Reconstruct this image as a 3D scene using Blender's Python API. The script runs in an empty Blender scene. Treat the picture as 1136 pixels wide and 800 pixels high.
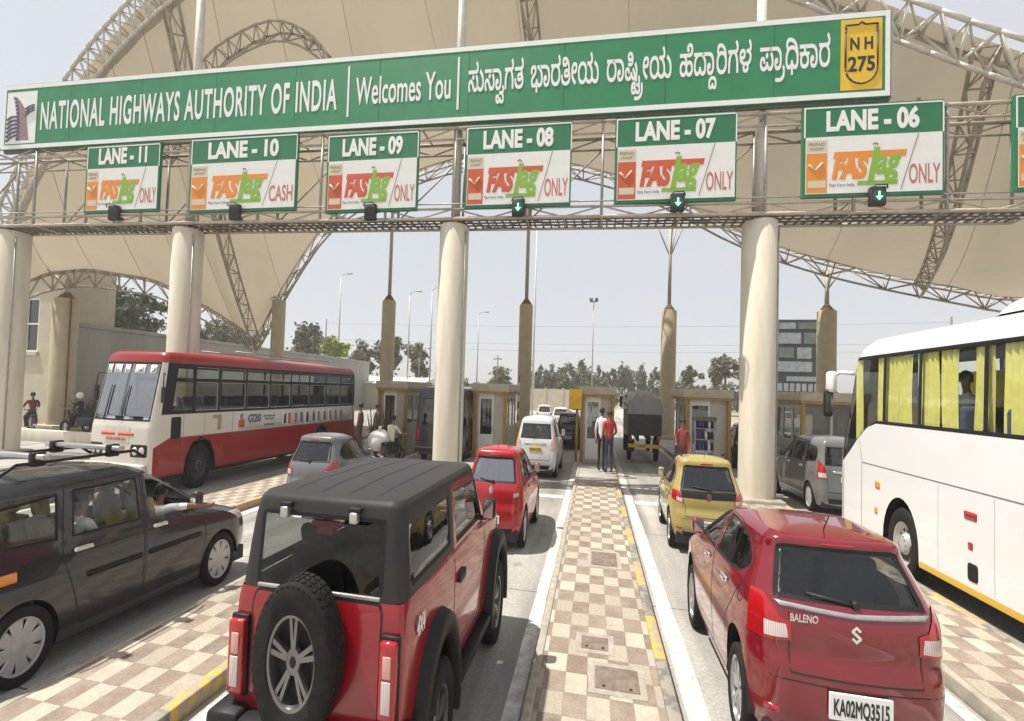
import bpy, bmesh, math, random
from mathutils import Vector, Matrix
from mathutils.bvhtree import BVHTree
random.seed(7)
R = math.radians
S = bpy.context.scene
COL = S.collection

# ------------------------------------------------------------------ camera, sky, sun, exposure
K = 1.7            # the place is tall and narrow in the photograph: heights are 1.7 x usual
cam = bpy.data.cameras.new("camera")
cam.sensor_width = 36.0
cam.lens = 470.0 / 1136.0 * 36.0
cam.shift_y = 0.01758
cam.clip_start = 0.1
cam.clip_end = 6000
cam_o = bpy.data.objects.new("camera", cam)
COL.objects.link(cam_o)
cam_o.matrix_world = (Matrix.Translation((0, 0, 4.25)) @ Matrix.Rotation(R(11.07), 4, 'Z')
                      @ Matrix.Rotation(R(90 + 1.5), 4, 'X') @ Matrix.Rotation(R(1.7), 4, 'Z'))
S.camera = cam_o

SUN_DIR = Vector((-0.40, -0.13, 1.0)).normalized()     # towards the sun
world = bpy.data.worlds.new("World")
S.world = world
world.use_nodes = True
wn = world.node_tree
bg = wn.nodes["Background"]
sky = wn.nodes.new("ShaderNodeTexSky")
sky.sky_type = 'NISHITA'
sky.sun_disc = False
sky.sun_elevation = math.asin(SUN_DIR.z)
sky.sun_rotation = math.atan2(SUN_DIR.x, SUN_DIR.y)
sky.air_density = 1.1
sky.dust_density = 0.5
sky.ozone_density = 1.6
hz = wn.nodes.new("ShaderNodeMix")          # white summer haze over the clear sky
hz.data_type = 'RGBA'
hz.inputs[0].default_value = 0.80
hz.inputs[7].default_value = (5.75, 5.80, 5.90, 1)
wn.links.new(sky.outputs[0], hz.inputs[6])
wn.links.new(hz.outputs[2], bg.inputs[0])
bg.inputs[1].default_value = 0.105
sl = bpy.data.lights.new("sun", 'SUN')
sl.energy = 5.0
sl.angle = R(0.7)
sl.color = (1.0, 0.95, 0.87)
so = bpy.data.objects.new("sun", sl)
COL.objects.link(so)
so.location = (-20, -10, 60)
so.rotation_euler = SUN_DIR.to_track_quat('Z', 'Y').to_euler()
S.view_settings.view_transform = 'Standard'
S.view_settings.look = 'None'
S.view_settings.exposure = 0.46
S.view_settings.gamma = 1.0
S.cycles.max_bounces = 8
S.cycles.transparent_max_bounces = 16
S.cycles.use_denoising = True

# ------------------------------------------------------------------ materials
def nodes_of(m):
    m.use_nodes = True
    nt = m.node_tree
    return nt, nt.nodes["Principled BSDF"]

def mat(name, c, rough=0.6, metal=0.0, var=0.0, scale=6.0, bump=0.0, coat=0.0, spec=0.5, streak=False, dirt=None):
    """procedural surface: base colour, uneven tone and fine relief"""
    m = bpy.data.materials.new(name)
    nt, b = nodes_of(m)
    b.inputs["Base Color"].default_value = (*c, 1)
    b.inputs["Roughness"].default_value = rough
    b.inputs["Metallic"].default_value = metal
    b.inputs["Specular IOR Level"].default_value = spec
    if coat:
        b.inputs["Coat Weight"].default_value = coat
        b.inputs["Coat Roughness"].default_value = 0.04
    if var or bump or dirt:
        tc = nt.nodes.new("ShaderNodeTexCoord")
        mp = nt.nodes.new("ShaderNodeMapping")
        nt.links.new(tc.outputs["Object"], mp.inputs[0])
        if streak:
            mp.inputs["Scale"].default_value = (1, 1, 0.12)
        nz = nt.nodes.new("ShaderNodeTexNoise")
        nz.inputs["Scale"].default_value = scale
        nz.inputs["Detail"].default_value = 6
        nz.inputs["Roughness"].default_value = 0.62
        nt.links.new(mp.outputs[0], nz.inputs["Vector"])
        if var or dirt:
            mx = nt.nodes.new("ShaderNodeMix")
            mx.data_type = 'RGBA'
            d = dirt or tuple(x * (1 - var) for x in c)
            l = tuple(min(1, x * (1 + var * 0.6)) for x in c)
            mx.inputs[6].default_value = (*d, 1)
            mx.inputs[7].default_value = (*l, 1)
            rp = nt.nodes.new("ShaderNodeMapRange")
            rp.inputs[1].default_value = 0.32
            rp.inputs[2].default_value = 0.68
            nt.links.new(nz.outputs["Fac"], rp.inputs[0])
            nt.links.new(rp.outputs[0], mx.inputs[0])
            nt.links.new(mx.outputs[2], b.inputs["Base Color"])
            rr = nt.nodes.new("ShaderNodeMapRange")
            rr.inputs[3].default_value = min(1, rough * 1.25)
            rr.inputs[4].default_value = rough * 0.85
            nt.links.new(nz.outputs["Fac"], rr.inputs[0])
            nt.links.new(rr.outputs[0], b.inputs["Roughness"])
        if bump:
            n2 = nt.nodes.new("ShaderNodeTexNoise")
            n2.inputs["Scale"].default_value = scale * 6
            n2.inputs["Detail"].default_value = 5
            nt.links.new(tc.outputs["Object"], n2.inputs["Vector"])
            bp = nt.nodes.new("ShaderNodeBump")
            bp.inputs["Strength"].default_value = bump
            bp.inputs["Distance"].default_value = 0.02
            nt.links.new(n2.outputs["Fac"], bp.inputs["Height"])
            nt.links.new(bp.outputs[0], b.inputs["Normal"])
    return m

def paint(name, c, rough=0.28, coat=0.8, dust=0.25, dustc=(0.35, 0.28, 0.22)):
    """car paint: a clear coat, a film of road dust on the low panels, dull lining on the inside"""
    m = bpy.data.materials.new(name)
    nt, b = nodes_of(m)
    b.inputs["Roughness"].default_value = rough
    b.inputs["Coat Weight"].default_value = coat
    b.inputs["Coat Roughness"].default_value = 0.025
    tc = nt.nodes.new("ShaderNodeTexCoord")
    nz = nt.nodes.new("ShaderNodeTexNoise")
    nz.inputs["Scale"].default_value = 3.0
    nz.inputs["Detail"].default_value = 7
    nt.links.new(tc.outputs["Object"], nz.inputs["Vector"])
    sp = nt.nodes.new("ShaderNodeSeparateXYZ")
    nt.links.new(tc.outputs["Object"], sp.inputs[0])
    rz = nt.nodes.new("ShaderNodeMapRange")
    rz.inputs[1].default_value = 1.3
    rz.inputs[2].default_value = 0.2
    rz.inputs[3].default_value = 0.12
    rz.inputs[4].default_value = 1.0
    nt.links.new(sp.outputs[2], rz.inputs[0])
    mu = nt.nodes.new("ShaderNodeMath")
    mu.operation = 'MULTIPLY'
    nt.links.new(rz.outputs[0], mu.inputs[0])
    nt.links.new(nz.outputs["Fac"], mu.inputs[1])
    m2 = nt.nodes.new("ShaderNodeMath")
    m2.operation = 'MULTIPLY'
    m2.inputs[1].default_value = dust
    nt.links.new(mu.outputs[0], m2.inputs[0])
    mx = nt.nodes.new("ShaderNodeMix")
    mx.data_type = 'RGBA'
    mx.inputs[6].default_value = (*c, 1)
    mx.inputs[7].default_value = (*dustc, 1)
    nt.links.new(m2.outputs[0], mx.inputs[0])
    ge = nt.nodes.new("ShaderNodeNewGeometry")
    m3 = nt.nodes.new("ShaderNodeMix")
    m3.data_type = 'RGBA'
    m3.inputs[7].default_value = (0.035, 0.033, 0.03, 1)
    nt.links.new(ge.outputs["Backfacing"], m3.inputs[0])
    nt.links.new(mx.outputs[2], m3.inputs[6])
    nt.links.new(m3.outputs[2], b.inputs["Base Color"])
    rr = nt.nodes.new("ShaderNodeMath")
    rr.operation = 'MULTIPLY_ADD'
    rr.inputs[1].default_value = 0.9
    rr.inputs[2].default_value = rough
    nt.links.new(m2.outputs[0], rr.inputs[0])
    nt.links.new(rr.outputs[0], b.inputs["Roughness"])
    return m

def glass(name, tint, gloss=0.06):
    """tinted pane: see-through with a mirror sheen that grows at grazing angles"""
    m = bpy.data.materials.new(name)
    m.use_nodes = True
    nt = m.node_tree
    nt.nodes.remove(nt.nodes["Principled BSDF"])
    out = nt.nodes["Material Output"]
    tr = nt.nodes.new("ShaderNodeBsdfTransparent")
    tr.inputs[0].default_value = (*tint, 1)
    gl = nt.nodes.new("ShaderNodeBsdfGlossy")
    gl.inputs["Roughness"].default_value = 0.03
    gl.inputs[0].default_value = (0.95, 0.97, 1, 1)
    fr = nt.nodes.new("ShaderNodeFresnel")
    ge = nt.nodes.new("ShaderNodeNewGeometry")          # same sheen from both sides of the pane
    io = nt.nodes.new("ShaderNodeMapRange")
    io.inputs[3].default_value = 1.5
    io.inputs[4].default_value = 1 / 1.5
    nt.links.new(ge.outputs["Backfacing"], io.inputs[0])
    nt.links.new(io.outputs[0], fr.inputs[0])
    ad = nt.nodes.new("ShaderNodeMath")
    ad.operation = 'ADD'
    ad.inputs[1].default_value = gloss
    ad.use_clamp = True
    mx = nt.nodes.new("ShaderNodeMixShader")
    nt.links.new(fr.outputs[0], ad.inputs[0])
    nt.links.new(ad.outputs[0], mx.inputs[0])
    nt.links.new(tr.outputs[0], mx.inputs[1])
    nt.links.new(gl.outputs[0], mx.inputs[2])
    nt.links.new(mx.outputs[0], out.inputs[0])
    return m

def tiles(name, ca, cb, sx, sy, joint=(0.2, 0.17, 0.14)):
    """two-colour checkerboard paving with uneven tiles and worn joints"""
    m = bpy.data.materials.new(name)
    nt, b = nodes_of(m)
    N, L = nt.nodes.new, nt.links.new
    b.inputs["Roughness"].default_value = 0.75
    tc = N("ShaderNodeTexCoord")
    mp = N("ShaderNodeMapping")
    mp.inputs["Scale"].default_value = (1 / sx, 1 / sy, 0.0)
    mp.inputs["Location"].default_value = (0.02, 0.1, 0.5)
    L(tc.outputs["Object"], mp.inputs[0])
    ck = N("ShaderNodeTexChecker")
    ck.inputs["Scale"].default_value = 1.0
    ck.inputs[1].default_value = (*ca, 1)
    ck.inputs[2].default_value = (*cb, 1)
    L(mp.outputs[0], ck.inputs[0])
    fl = N("ShaderNodeVectorMath")
    fl.operation = 'FLOOR'
    L(mp.outputs[0], fl.inputs[0])
    wnz = N("ShaderNodeTexWhiteNoise")
    L(fl.outputs[0], wnz.inputs[0])
    hv = N("ShaderNodeHueSaturation")
    mr = N("ShaderNodeMapRange")
    mr.inputs[3].default_value = 0.78
    mr.inputs[4].default_value = 1.18
    L(wnz.outputs["Value"], mr.inputs[0])
    L(mr.outputs[0], hv.inputs["Value"])
    L(ck.outputs[0], hv.inputs["Color"])
    # tiles that have lost their colour
    nz = N("ShaderNodeTexNoise")
    nz.inputs["Scale"].default_value = 2.2
    nz.inputs["Detail"].default_value = 8
    nz.inputs["Roughness"].default_value = 0.7
    L(tc.outputs["Object"], nz.inputs["Vector"])
    r1 = N("ShaderNodeMapRange")
    r1.inputs[1].default_value = 0.40
    r1.inputs[2].default_value = 0.68
    r1.inputs[4].default_value = 0.8
    L(nz.outputs["Fac"], r1.inputs[0])
    mx = N("ShaderNodeMix")
    mx.data_type = 'RGBA'
    mx.inputs[7].default_value = (0.34, 0.285, 0.225, 1)
    L(r1.outputs[0], mx.inputs[0])
    L(hv.outputs[0], mx.inputs[6])
    # joints
    fr = N("ShaderNodeVectorMath")
    fr.operation = 'FRACTION'
    L(mp.outputs[0], fr.inputs[0])
    sp = N("ShaderNodeSeparateXYZ")
    L(fr.outputs[0], sp.inputs[0])
    ms = []
    for i in (0, 1):
        a = N("ShaderNodeMath"); a.operation = 'PINGPONG'; a.inputs[1].default_value = 0.5
        L(sp.outputs[i], a.inputs[0])
        c = N("ShaderNodeMath"); c.operation = 'LESS_THAN'; c.inputs[1].default_value = 0.022
        L(a.outputs[0], c.inputs[0])
        ms.append(c)
    o = N("ShaderNodeMath"); o.operation = 'MAXIMUM'
    L(ms[0].outputs[0], o.inputs[0]); L(ms[1].outputs[0], o.inputs[1])
    o2 = N("ShaderNodeMath"); o2.operation = 'MULTIPLY'; o2.inputs[1].default_value = 0.55
    L(o.outputs[0], o2.inputs[0])
    m3 = N("ShaderNodeMix"); m3.data_type = 'RGBA'
    m3.inputs[7].default_value = (*joint, 1)
    L(o2.outputs[0], m3.inputs[0]); L(mx.outputs[2], m3.inputs[6])
    # fine speckle
    n2 = N("ShaderNodeTexNoise"); n2.inputs["Scale"].default_value = 40; n2.inputs["Detail"].default_value = 4
    L(tc.outputs["Object"], n2.inputs["Vector"])
    m4 = N("ShaderNodeMix"); m4.data_type = 'RGBA'; m4.blend_type = 'OVERLAY'; m4.inputs[0].default_value = 0.45
    L(m3.outputs[2], m4.inputs[6]); L(n2.outputs["Fac"], m4.inputs[7])
    L(m4.outputs[2], b.inputs["Base Color"])
    bp = N("ShaderNodeBump"); bp.inputs["Strength"].default_value = 0.25; bp.inputs["Distance"].default_value = 0.02
    L(n2.outputs["Fac"], bp.inputs["Height"]); L(bp.outputs[0], b.inputs["Normal"])
    return m

def concrete_road(name, c1, c2):
    m = bpy.data.materials.new(name)
    nt, b = nodes_of(m)
    N, L = nt.nodes.new, nt.links.new
    b.inputs["Roughness"].default_value = 0.85
    tc = N("ShaderNodeTexCoord")
    n1 = N("ShaderNodeTexNoise"); n1.inputs["Scale"].default_value = 0.35; n1.inputs["Detail"].default_value = 8; n1.inputs["Roughness"].default_value = 0.65
    n2 = N("ShaderNodeTexNoise"); n2.inputs["Scale"].default_value = 18; n2.inputs["Detail"].default_value = 6
    mp = N("ShaderNodeMapping"); mp.inputs["Scale"].default_value = (1.4, 0.09, 1)
    n3 = N("ShaderNodeTexNoise"); n3.inputs["Scale"].default_value = 1.0; n3.inputs["Detail"].default_value = 4
    L(tc.outputs["Object"], n1.inputs["Vector"]); L(tc.outputs["Object"], n2.inputs["Vector"])
    L(tc.outputs["Object"], mp.inputs[0]); L(mp.outputs[0], n3.inputs["Vector"])
    mx = N("ShaderNodeMix"); mx.data_type = 'RGBA'
    mx.inputs[6].default_value = (*c1, 1); mx.inputs[7].default_value = (*c2, 1)
    r1 = N("ShaderNodeMapRange"); r1.inputs[1].default_value = 0.35; r1.inputs[2].default_value = 0.65
    L(n1.outputs["Fac"], r1.inputs[0]); L(r1.outputs[0], mx.inputs[0])
    m4 = N("ShaderNodeMix"); m4.data_type = 'RGBA'; m4.blend_type = 'OVERLAY'; m4.inputs[0].default_value = 0.5
    L(mx.outputs[2], m4.inputs[6]); L(n2.outputs["Fac"], m4.inputs[7])
    # oil and tyre wear along the lanes
    r3 = N("ShaderNodeMapRange"); r3.inputs[1].default_value = 0.42; r3.inputs[2].default_value = 0.68; r3.inputs[4].default_value = 0.85
    L(n3.outputs["Fac"], r3.inputs[0])
    m5 = N("ShaderNodeMix"); m5.data_type = 'RGBA'
    m5.inputs[7].default_value = (c1[0] * 0.55, c1[1] * 0.55, c1[2] * 0.55, 1)
    L(r3.outputs[0], m5.inputs[0]); L(m4.outputs[2], m5.inputs[6])
    vo = N("ShaderNodeTexVoronoi"); vo.inputs["Scale"].default_value = 0.9; L(tc.outputs["Object"], vo.inputs["Vector"])
    rv = N("ShaderNodeMapRange"); rv.inputs[1].default_value = 0.05; rv.inputs[2].default_value = 0.16; rv.inputs[3].default_value = 0.5; rv.inputs[4].default_value = 0.0
    L(vo.outputs["Distance"], rv.inputs[0])
    mo = N("ShaderNodeMix"); mo.data_type = 'RGBA'; mo.inputs[7].default_value = (0.12, 0.11, 0.10, 1)
    L(rv.outputs[0], mo.inputs[0]); L(m5.outputs[2], mo.inputs[6]); m5 = mo
    # expansion joints every 4.5 m
    sp = N("ShaderNodeSeparateXYZ"); L(tc.outputs["Object"], sp.inputs[0])
    md = N("ShaderNodeMath"); md.operation = 'PINGPONG'; md.inputs[1].default_value = 2.25
    L(sp.outputs[1], md.inputs[0])
    lt = N("ShaderNodeMath"); lt.operation = 'LESS_THAN'; lt.inputs[1].default_value = 0.014
    L(md.outputs[0], lt.inputs[0])
    m6 = N("ShaderNodeMix"); m6.data_type = 'RGBA'; m6.inputs[7].default_value = (0.09, 0.085, 0.08, 1)
    L(lt.outputs[0], m6.inputs[0]); L(m5.outputs[2], m6.inputs[6])
    L(m6.outputs[2], b.inputs["Base Color"])
    bp = N("ShaderNodeBump"); bp.inputs["Strength"].default_value = 0.3; bp.inputs["Distance"].default_value = 0.02
    L(n2.outputs["Fac"], bp.inputs["Height"]); L(bp.outputs[0], b.inputs["Normal"])
    return m

def bands(name, ca, cb, length):
    m = bpy.data.materials.new(name)
    nt, b = nodes_of(m)
    N, L = nt.nodes.new, nt.links.new
    b.inputs["Roughness"].default_value = 0.7
    tc = N("ShaderNodeTexCoord"); sp = N("ShaderNodeSeparateXYZ"); L(tc.outputs["Object"], sp.inputs[0])
    d = N("ShaderNodeMath"); d.operation = 'PINGPONG'; d.inputs[1].default_value = length
    L(sp.outputs[1], d.inputs[0])
    g = N("ShaderNodeMath"); g.operation = 'GREATER_THAN'; g.inputs[1].default_value = length / 2
    L(d.outputs[0], g.inputs[0])
    nz = N("ShaderNodeTexNoise"); nz.inputs["Scale"].default_value = 7; nz.inputs["Detail"].default_value = 7
    L(tc.outputs["Object"], nz.inputs["Vector"])
    mx = N("ShaderNodeMix"); mx.data_type = 'RGBA'
    mx.inputs[6].default_value = (*ca, 1); mx.inputs[7].default_value = (*cb, 1)
    L(g.outputs[0], mx.inputs[0])
    r = N("ShaderNodeMapRange"); r.inputs[1].default_value = 0.40; r.inputs[2].default_value = 0.56; r.inputs[4].default_value = 0.88
    L(nz.outputs["Fac"], r.inputs[0])
    m2 = N("ShaderNodeMix"); m2.data_type = 'RGBA'; m2.inputs[7].default_value = (0.3, 0.27, 0.22, 1)
    L(r.outputs[0], m2.inputs[0]); L(mx.outputs[2], m2.inputs[6]); L(m2.outputs[2], b.inputs["Base Color"])
    return m

M = {}
M['road'] = concrete_road('concrete_lane', (0.30, 0.285, 0.26), (0.42, 0.40, 0.36))
M['ground'] = mat('dry_ground', (0.36, 0.31, 0.24), 0.95, var=0.3, scale=0.3)
M['tile'] = tiles('checker_paving', (0.43, 0.375, 0.295), (0.215, 0.163, 0.125), 0.30, 0.42)
M['yb'] = bands('yellow_black_kerb', (0.55, 0.36, 0.06), (0.16, 0.15, 0.14), 1.25)
M['kerb'] = mat('worn_kerb', (0.36, 0.32, 0.26), 0.85, var=0.3, scale=4, bump=0.3)
M['white_line'] = mat('worn_white_paint', (0.68, 0.66, 0.61), 0.8, var=0.16, scale=5, dirt=(0.36, 0.34, 0.31))
M['cream'] = mat('cream_masonry_paint', (0.71, 0.66, 0.54), 0.7, scale=1.6, bump=0.08, streak=True, dirt=(0.54, 0.48, 0.37))
M['cream_dull'] = mat('dull_cream_paint', (0.50, 0.44, 0.31), 0.75, var=0.12, scale=2)
M['steel'] = mat('painted_steel_tube', (0.42, 0.37, 0.29), 0.5, var=0.2, scale=5)
M['steel_white'] = mat('white_steel_tube', (0.62, 0.59, 0.52), 0.5, var=0.15, scale=5)
M['steel_dark'] = mat('dark_steel', (0.12, 0.11, 0.10), 0.5, var=0.3, scale=6)
M['galv'] = mat('galvanised_steel', (0.36, 0.35, 0.33), 0.45, metal=0.4, var=0.2, scale=5)
M['rust'] = mat('rusty_bracket', (0.16, 0.09, 0.06), 0.8, var=0.4, scale=10)
M['green'] = mat('sign_green', (0.020, 0.222, 0.085), 0.45, var=0.12, scale=1.2)
M['green_dark'] = mat('lane_sign_green', (0.016, 0.170, 0.068), 0.45, var=0.1, scale=2)
M['white'] = mat('white_sheeting', (0.80, 0.80, 0.77), 0.5, var=0.05, scale=3)
M['board_white'] = mat('white_board', (0.76, 0.75, 0.72), 0.55, var=0.06, scale=2.5)
M['yellow'] = mat('signal_yellow', (0.75, 0.48, 0.02), 0.5, var=0.08, scale=4)
M['orange'] = mat('print_orange', (0.72, 0.25, 0.03), 0.6)
M['red_print'] = mat('print_red', (0.55, 0.09, 0.03), 0.6)
M['lime'] = mat('print_green', (0.22, 0.42, 0.04), 0.6)
M['black'] = mat('matt_black', (0.018, 0.018, 0.018), 0.6)
M['black_trim'] = mat('black_plastic_trim', (0.013, 0.013, 0.014), 0.5, var=0.15, scale=8, spec=.3)
M['grey_blue'] = mat('print_slate', (0.16, 0.15, 0.24), 0.7, var=0.3, scale=12)
M['mauve'] = mat('print_mauve', (0.28, 0.19, 0.20), 0.7, var=0.25, scale=10)
M['rubber'] = mat('tyre_rubber', (0.012, 0.012, 0.012), 0.85, scale=12, bump=0.25, spec=.25, dirt=(0.026, 0.023, 0.021))
M['alloy'] = mat('alloy_metal', (0.55, 0.55, 0.55), 0.3, metal=0.85, var=0.12, scale=9)
M['hubcap'] = mat('silver_hubcap', (0.50, 0.50, 0.50), 0.4, metal=0.3, var=0.12, scale=9)
M['rim_dark'] = mat('dark_rim', (0.05, 0.05, 0.05), 0.5, metal=0.3)
M['gunmetal'] = mat('gunmetal_alloy', (0.23, 0.225, 0.22), 0.32, metal=0.8)
M['chrome'] = mat('chrome', (0.75, 0.75, 0.75), 0.12, metal=1.0)
M['interior'] = mat('dark_cabin', (0.035, 0.033, 0.03), 0.85)
M['seat'] = mat('seat_fabric', (0.10, 0.085, 0.065), 0.9, var=0.2, scale=12)
M['seat_light'] = mat('beige_seat_fabric', (0.33, 0.27, 0.18), 0.9, var=0.2, scale=12)
M['lamp_red'] = mat('red_lens', (0.42, 0.006, 0.010), 0.15, coat=0.6)
M['lamp_clear'] = mat('clear_lens', (0.70, 0.60, 0.58), 0.15, coat=0.6)
M['lamp_pink'] = mat('pale_lens', (0.62, 0.34, 0.30), 0.2, coat=0.6)
def lens(name, c, d, n=26.0):
    """ribbed lens: fine upright bars behind a glossy cover"""
    m = mat(name, c, .15, coat=.8); nt = m.node_tree; b = nt.nodes["Principled BSDF"]
    tc = nt.nodes.new("ShaderNodeTexCoord"); wv = nt.nodes.new("ShaderNodeTexWave"); wv.inputs["Scale"].default_value = n; wv.inputs["Distortion"].default_value = .6
    nt.links.new(tc.outputs["Object"], wv.inputs[0])
    mx = nt.nodes.new("ShaderNodeMix"); mx.data_type = 'RGBA'; mx.inputs[6].default_value = (*d, 1); mx.inputs[7].default_value = (*c, 1)
    nt.links.new(wv.outputs["Fac"], mx.inputs[0]); nt.links.new(mx.outputs[2], b.inputs["Base Color"])
    bp = nt.nodes.new("ShaderNodeBump"); bp.inputs["Strength"].default_value = .08; nt.links.new(wv.outputs["Fac"], bp.inputs["Height"]); nt.links.new(bp.outputs[0], b.inputs["Normal"])
    return m
M['lamp_red'] = lens('red_lens', (0.42, 0.008, 0.012), (0.30, 0.004, 0.007), 22)
M['lamp_clear'] = lens('clear_lens', (0.72, 0.62, 0.60), (0.46, 0.36, 0.35), 16)
M['lamp_amber'] = mat('amber_lens', (0.8, 0.3, 0.04), 0.2, coat=0.5)
M['plate_white'] = mat('white_plate', (0.78, 0.78, 0.76), 0.45)
M['plate_yellow'] = mat('yellow_plate', (0.75, 0.50, 0.03), 0.45)
M['glass'] = glass('smoked_glass', (0.42, 0.44, 0.43), 0.04)
M['glass_clear'] = glass('clear_glass', (0.78, 0.82, 0.80), 0.02)
M['glass_dark'] = glass('dark_tinted_glass', (0.16, 0.17, 0.17), 0.05)
M['glass_dark2'] = glass('dark_rear_glass', (0.40, 0.41, 0.41), 0.0)
M['glass_light'] = glass('light_tinted_glass', (0.58, 0.60, 0.59), 0.02)
M['skin'] = mat('skin', (0.24, 0.125, 0.075), 0.6, var=0.08, scale=20)
M['hair'] = mat('black_hair', (0.012, 0.010, 0.009), 0.6)
M['shirt_white'] = mat('white_shirt', (0.75, 0.74, 0.72), 0.85, var=0.05, scale=10)
M['shirt_red'] = mat('red_shirt', (0.42, 0.035, 0.03), 0.85, var=0.15, scale=10)
M['shirt_blue'] = mat('pale_blue_shirt', (0.35, 0.50, 0.58), 0.85, var=0.1, scale=10)
M['denim'] = mat('dark_denim', (0.03, 0.045, 0.11), 0.9, var=0.25, scale=14)
M['black_cloth'] = mat('black_trousers', (0.015, 0.015, 0.018), 0.9)

# ------------------------------------------------------------------ mesh building
def tag(o, label=None, cat=None, group=None, kind=None):
    if label: o["label"] = label
    if cat: o["category"] = cat
    if group: o["group"] = group
    if kind: o["kind"] = kind
    return o

def thing(name, label, cat, loc=(0, 0, 0), rz=0.0, group=None):
    o = bpy.data.objects.new(name, None)
    o.empty_display_size = 0.3
    COL.objects.link(o)
    o.location = loc
    o.rotation_euler = (0, 0, rz)
    return tag(o, label, cat, group)

def node(name, parent, loc=(0, 0, 0)):
    o = bpy.data.objects.new(name, None)
    o.empty_display_size = 0.1
    COL.objects.link(o)
    o.parent = parent
    o.location = loc
    return o

def link_mesh(name, me, parent=None, loc=(0, 0, 0)):
    o = bpy.data.objects.new(name, me)
    COL.objects.link(o)
    if parent is not None:
        o.parent = parent
    o.location = loc
    return o

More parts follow.
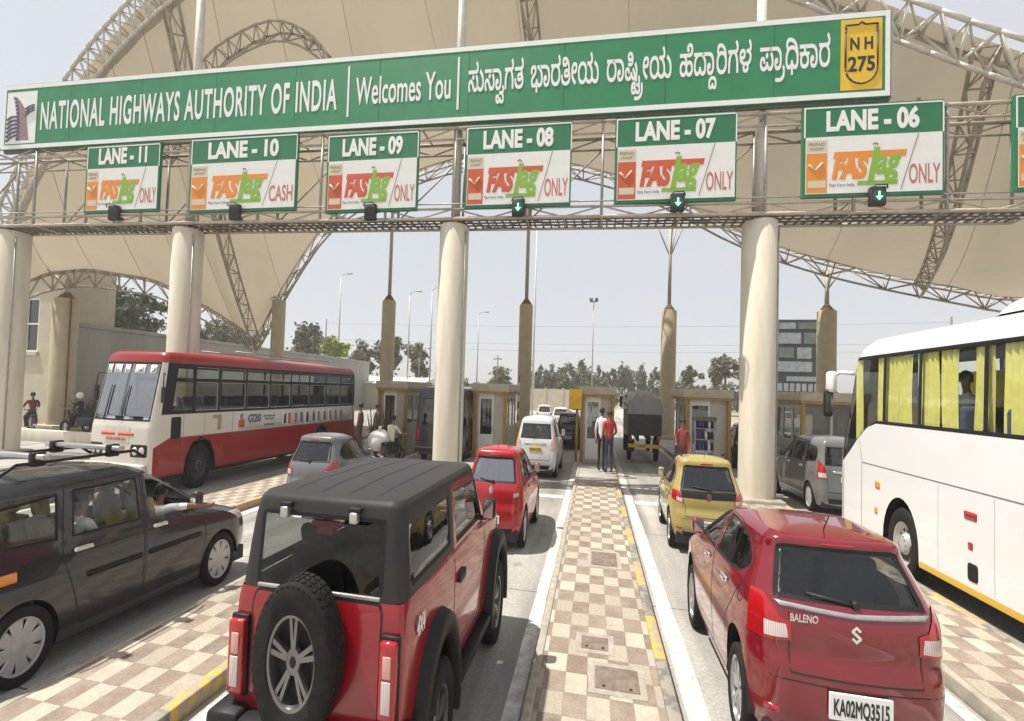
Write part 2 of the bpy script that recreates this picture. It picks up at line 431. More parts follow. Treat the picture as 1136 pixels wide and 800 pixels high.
class MB:
    """collects simple shapes into one mesh"""
    def __init__(s):
        s.v, s.f, s.m, s.sm = [], [], [], []
        s.mats = []
    def mi(s, m):
        if m not in s.mats: s.mats.append(m)
        return s.mats.index(m)
    def add(s, vs, fs, m, smooth=False):
        k = len(s.v)
        s.v += [tuple(v) for v in vs]
        i = s.mi(m)
        for f in fs:
            s.f.append(tuple(k + a for a in f)); s.m.append(i); s.sm.append(smooth)
    def box(s, a, b, m, mx=None, bev=0.0):
        x0, y0, z0 = a; x1, y1, z1 = b
        if bev > 0:
            bm = bmesh.new()
            bmesh.ops.create_cube(bm, size=1)
            for v in bm.verts:
                v.co = Vector(((x0 + x1) / 2 + v.co.x * (x1 - x0), (y0 + y1) / 2 + v.co.y * (y1 - y0), (z0 + z1) / 2 + v.co.z * (z1 - z0)))
            bmesh.ops.bevel(bm, geom=bm.edges[:], offset=bev, segments=2, affect='EDGES', profile=0.5)
            bm.verts.index_update()
            vs = [(mx @ v.co if mx else v.co.copy()) for v in bm.verts]
            fs = [[v.index for v in f.verts] for f in bm.faces]
            bm.free()
            s.add(vs, fs, m, True)
            return
        vs = [(x0, y0, z0), (x1, y0, z0), (x1, y1, z0), (x0, y1, z0), (x0, y0, z1), (x1, y0, z1), (x1, y1, z1), (x0, y1, z1)]
        if mx: vs = [mx @ Vector(v) for v in vs]
        s.add(vs, [(0, 3, 2, 1), (4, 5, 6, 7), (0, 1, 5, 4), (1, 2, 6, 5), (2, 3, 7, 6), (3, 0, 4, 7)], m)
    def cyl(s, p, q, r1, m, r2=None, n=8, caps=True, smooth=True):
        p, q = Vector(p), Vector(q)
        r2 = r1 if r2 is None else r2
        d = (q - p)
        if d.length < 1e-6: return
        d.normalize()
        a = d.orthogonal().normalized(); b = d.cross(a)
        vs = []
        for c, r in ((p, r1), (q, r2)):
            for i in range(n):
                t = 2 * math.pi * i / n
                vs.append(c + (a * math.cos(t) + b * math.sin(t)) * r)
        s.add(vs, [(i, (i + 1) % n, n + (i + 1) % n, n + i) for i in range(n)], m, smooth)
        if caps:
            k = len(s.v) - 2 * n
            i = s.mi(m)
            s.f.append(tuple(k + n - 1 - j for j in range(n))); s.m.append(i); s.sm.append(False)
            s.f.append(tuple(k + n + j for j in range(n))); s.m.append(i); s.sm.append(False)
    def tube(s, pts, r, m, n=6):
        for a, b in zip(pts, pts[1:]):
            s.cyl(a, b, r, m, n=n, caps=True)
    def lathe(s, prof, m, axis='z', c=(0, 0, 0), n=24, closed=False):
        vs, fs = [], []
        for r, h in prof:
            for i in range(n):
                t = 2 * math.pi * i / n
                u, w = r * math.cos(t), r * math.sin(t)
                p = (u, w, h) if axis == 'z' else ((h, u, w) if axis == 'x' else (u, h, w))
                vs.append((p[0] + c[0], p[1] + c[1], p[2] + c[2]))
        k = len(prof)
        rng = range(k if closed else k - 1)
        for j in rng:
            j2 = (j + 1) % k
            for i in range(n):
                fs.append((j * n + i, j * n + (i + 1) % n, j2 * n + (i + 1) % n, j2 * n + i))
        s.add(vs, fs, m, True)
    def ball(s, c, rx, ry, rz, m, nu=12, nv=8):
        vs, fs = [], []
        for j in range(nv + 1):
            ph = math.pi * j / nv
            for i in range(nu):
                t = 2 * math.pi * i / nu
                vs.append((c[0] + rx * math.sin(ph) * math.cos(t), c[1] + ry * math.sin(ph) * math.sin(t), c[2] + rz * math.cos(ph)))
        for j in range(nv):
            for i in range(nu):
                fs.append((j * nu + i, (j + 1) * nu + i, (j + 1) * nu + (i + 1) % nu, j * nu + (i + 1) % nu))
        s.add(vs, fs, m, True)
    def grid(s, rows, m, smooth=True, flip=False):
        k = len(rows[0])
        vs = [p for r in rows for p in r]
        fs = []
        for j in range(len(rows) - 1):
            for i in range(k - 1):
                f = (j * k + i, j * k + i + 1, (j + 1) * k + i + 1, (j + 1) * k + i)
                fs.append(f[::-1] if flip else f)
        s.add(vs, fs, m, smooth)
    def prism(s, poly, d, m):
        """poly: 3-D points of a planar outline, d: thickness vector"""
        n = len(poly); d = Vector(d)
        vs = [Vector(p) for p in poly] + [Vector(p) + d for p in poly]
        s.add(vs, [tuple(range(n))[::-1], tuple(range(n, 2 * n))] + [(i, (i + 1) % n, n + (i + 1) % n, n + i) for i in range(n)], m)
    def build(s, name, parent=None, loc=(0, 0, 0), org=(0, 0, 0), kz=1.0, fixn=False):
        me = bpy.data.meshes.new(name)
        vs = [(x - org[0], y - org[1], (z - org[2]) * kz) for x, y, z in s.v]
        me.from_pydata(vs, [], s.f)
        for m in s.mats: me.materials.append(m)
        me.polygons.foreach_set("material_index", s.m)
        me.polygons.foreach_set("use_smooth", s.sm)
        if fixn:
            bm = bmesh.new(); bm.from_mesh(me)
            bmesh.ops.recalc_face_normals(bm, faces=bm.faces[:])
            bm.to_mesh(me); bm.free()
        me.update()
        return link_mesh(name, me, parent, loc)

def copy_tree(o, parent=None):
    c = o.copy()
    COL.objects.link(c)
    if parent is not None: c.parent = parent
    for ch in list(o.children): copy_tree(ch, c)
    return c

def text_geo(body, sx=1.0, sz=1.0, bold=0.0, extrude=0.0, align='LEFT', shear=0.0, space=1.0):
    """outline lettering -> (verts in x/z plane, faces), cap height about 0.7*sz"""
    cu = bpy.data.curves.new("lettering", 'FONT')
    cu.body = body
    cu.size = 1.0
    cu.align_x = align
    cu.shear = shear
    cu.space_character = space
    cu.resolution_u = 4
    if bold:
        cu.bevel_depth = bold
        cu.bevel_resolution = 0
    cu.extrude = extrude
    o = bpy.data.objects.new("lettering", cu)
    COL.objects.link(o)
    dg = bpy.context.evaluated_depsgraph_get()
    me = bpy.data.meshes.new_from_object(o.evaluated_get(dg))
    vs = [Vector((v.co.x * sx, -v.co.z * 0.3, v.co.y * sz)) for v in me.vertices]
    fs = [tuple(p.vertices) for p in me.polygons]
    bpy.data.objects.remove(o); bpy.data.curves.remove(cu); bpy.data.meshes.remove(me)
    return vs, fs

def add_text(mb, body, m, mx, width=None, h=1.0, bold=0.02, align='CENTER', shear=0.0, space=1.0):
    """fit lettering to a given width and cap height; mx maps local x (right), z (up), y (into the board)"""
    vs, fs = text_geo(body, 1, 1, bold=bold, align='LEFT', shear=shear, space=space)
    if not vs: return
    x0 = min(v.x for v in vs); x1 = max(v.x for v in vs)
    kx = (width / (x1 - x0)) if width else h / 0.7
    kz = h / 0.7
    cx = (x0 + x1) / 2 if align == 'CENTER' else x0
    mb.add([mx @ Vector(((v.x - cx) * kx, v.y * 0.15, v.z * kz)) for v in vs], fs, m)

def pchip(keys, t):
    """smooth interpolation through a table of equal-length rows at parameter t (0..n-1)"""
    n = len(keys)
    i = min(int(t), n - 2); u = t - i
    out = []
    for c in range(len(keys[0])):
        def dlt(k): return keys[k + 1][c] - keys[k][c]
        def slope(k):
            if k == 0: return dlt(0)
            if k == n - 1: return dlt(n - 2)
            a, b = dlt(k - 1), dlt(k)
            return 0 if a * b <= 0 else 2 * a * b / (a + b)
        p0, p1, m0, m1 = keys[i][c], keys[i + 1][c], slope(i), slope(i + 1)
        out.append((2 * u**3 - 3 * u**2 + 1) * p0 + (u**3 - 2 * u**2 + u) * m0 + (-2 * u**3 + 3 * u**2) * p1 + (u**3 - u**2) * m1)
    return out
# ------------------------------------------------------------------ vehicles
def in_poly(p, poly):
    c = False; n = len(poly)
    for i in range(n):
        (x1, y1), (x2, y2) = poly[i], poly[(i + 1) % n]
        if (y1 > p[1]) != (y2 > p[1]) and p[0] < (x2 - x1) * (p[1] - y1) / (y2 - y1) + x1: c = not c
    return c

def ngon(c, r, n=16, a0=0.0, rb=None):
    rb = rb or r
    return [(c[0] + r * math.cos(a0 + 2 * math.pi * i / n), c[1] + rb * math.sin(a0 + 2 * math.pi * i / n)) for i in range(n)]

def rrect(a0, b0, a1, b1, r, n=3):
    out = []
    for cx, cy, t0 in ((a1 - r, b1 - r, 0), (a0 + r, b1 - r, 90), (a0 + r, b0 + r, 180), (a1 - r, b0 + r, 270)):
        for i in range(n + 1):
            t = R(t0 + 90 * i / n)
            out.append((cx + r * math.cos(t), cy + r * math.sin(t)))
    return out

class Shell:
    """A body grown as a stack of rounded plan outlines. Key rows: z, rear y, front y, half width, rear corner, front corner,
    rear bow, front bow. Windows, lamps, doors and wheel openings are cut out of the same skin."""
    def __init__(s, keys, per=4, wr=0.94, wf=0.94, la=0.9, crown=0.04, ns=34, cap=True):
        s.keys = keys; s.wr, s.wf, s.la = wr, wf, la
        s.bm = bmesh.new()
        s.lay = s.bm.faces.layers.int.new("reg")
        s.regs = []
        n = (len(keys) - 1) * per
        rows = [pchip(keys, i / per) for i in range(n + 1)]
        if cap:
            z, yr, yf, w, rr, rf, br, bf = rows[-1]
            ym = (yr + yf) / 2
            for q in (0.97, 0.9, 0.78, 0.6, 0.38, 0.15):
                rows.append([z + crown * (1 - q * q), ym + (yr - ym) * q, ym + (yf - ym) * q, w * q, rr * q, rf * q, br * q, bf * q])
        loops = []
        for r in rows:
            loops.append([s.bm.verts.new(p) for p in s.outline(r, ns)])
        for a, b in zip(loops, loops[1:]):
            m = len(a)
            for i in range(m):
                s.bm.faces.new((a[i], a[(i + 1) % m], b[(i + 1) % m], b[i]))
        if cap: s.bm.faces.new(loops[-1])
        s.bm.normal_update()
        s._bvh = None
    def outline(s, r, ns):
        z, yr, yf, w, rr, rf, br, bf = r
        nb, nc = 6, 6
        L = max(0.05, yf - yr)
        def wd(y):
            a = max(0.0, (yr + s.la - y) / s.la); b = max(0.0, (y - yf + s.la) / s.la)
            return w * (1 - (1 - s.wr) * min(1, a) ** 2 - (1 - s.wf) * min(1, b) ** 2)
        wa, wb = w * s.wr, w * s.wf
        rr = min(rr, wa * 0.9, L * 0.4); rf = min(rf, wb * 0.9, L * 0.4)
        h = []
        for i in range(nb):
            x = (wa - rr) * i / nb
            h.append((x, yr + br * (x / wa) ** 2))
        y0 = yr + br * ((wa - rr) / wa) ** 2
        for i in range(nc):
            t = math.pi / 2 * i / nc
            y = y0 + rr * (1 - math.cos(t))
            h.append((wa - rr + rr * math.sin(t), y))
        ya = y0 + rr
        y1 = yf - bf * ((wb - rf) / wb) ** 2
        yb = y1 - rf
        for i in range(ns + 1):
            y = ya + (yb - ya) * i / ns
            h.append((wd(y), y))
        for i in range(1, nc + 1):
            t = math.pi / 2 * i / nc
            h.append((wb - rf + rf * math.cos(t), yb + rf * math.sin(t)))
        for i in range(1, nb + 1):
            x = (wb - rf) * (1 - i / nb)
            h.append((x, yf - bf * (x / wb) ** 2))
        return [(x, y, z) for x, y in h] + [(-x, y, z) for x, y in h[-2:0:-1]]
    # ---- cutting
    def sel(s, axis, lo, hi):
        out = []
        for f in s.bm.faces:
            n = f.normal
            if axis[0] == 'x':
                sg = 1 if axis[1] == '+' else -1
                if n.x * sg < 0.4: continue
            elif axis == 'rear':
                if n.y > -0.12: continue
            elif axis == 'front':
                if n.y < 0.12: continue
            elif axis == 'top':
                if n.z < 0.5: continue
            ps = [s.ab(axis, v.co) for v in f.verts]
            if max(p[0] for p in ps) < lo[0] or min(p[0] for p in ps) > hi[0]: continue
            if max(p[1] for p in ps) < lo[1] or min(p[1] for p in ps) > hi[1]: continue
            out.append(f)
        return out
    @staticmethod
    def ab(axis, c):
        if axis[0] == 'x': return (c[1], c[2])
        if axis == 'top': return (c[0], c[1])
        return (c[0], c[2])
    def region(s, name, axis, poly, m, frame=None, parent=None, push=0.0, label=None):
        lo = (min(p[0] for p in poly) - .01, min(p[1] for p in poly) - .01)
        hi = (max(p[0] for p in poly) + .01, max(p[1] for p in poly) + .01)
        n = len(poly)
        for i in range(n):
            (a1, b1), (a2, b2) = poly[i], poly[(i + 1) % n]
            fs = s.sel(axis, (min(a1, a2) - .02, min(b1, b2) - .02), (max(a1, a2) + .02, max(b1, b2) + .02))
            if not fs: continue
            da, db = a2 - a1, b2 - b1
            if axis[0] == 'x': co, no = (0, a1, b1), (0, -db, da)
            elif axis == 'top': co, no = (a1, b1, 0), (-db, da, 0)
            else: co, no = (a1, 0, b1), (-db, 0, da)
            ge = set(fs)
            for f in fs: ge.update(f.edges); ge.update(f.verts)
            bmesh.ops.bisect_plane(s.bm, geom=list(ge), dist=1e-4, plane_co=co, plane_no=no)
        s.bm.normal_update()
        s.regs.append(dict(name=name, m=m, frame=frame, parent=parent, push=push, label=label))
        k = len(s.regs)
        for f in s.sel(axis, lo, hi):
            if in_poly(s.ab(axis, f.calc_center_median()), poly): f[s.lay] = k
        return k
    def bvh(s):
        if s._bvh is None: s._bvh = BVHTree.FromBMesh(s.bm)
        return s._bvh
    def hit(s, axis, a, b, off=0.0):
        if axis == 'x+': o, d = (9, a, b), (-1, 0, 0)
        elif axis == 'x-': o, d = (-9, a, b), (1, 0, 0)
        elif axis == 'rear': o, d = (a, -9, b), (0, 1, 0)
        elif axis == 'front': o, d = (a, 30, b), (0, -1, 0)
        else: o, d = (a, b, 9), (0, 0, -1)
        h = s.bvh().ray_cast(Vector(o), Vector(d))
        if h[0] is None: return None
        return h[0] - Vector(d) * off
    def ribbon(s, mb, axis, pts, width, m, off=0.003, closed=False, step=0.05):
        if closed: pts = list(pts) + [pts[0]]
        for p, q in zip(pts, pts[1:]):
            dx, dy = q[0] - p[0], q[1] - p[1]
            l = math.hypot(dx, dy)
            if l < 1e-5: continue
            nx, ny = -dy / l * width / 2, dx / l * width / 2
            k = max(1, int(l / step)); prev = None
            for i in range(k + 1):
                a, b = p[0] + dx * i / k, p[1] + dy * i / k
                u, v = s.hit(axis, a + nx, b + ny, off), s.hit(axis, a - nx, b - ny, off)
                if u is None or v is None: prev = None; continue
                if prev and (u - prev[0]).length < 0.35:
                    mb.add([prev[0], prev[1], v, u], [(0, 1, 2, 3)], m)
                prev = (u, v)
    def patch(s, mb, axis, poly, m, off=0.01, thick=0.02, cell=0.05):
        bm = bmesh.new()
        bm.faces.new([bm.verts.new((a, b, 0)) for a, b in poly])
        for k in (0, 1):
            lo, hi = min(p[k] for p in poly), max(p[k] for p in poly)
            n = int((hi - lo) / cell)
            for i in range(1, n + 1):
                c = [0, 0, 0]; c[k] = lo + (hi - lo) * i / (n + 1); no = [0, 0, 0]; no[k] = 1
                bmesh.ops.bisect_plane(bm, geom=bm.faces[:] + bm.edges[:] + bm.verts[:], dist=1e-5, plane_co=c, plane_no=no)
        d = {'x+': (1, 0, 0), 'x-': (-1, 0, 0), 'rear': (0, -1, 0), 'front': (0, 1, 0), 'top': (0, 0, 1)}[axis]
        last = None
        for v in bm.verts:
            h = s.hit(axis, v.co.x, v.co.y, off)
            if h is None: h = last
            if h is None: continue
            last = h
            v.co = h
        be = [e for e in bm.edges if e.is_boundary]
        r = bmesh.ops.extrude_edge_only(bm, edges=be)
        for g in r['geom']:
            if isinstance(g, bmesh.types.BMVert): g.co -= Vector(d) * thick
        bmesh.ops.recalc_face_normals(bm, faces=bm.faces[:])
        bm.verts.index_update()
        mb.add([v.co.copy() for v in bm.verts], [[v.index for v in f.verts] for f in bm.faces], m, True)
        bm.free()
    # ---- result
    def finish(s, veh, body_m, name='body', sharp=38, parent=None):
        """cuts the skin into its regions and links each as a mesh of the vehicle"""
        bm = s.bm
        bm.normal_update()
        for e in bm.edges:
            if len(e.link_faces) == 2 and e.calc_face_angle(0) > R(sharp): e.smooth = False
        for f in bm.faces: f.smooth = True
        made = {}
        order = [0] + list(range(1, len(s.regs) + 1))
        for k in order:
            reg = s.regs[k - 1] if k else dict(name=name, m=body_m, frame=None, parent=None, push=0, label=None)
            if reg['m'] is None: continue
            fs = [f for f in bm.faces if f[s.lay] == k]
            if not fs: continue
            b2 = bmesh.new(); mp = {}
            for f in fs:
                vs = []
                for v in f.verts:
                    if v not in mp: mp[v] = b2.verts.new(v.co + v.normal * reg['push'])
                    vs.append(mp[v])
                try: nf = b2.faces.new(vs)
                except ValueError: continue
                nf.smooth = True
            for f in fs:
                for e in f.edges:
                    if not e.smooth:
                        e2 = b2.edges.get([mp[v] for v in e.verts])
                        if e2: e2.smooth = False
            mats = [reg['m']]
            if reg['frame']:
                fm, th, dep = reg['frame']
                mats.append(fm)
                b2.normal_update()
                before = set(b2.faces)
                r = bmesh.ops.inset_region(b2, faces=b2.faces[:], thickness=th, depth=dep, use_boundary=True, use_even_offset=False)
                for f in r['faces']: f.material_index = 1; f.smooth = False
            me = bpy.data.meshes.new(reg['name'])
            veh.xf_bm(b2)
            b2.to_mesh(me); b2.free()
            for m in mats: me.materials.append(m)
            par = made.get(reg['parent']) or parent or veh.root
            o = link_mesh(reg['name'], me, par)
            if reg['label']: o['label'] = reg['label']
            made[k] = o
            made.setdefault(reg['name'], o)
        return made

class Vehicle:
    def __init__(s, name, label, cat, rear, rz, L, kx=1.0, ky=1.0, kz=K, group=None):
        """rear: ground point under the middle of the rear end; rz: heading (0 = away along the lanes)"""
        s.L, s.kx, s.ky, s.kz = L, kx, ky, kz
        h = Vector((-math.sin(rz), math.cos(rz), 0)) * (L * ky / 2)
        s.root = thing(name, label, cat, (rear[0] + h.x, rear[1] + h.y, rear[2] if len(rear) > 2 else 0.004), rz, group)
    zmap = None
    def zz(s, z):
        if not s.zmap: return z
        for (a, b), (c, d) in zip(s.zmap, s.zmap[1:]):
            if z <= c: return b + (z - a) * (d - b) / (c - a)
        return z + s.zmap[-1][1] - s.zmap[-1][0]
    def xf(s, p):
        return (p[0] * s.kx, (p[1] - s.L / 2) * s.ky, s.zz(p[2]) * s.kz)
    def xf_bm(s, bm):
        for v in bm.verts: v.co = s.xf(v.co)
    def out(s, mb, name, parent=None, label=None):
        if not mb.v: return None
        mb.v = [s.xf(v) for v in mb.v]
        o = mb.build(name, parent or s.root)
        if label: o['label'] = label
        return o
    def merge(s, mb, o):
        """adds lines that belong to a panel's surface to that panel's mesh"""
        me = o.data; bm = bmesh.new(); bm.from_mesh(me)
        k0 = len(me.materials)
        for m in mb.mats: me.materials.append(m)
        vs = [bm.verts.new(s.xf(v)) for v in mb.v]
        for f, mi in zip(mb.f, mb.m):
            try: nf = bm.faces.new([vs[i] for i in f]); nf.material_index = k0 + mi
            except ValueError: pass
        bm.to_mesh(me); bm.free()
    def wheels(s, spots, r, width, style, rim_m, tread=0.72):
        """spots: (x of the outer face, y)"""
        tyre, rim = wheel_meshes(r, width, style, rim_m, s.kx, s.ky, s.kz, tread)
        for x, y in spots:
            n = node('wheel', s.root, s.xf((x - math.copysign(width / 2, x), y, r)))
            if x < 0: n.rotation_euler = (0, 0, math.pi)
            link_mesh('tyre', tyre, n); link_mesh('rim', rim, n)

_wm = {}
def wheel_meshes(r, w, style, rim_m, kx, ky, kz, tread=0.72):
    key = (r, w, style, rim_m.name, kx, ky, kz)
    if key in _wm: return _wm[key]
    rr = r * tread                      # rim radius
    h = w / 2
    t = MB()
    prof = [(rr * .97, -h * .8), (rr * 1.04, -h * .95), (r * .9, -h), (r * .975, -h * .88), (r, -h * .7), (r, h * .7), (r * .975, h * .88), (r * .9, h), (rr * 1.04, h * .95), (rr * .97, h * .8)]
    t.lathe(prof, M['rubber'], 'x', n=36)
    if style in ('spare', 'offroad'):
        for i in range(44):
            a = 2 * math.pi * i / 44
            for hh in (-.62, -.12, .38):
                c = Vector((h * (hh + .12), r * math.cos(a), r * math.sin(a)))
                mx = Matrix.Translation(c) @ Matrix.Rotation(a, 4, 'X') @ Matrix.Rotation(R(12 if hh < 0 else -12), 4, 'Y')
                t.box((-h * .19, -r * .02, -r * .05), (h * .19, r * .012, r * .05), M['rubber'], mx)
            mx = Matrix.Rotation(a, 4, 'X')
            t.box((h * .84, r * .92, -r * .035), (h * .95, r * .965, r * .035), M['rubber'], mx)
    g = MB()
    fx = h * .62                        # face of the spokes
    g.lathe([(rr, -h * .8), (rr * .93, -h * .6), (rr * .9, h * .5), (rr * .93, h * .78), (rr * 1.0, h * .86), (rr * 1.0, h * .7)], rim_m, 'x', n=36)
    g.lathe([(0.001, -h * .1), (rr * .93, -h * .1)], M['rim_dark'], 'x', n=24)
    def spoke(a, w0, w1, r0, r1, th=.25, x0=fx, x1=fx * 1.12):
        ca, sa = math.cos(a), math.sin(a)
        def P(x, rad, tn): return (x, rad * ca - tn * sa, rad * sa + tn * ca)
        vs = [P(x0, r0, -w0), P(x0, r0, w0), P(x1, r1, w1), P(x1, r1, -w1), P(x0 - h * th, r0, -w0 * 1.2), P(x0 - h * th, r0, w0 * 1.2), P(x1 - h * th, r1, w1 * 1.2), P(x1 - h * th, r1, -w1 * 1.2)]
        g.add(vs, [(0, 1, 2, 3), (7, 6, 5, 4), (0, 4, 5, 1), (1, 5, 6, 2), (2, 6, 7, 3), (3, 7, 4, 0)], rim_m)
    if style in ('spare', 'offroad'):
        for i in range(5):
            a = math.pi / 2 + 2 * math.pi * i / 5
            for d in (-.13, .13):
                spoke(a + d, rr * .055, rr * .06, rr * .26, rr * .96)
        g.lathe([(0.001, fx), (rr * .16, fx), (rr * .28, fx * .96), (rr * .31, fx * .6)], rim_m, 'x', n=20)
        g.lathe([(0.001, fx * 1.12), (rr * .11, fx * 1.1), (rr * .13, fx)], M['black_trim'], 'x', n=14)
    elif style == 'multi':
        for i in range(8):
            a = 2 * math.pi * i / 8
            for d in (-.1, .1):
                spoke(a + d, rr * .04, rr * .075, rr * .2, rr * .96)
        g.lathe([(0.001, fx * 1.05), (rr * .15, fx), (rr * .25, fx * .9)], rim_m, 'x', n=16)
    elif style == 'hubcap':
        for i in range(8):
            spoke(2 * math.pi * i / 8 + .2, rr * .12, rr * .25, rr * .18, rr * .97, .1)
        g.lathe([(0.001, fx * 1.15), (rr * .2, fx * 1.1), (rr * .3, fx)], rim_m, 'x', n=16)
    elif style == 'five':
        for i in range(5):
            spoke(math.pi / 2 + 2 * math.pi * i / 5, rr * .12, rr * .17, rr * .15, rr * .97)
        g.lathe([(0.001, fx * 1.05), (rr * .2, fx), (rr * .26, fx * .9)], rim_m, 'x', n=16)
    elif style == 'bus':
        g.lathe([(rr * .95, h * .75), (rr * .78, h * .3), (rr * .5, h * .25), (rr * .42, h * .75), (rr * .3, h * .95), (0.001, h)], rim_m, 'x', n=28)
        for i in range(10):
            a = 2 * math.pi * i / 10
            c = Vector((h * .3, rr * .64 * math.cos(a), rr * .64 * math.sin(a)))
            g.cyl(c - Vector((.01, 0, 0)), c + Vector((.012, 0, 0)), rr * .075, M['rim_dark'], n=8)
            c = Vector((h * .7, rr * .36 * math.cos(a), rr * .36 * math.sin(a)))
            g.cyl(c, c + Vector((h * .25, 0, 0)), rr * .035, M['galv'], n=6)
    res = []
    for mb, nm in ((t, 'tyre'), (g, 'rim')):
        me = bpy.data.meshes.new(nm)
        me.from_pydata([(x * kx, y * ky, z * kz) for x, y, z in mb.v], [], mb.f)
        for m in mb.mats: me.materials.append(m)
        me.polygons.foreach_set("material_index", mb.m)
        me.polygons.foreach_set("use_smooth", mb.sm)
        bm = bmesh.new(); bm.from_mesh(me)
        bmesh.ops.recalc_face_normals(bm, faces=bm.faces[:])
        for e in bm.edges:
            if len(e.link_faces) == 2 and e.calc_face_angle(0) > R(40): e.smooth = False
        bm.to_mesh(me); bm.free()
        res.append(me)
    _wm[key] = res
    return res

def arch_poly(y, r, z0=-.1, n=18):
    """wheel opening seen from the side: an arc carried straight down to the sill"""
    pts = [(y + r * math.cos(math.pi * i / n), r0 + r * math.sin(math.pi * i / n)) for i in range(n + 1) for r0 in (0,)]
    return pts

def cabin(v, x, y0, y1, floor, rows, seat_w, ys, m, dash=None, hd=0.62):
    """floor tray, dashboard and seats (one mesh per seat)"""
    mb = MB()
    mb.box((-x, y0, floor - .04), (x, y1, floor), M['interior'])
    if dash: mb.box((-x, dash, floor), (x, dash + .35, floor + .52), M['interior'], bev=.05)
    v.out(mb, 'cabin_floor')
    for y, xs in ys:
        for cx in xs:
            sb = MB()
            sb.box((cx - seat_w, y - .02, floor + .02), (cx + seat_w, y + .48, floor + .24), m, bev=.05)
            mx = Matrix.Translation((cx, y, floor + .2)) @ Matrix.Rotation(R(14), 4, 'X')
            sb.box((-seat_w, -.1, 0), (seat_w, .04, hd), m, mx, bev=.05)
            if seat_w < .4:
                sb.box((-.13, -.08, hd + .02), (.13, .02, hd + .2), m, mx, bev=.04)
            else:
                for dx in (-.35, .35): sb.box((dx - .12, -.08, hd + .02), (dx + .12, .02, hd + .18), m, mx, bev=.04)
            v.out(sb, 'seat')

def plate(v, body_mb_name, c, w, h, m, text, axis='rear', tm=None, parent=None, bold=.03):
    mb = MB()
    x, y, z = c
    s = -1 if axis == 'rear' else 1
    mb.box((x - w / 2, y - .012, z - h / 2), (x + w / 2, y + .012, z + h / 2), m)
    if text:
        mx = Matrix.Translation((x, y - .015, z - h * .3)) if axis == 'rear' else Matrix.Translation((x, y + .015, z - h * .3)) @ Matrix.Rotation(math.pi, 4, 'Z')
        add_text(mb, text, tm or M['black'], mx, width=w * .88, h=h * .6, bold=bold)
    return v.out(mb, 'number_plate', parent)

def mirror(v, side, x, y, z, m, w=.155, h=.13):
    mb = MB()
    mb.box((side * x - .02, y - .03, z - .04), (side * x + .02 + side * .06, y + .03, z), m)
    a, b = sorted((side * (x + .03), side * (x + .03 + w)))
    mb.box((a, y - .06, z - .03), (b, y + .09, z + h), m, bev=.035)
    o = v.out(mb, 'wing_mirror')
    g = MB()
    g.box((a + .02, y - .066, z - .01), (b - .02, y - .06, z + h - .02), M['chrome'])
    v.out(g, 'mirror_glass', o)

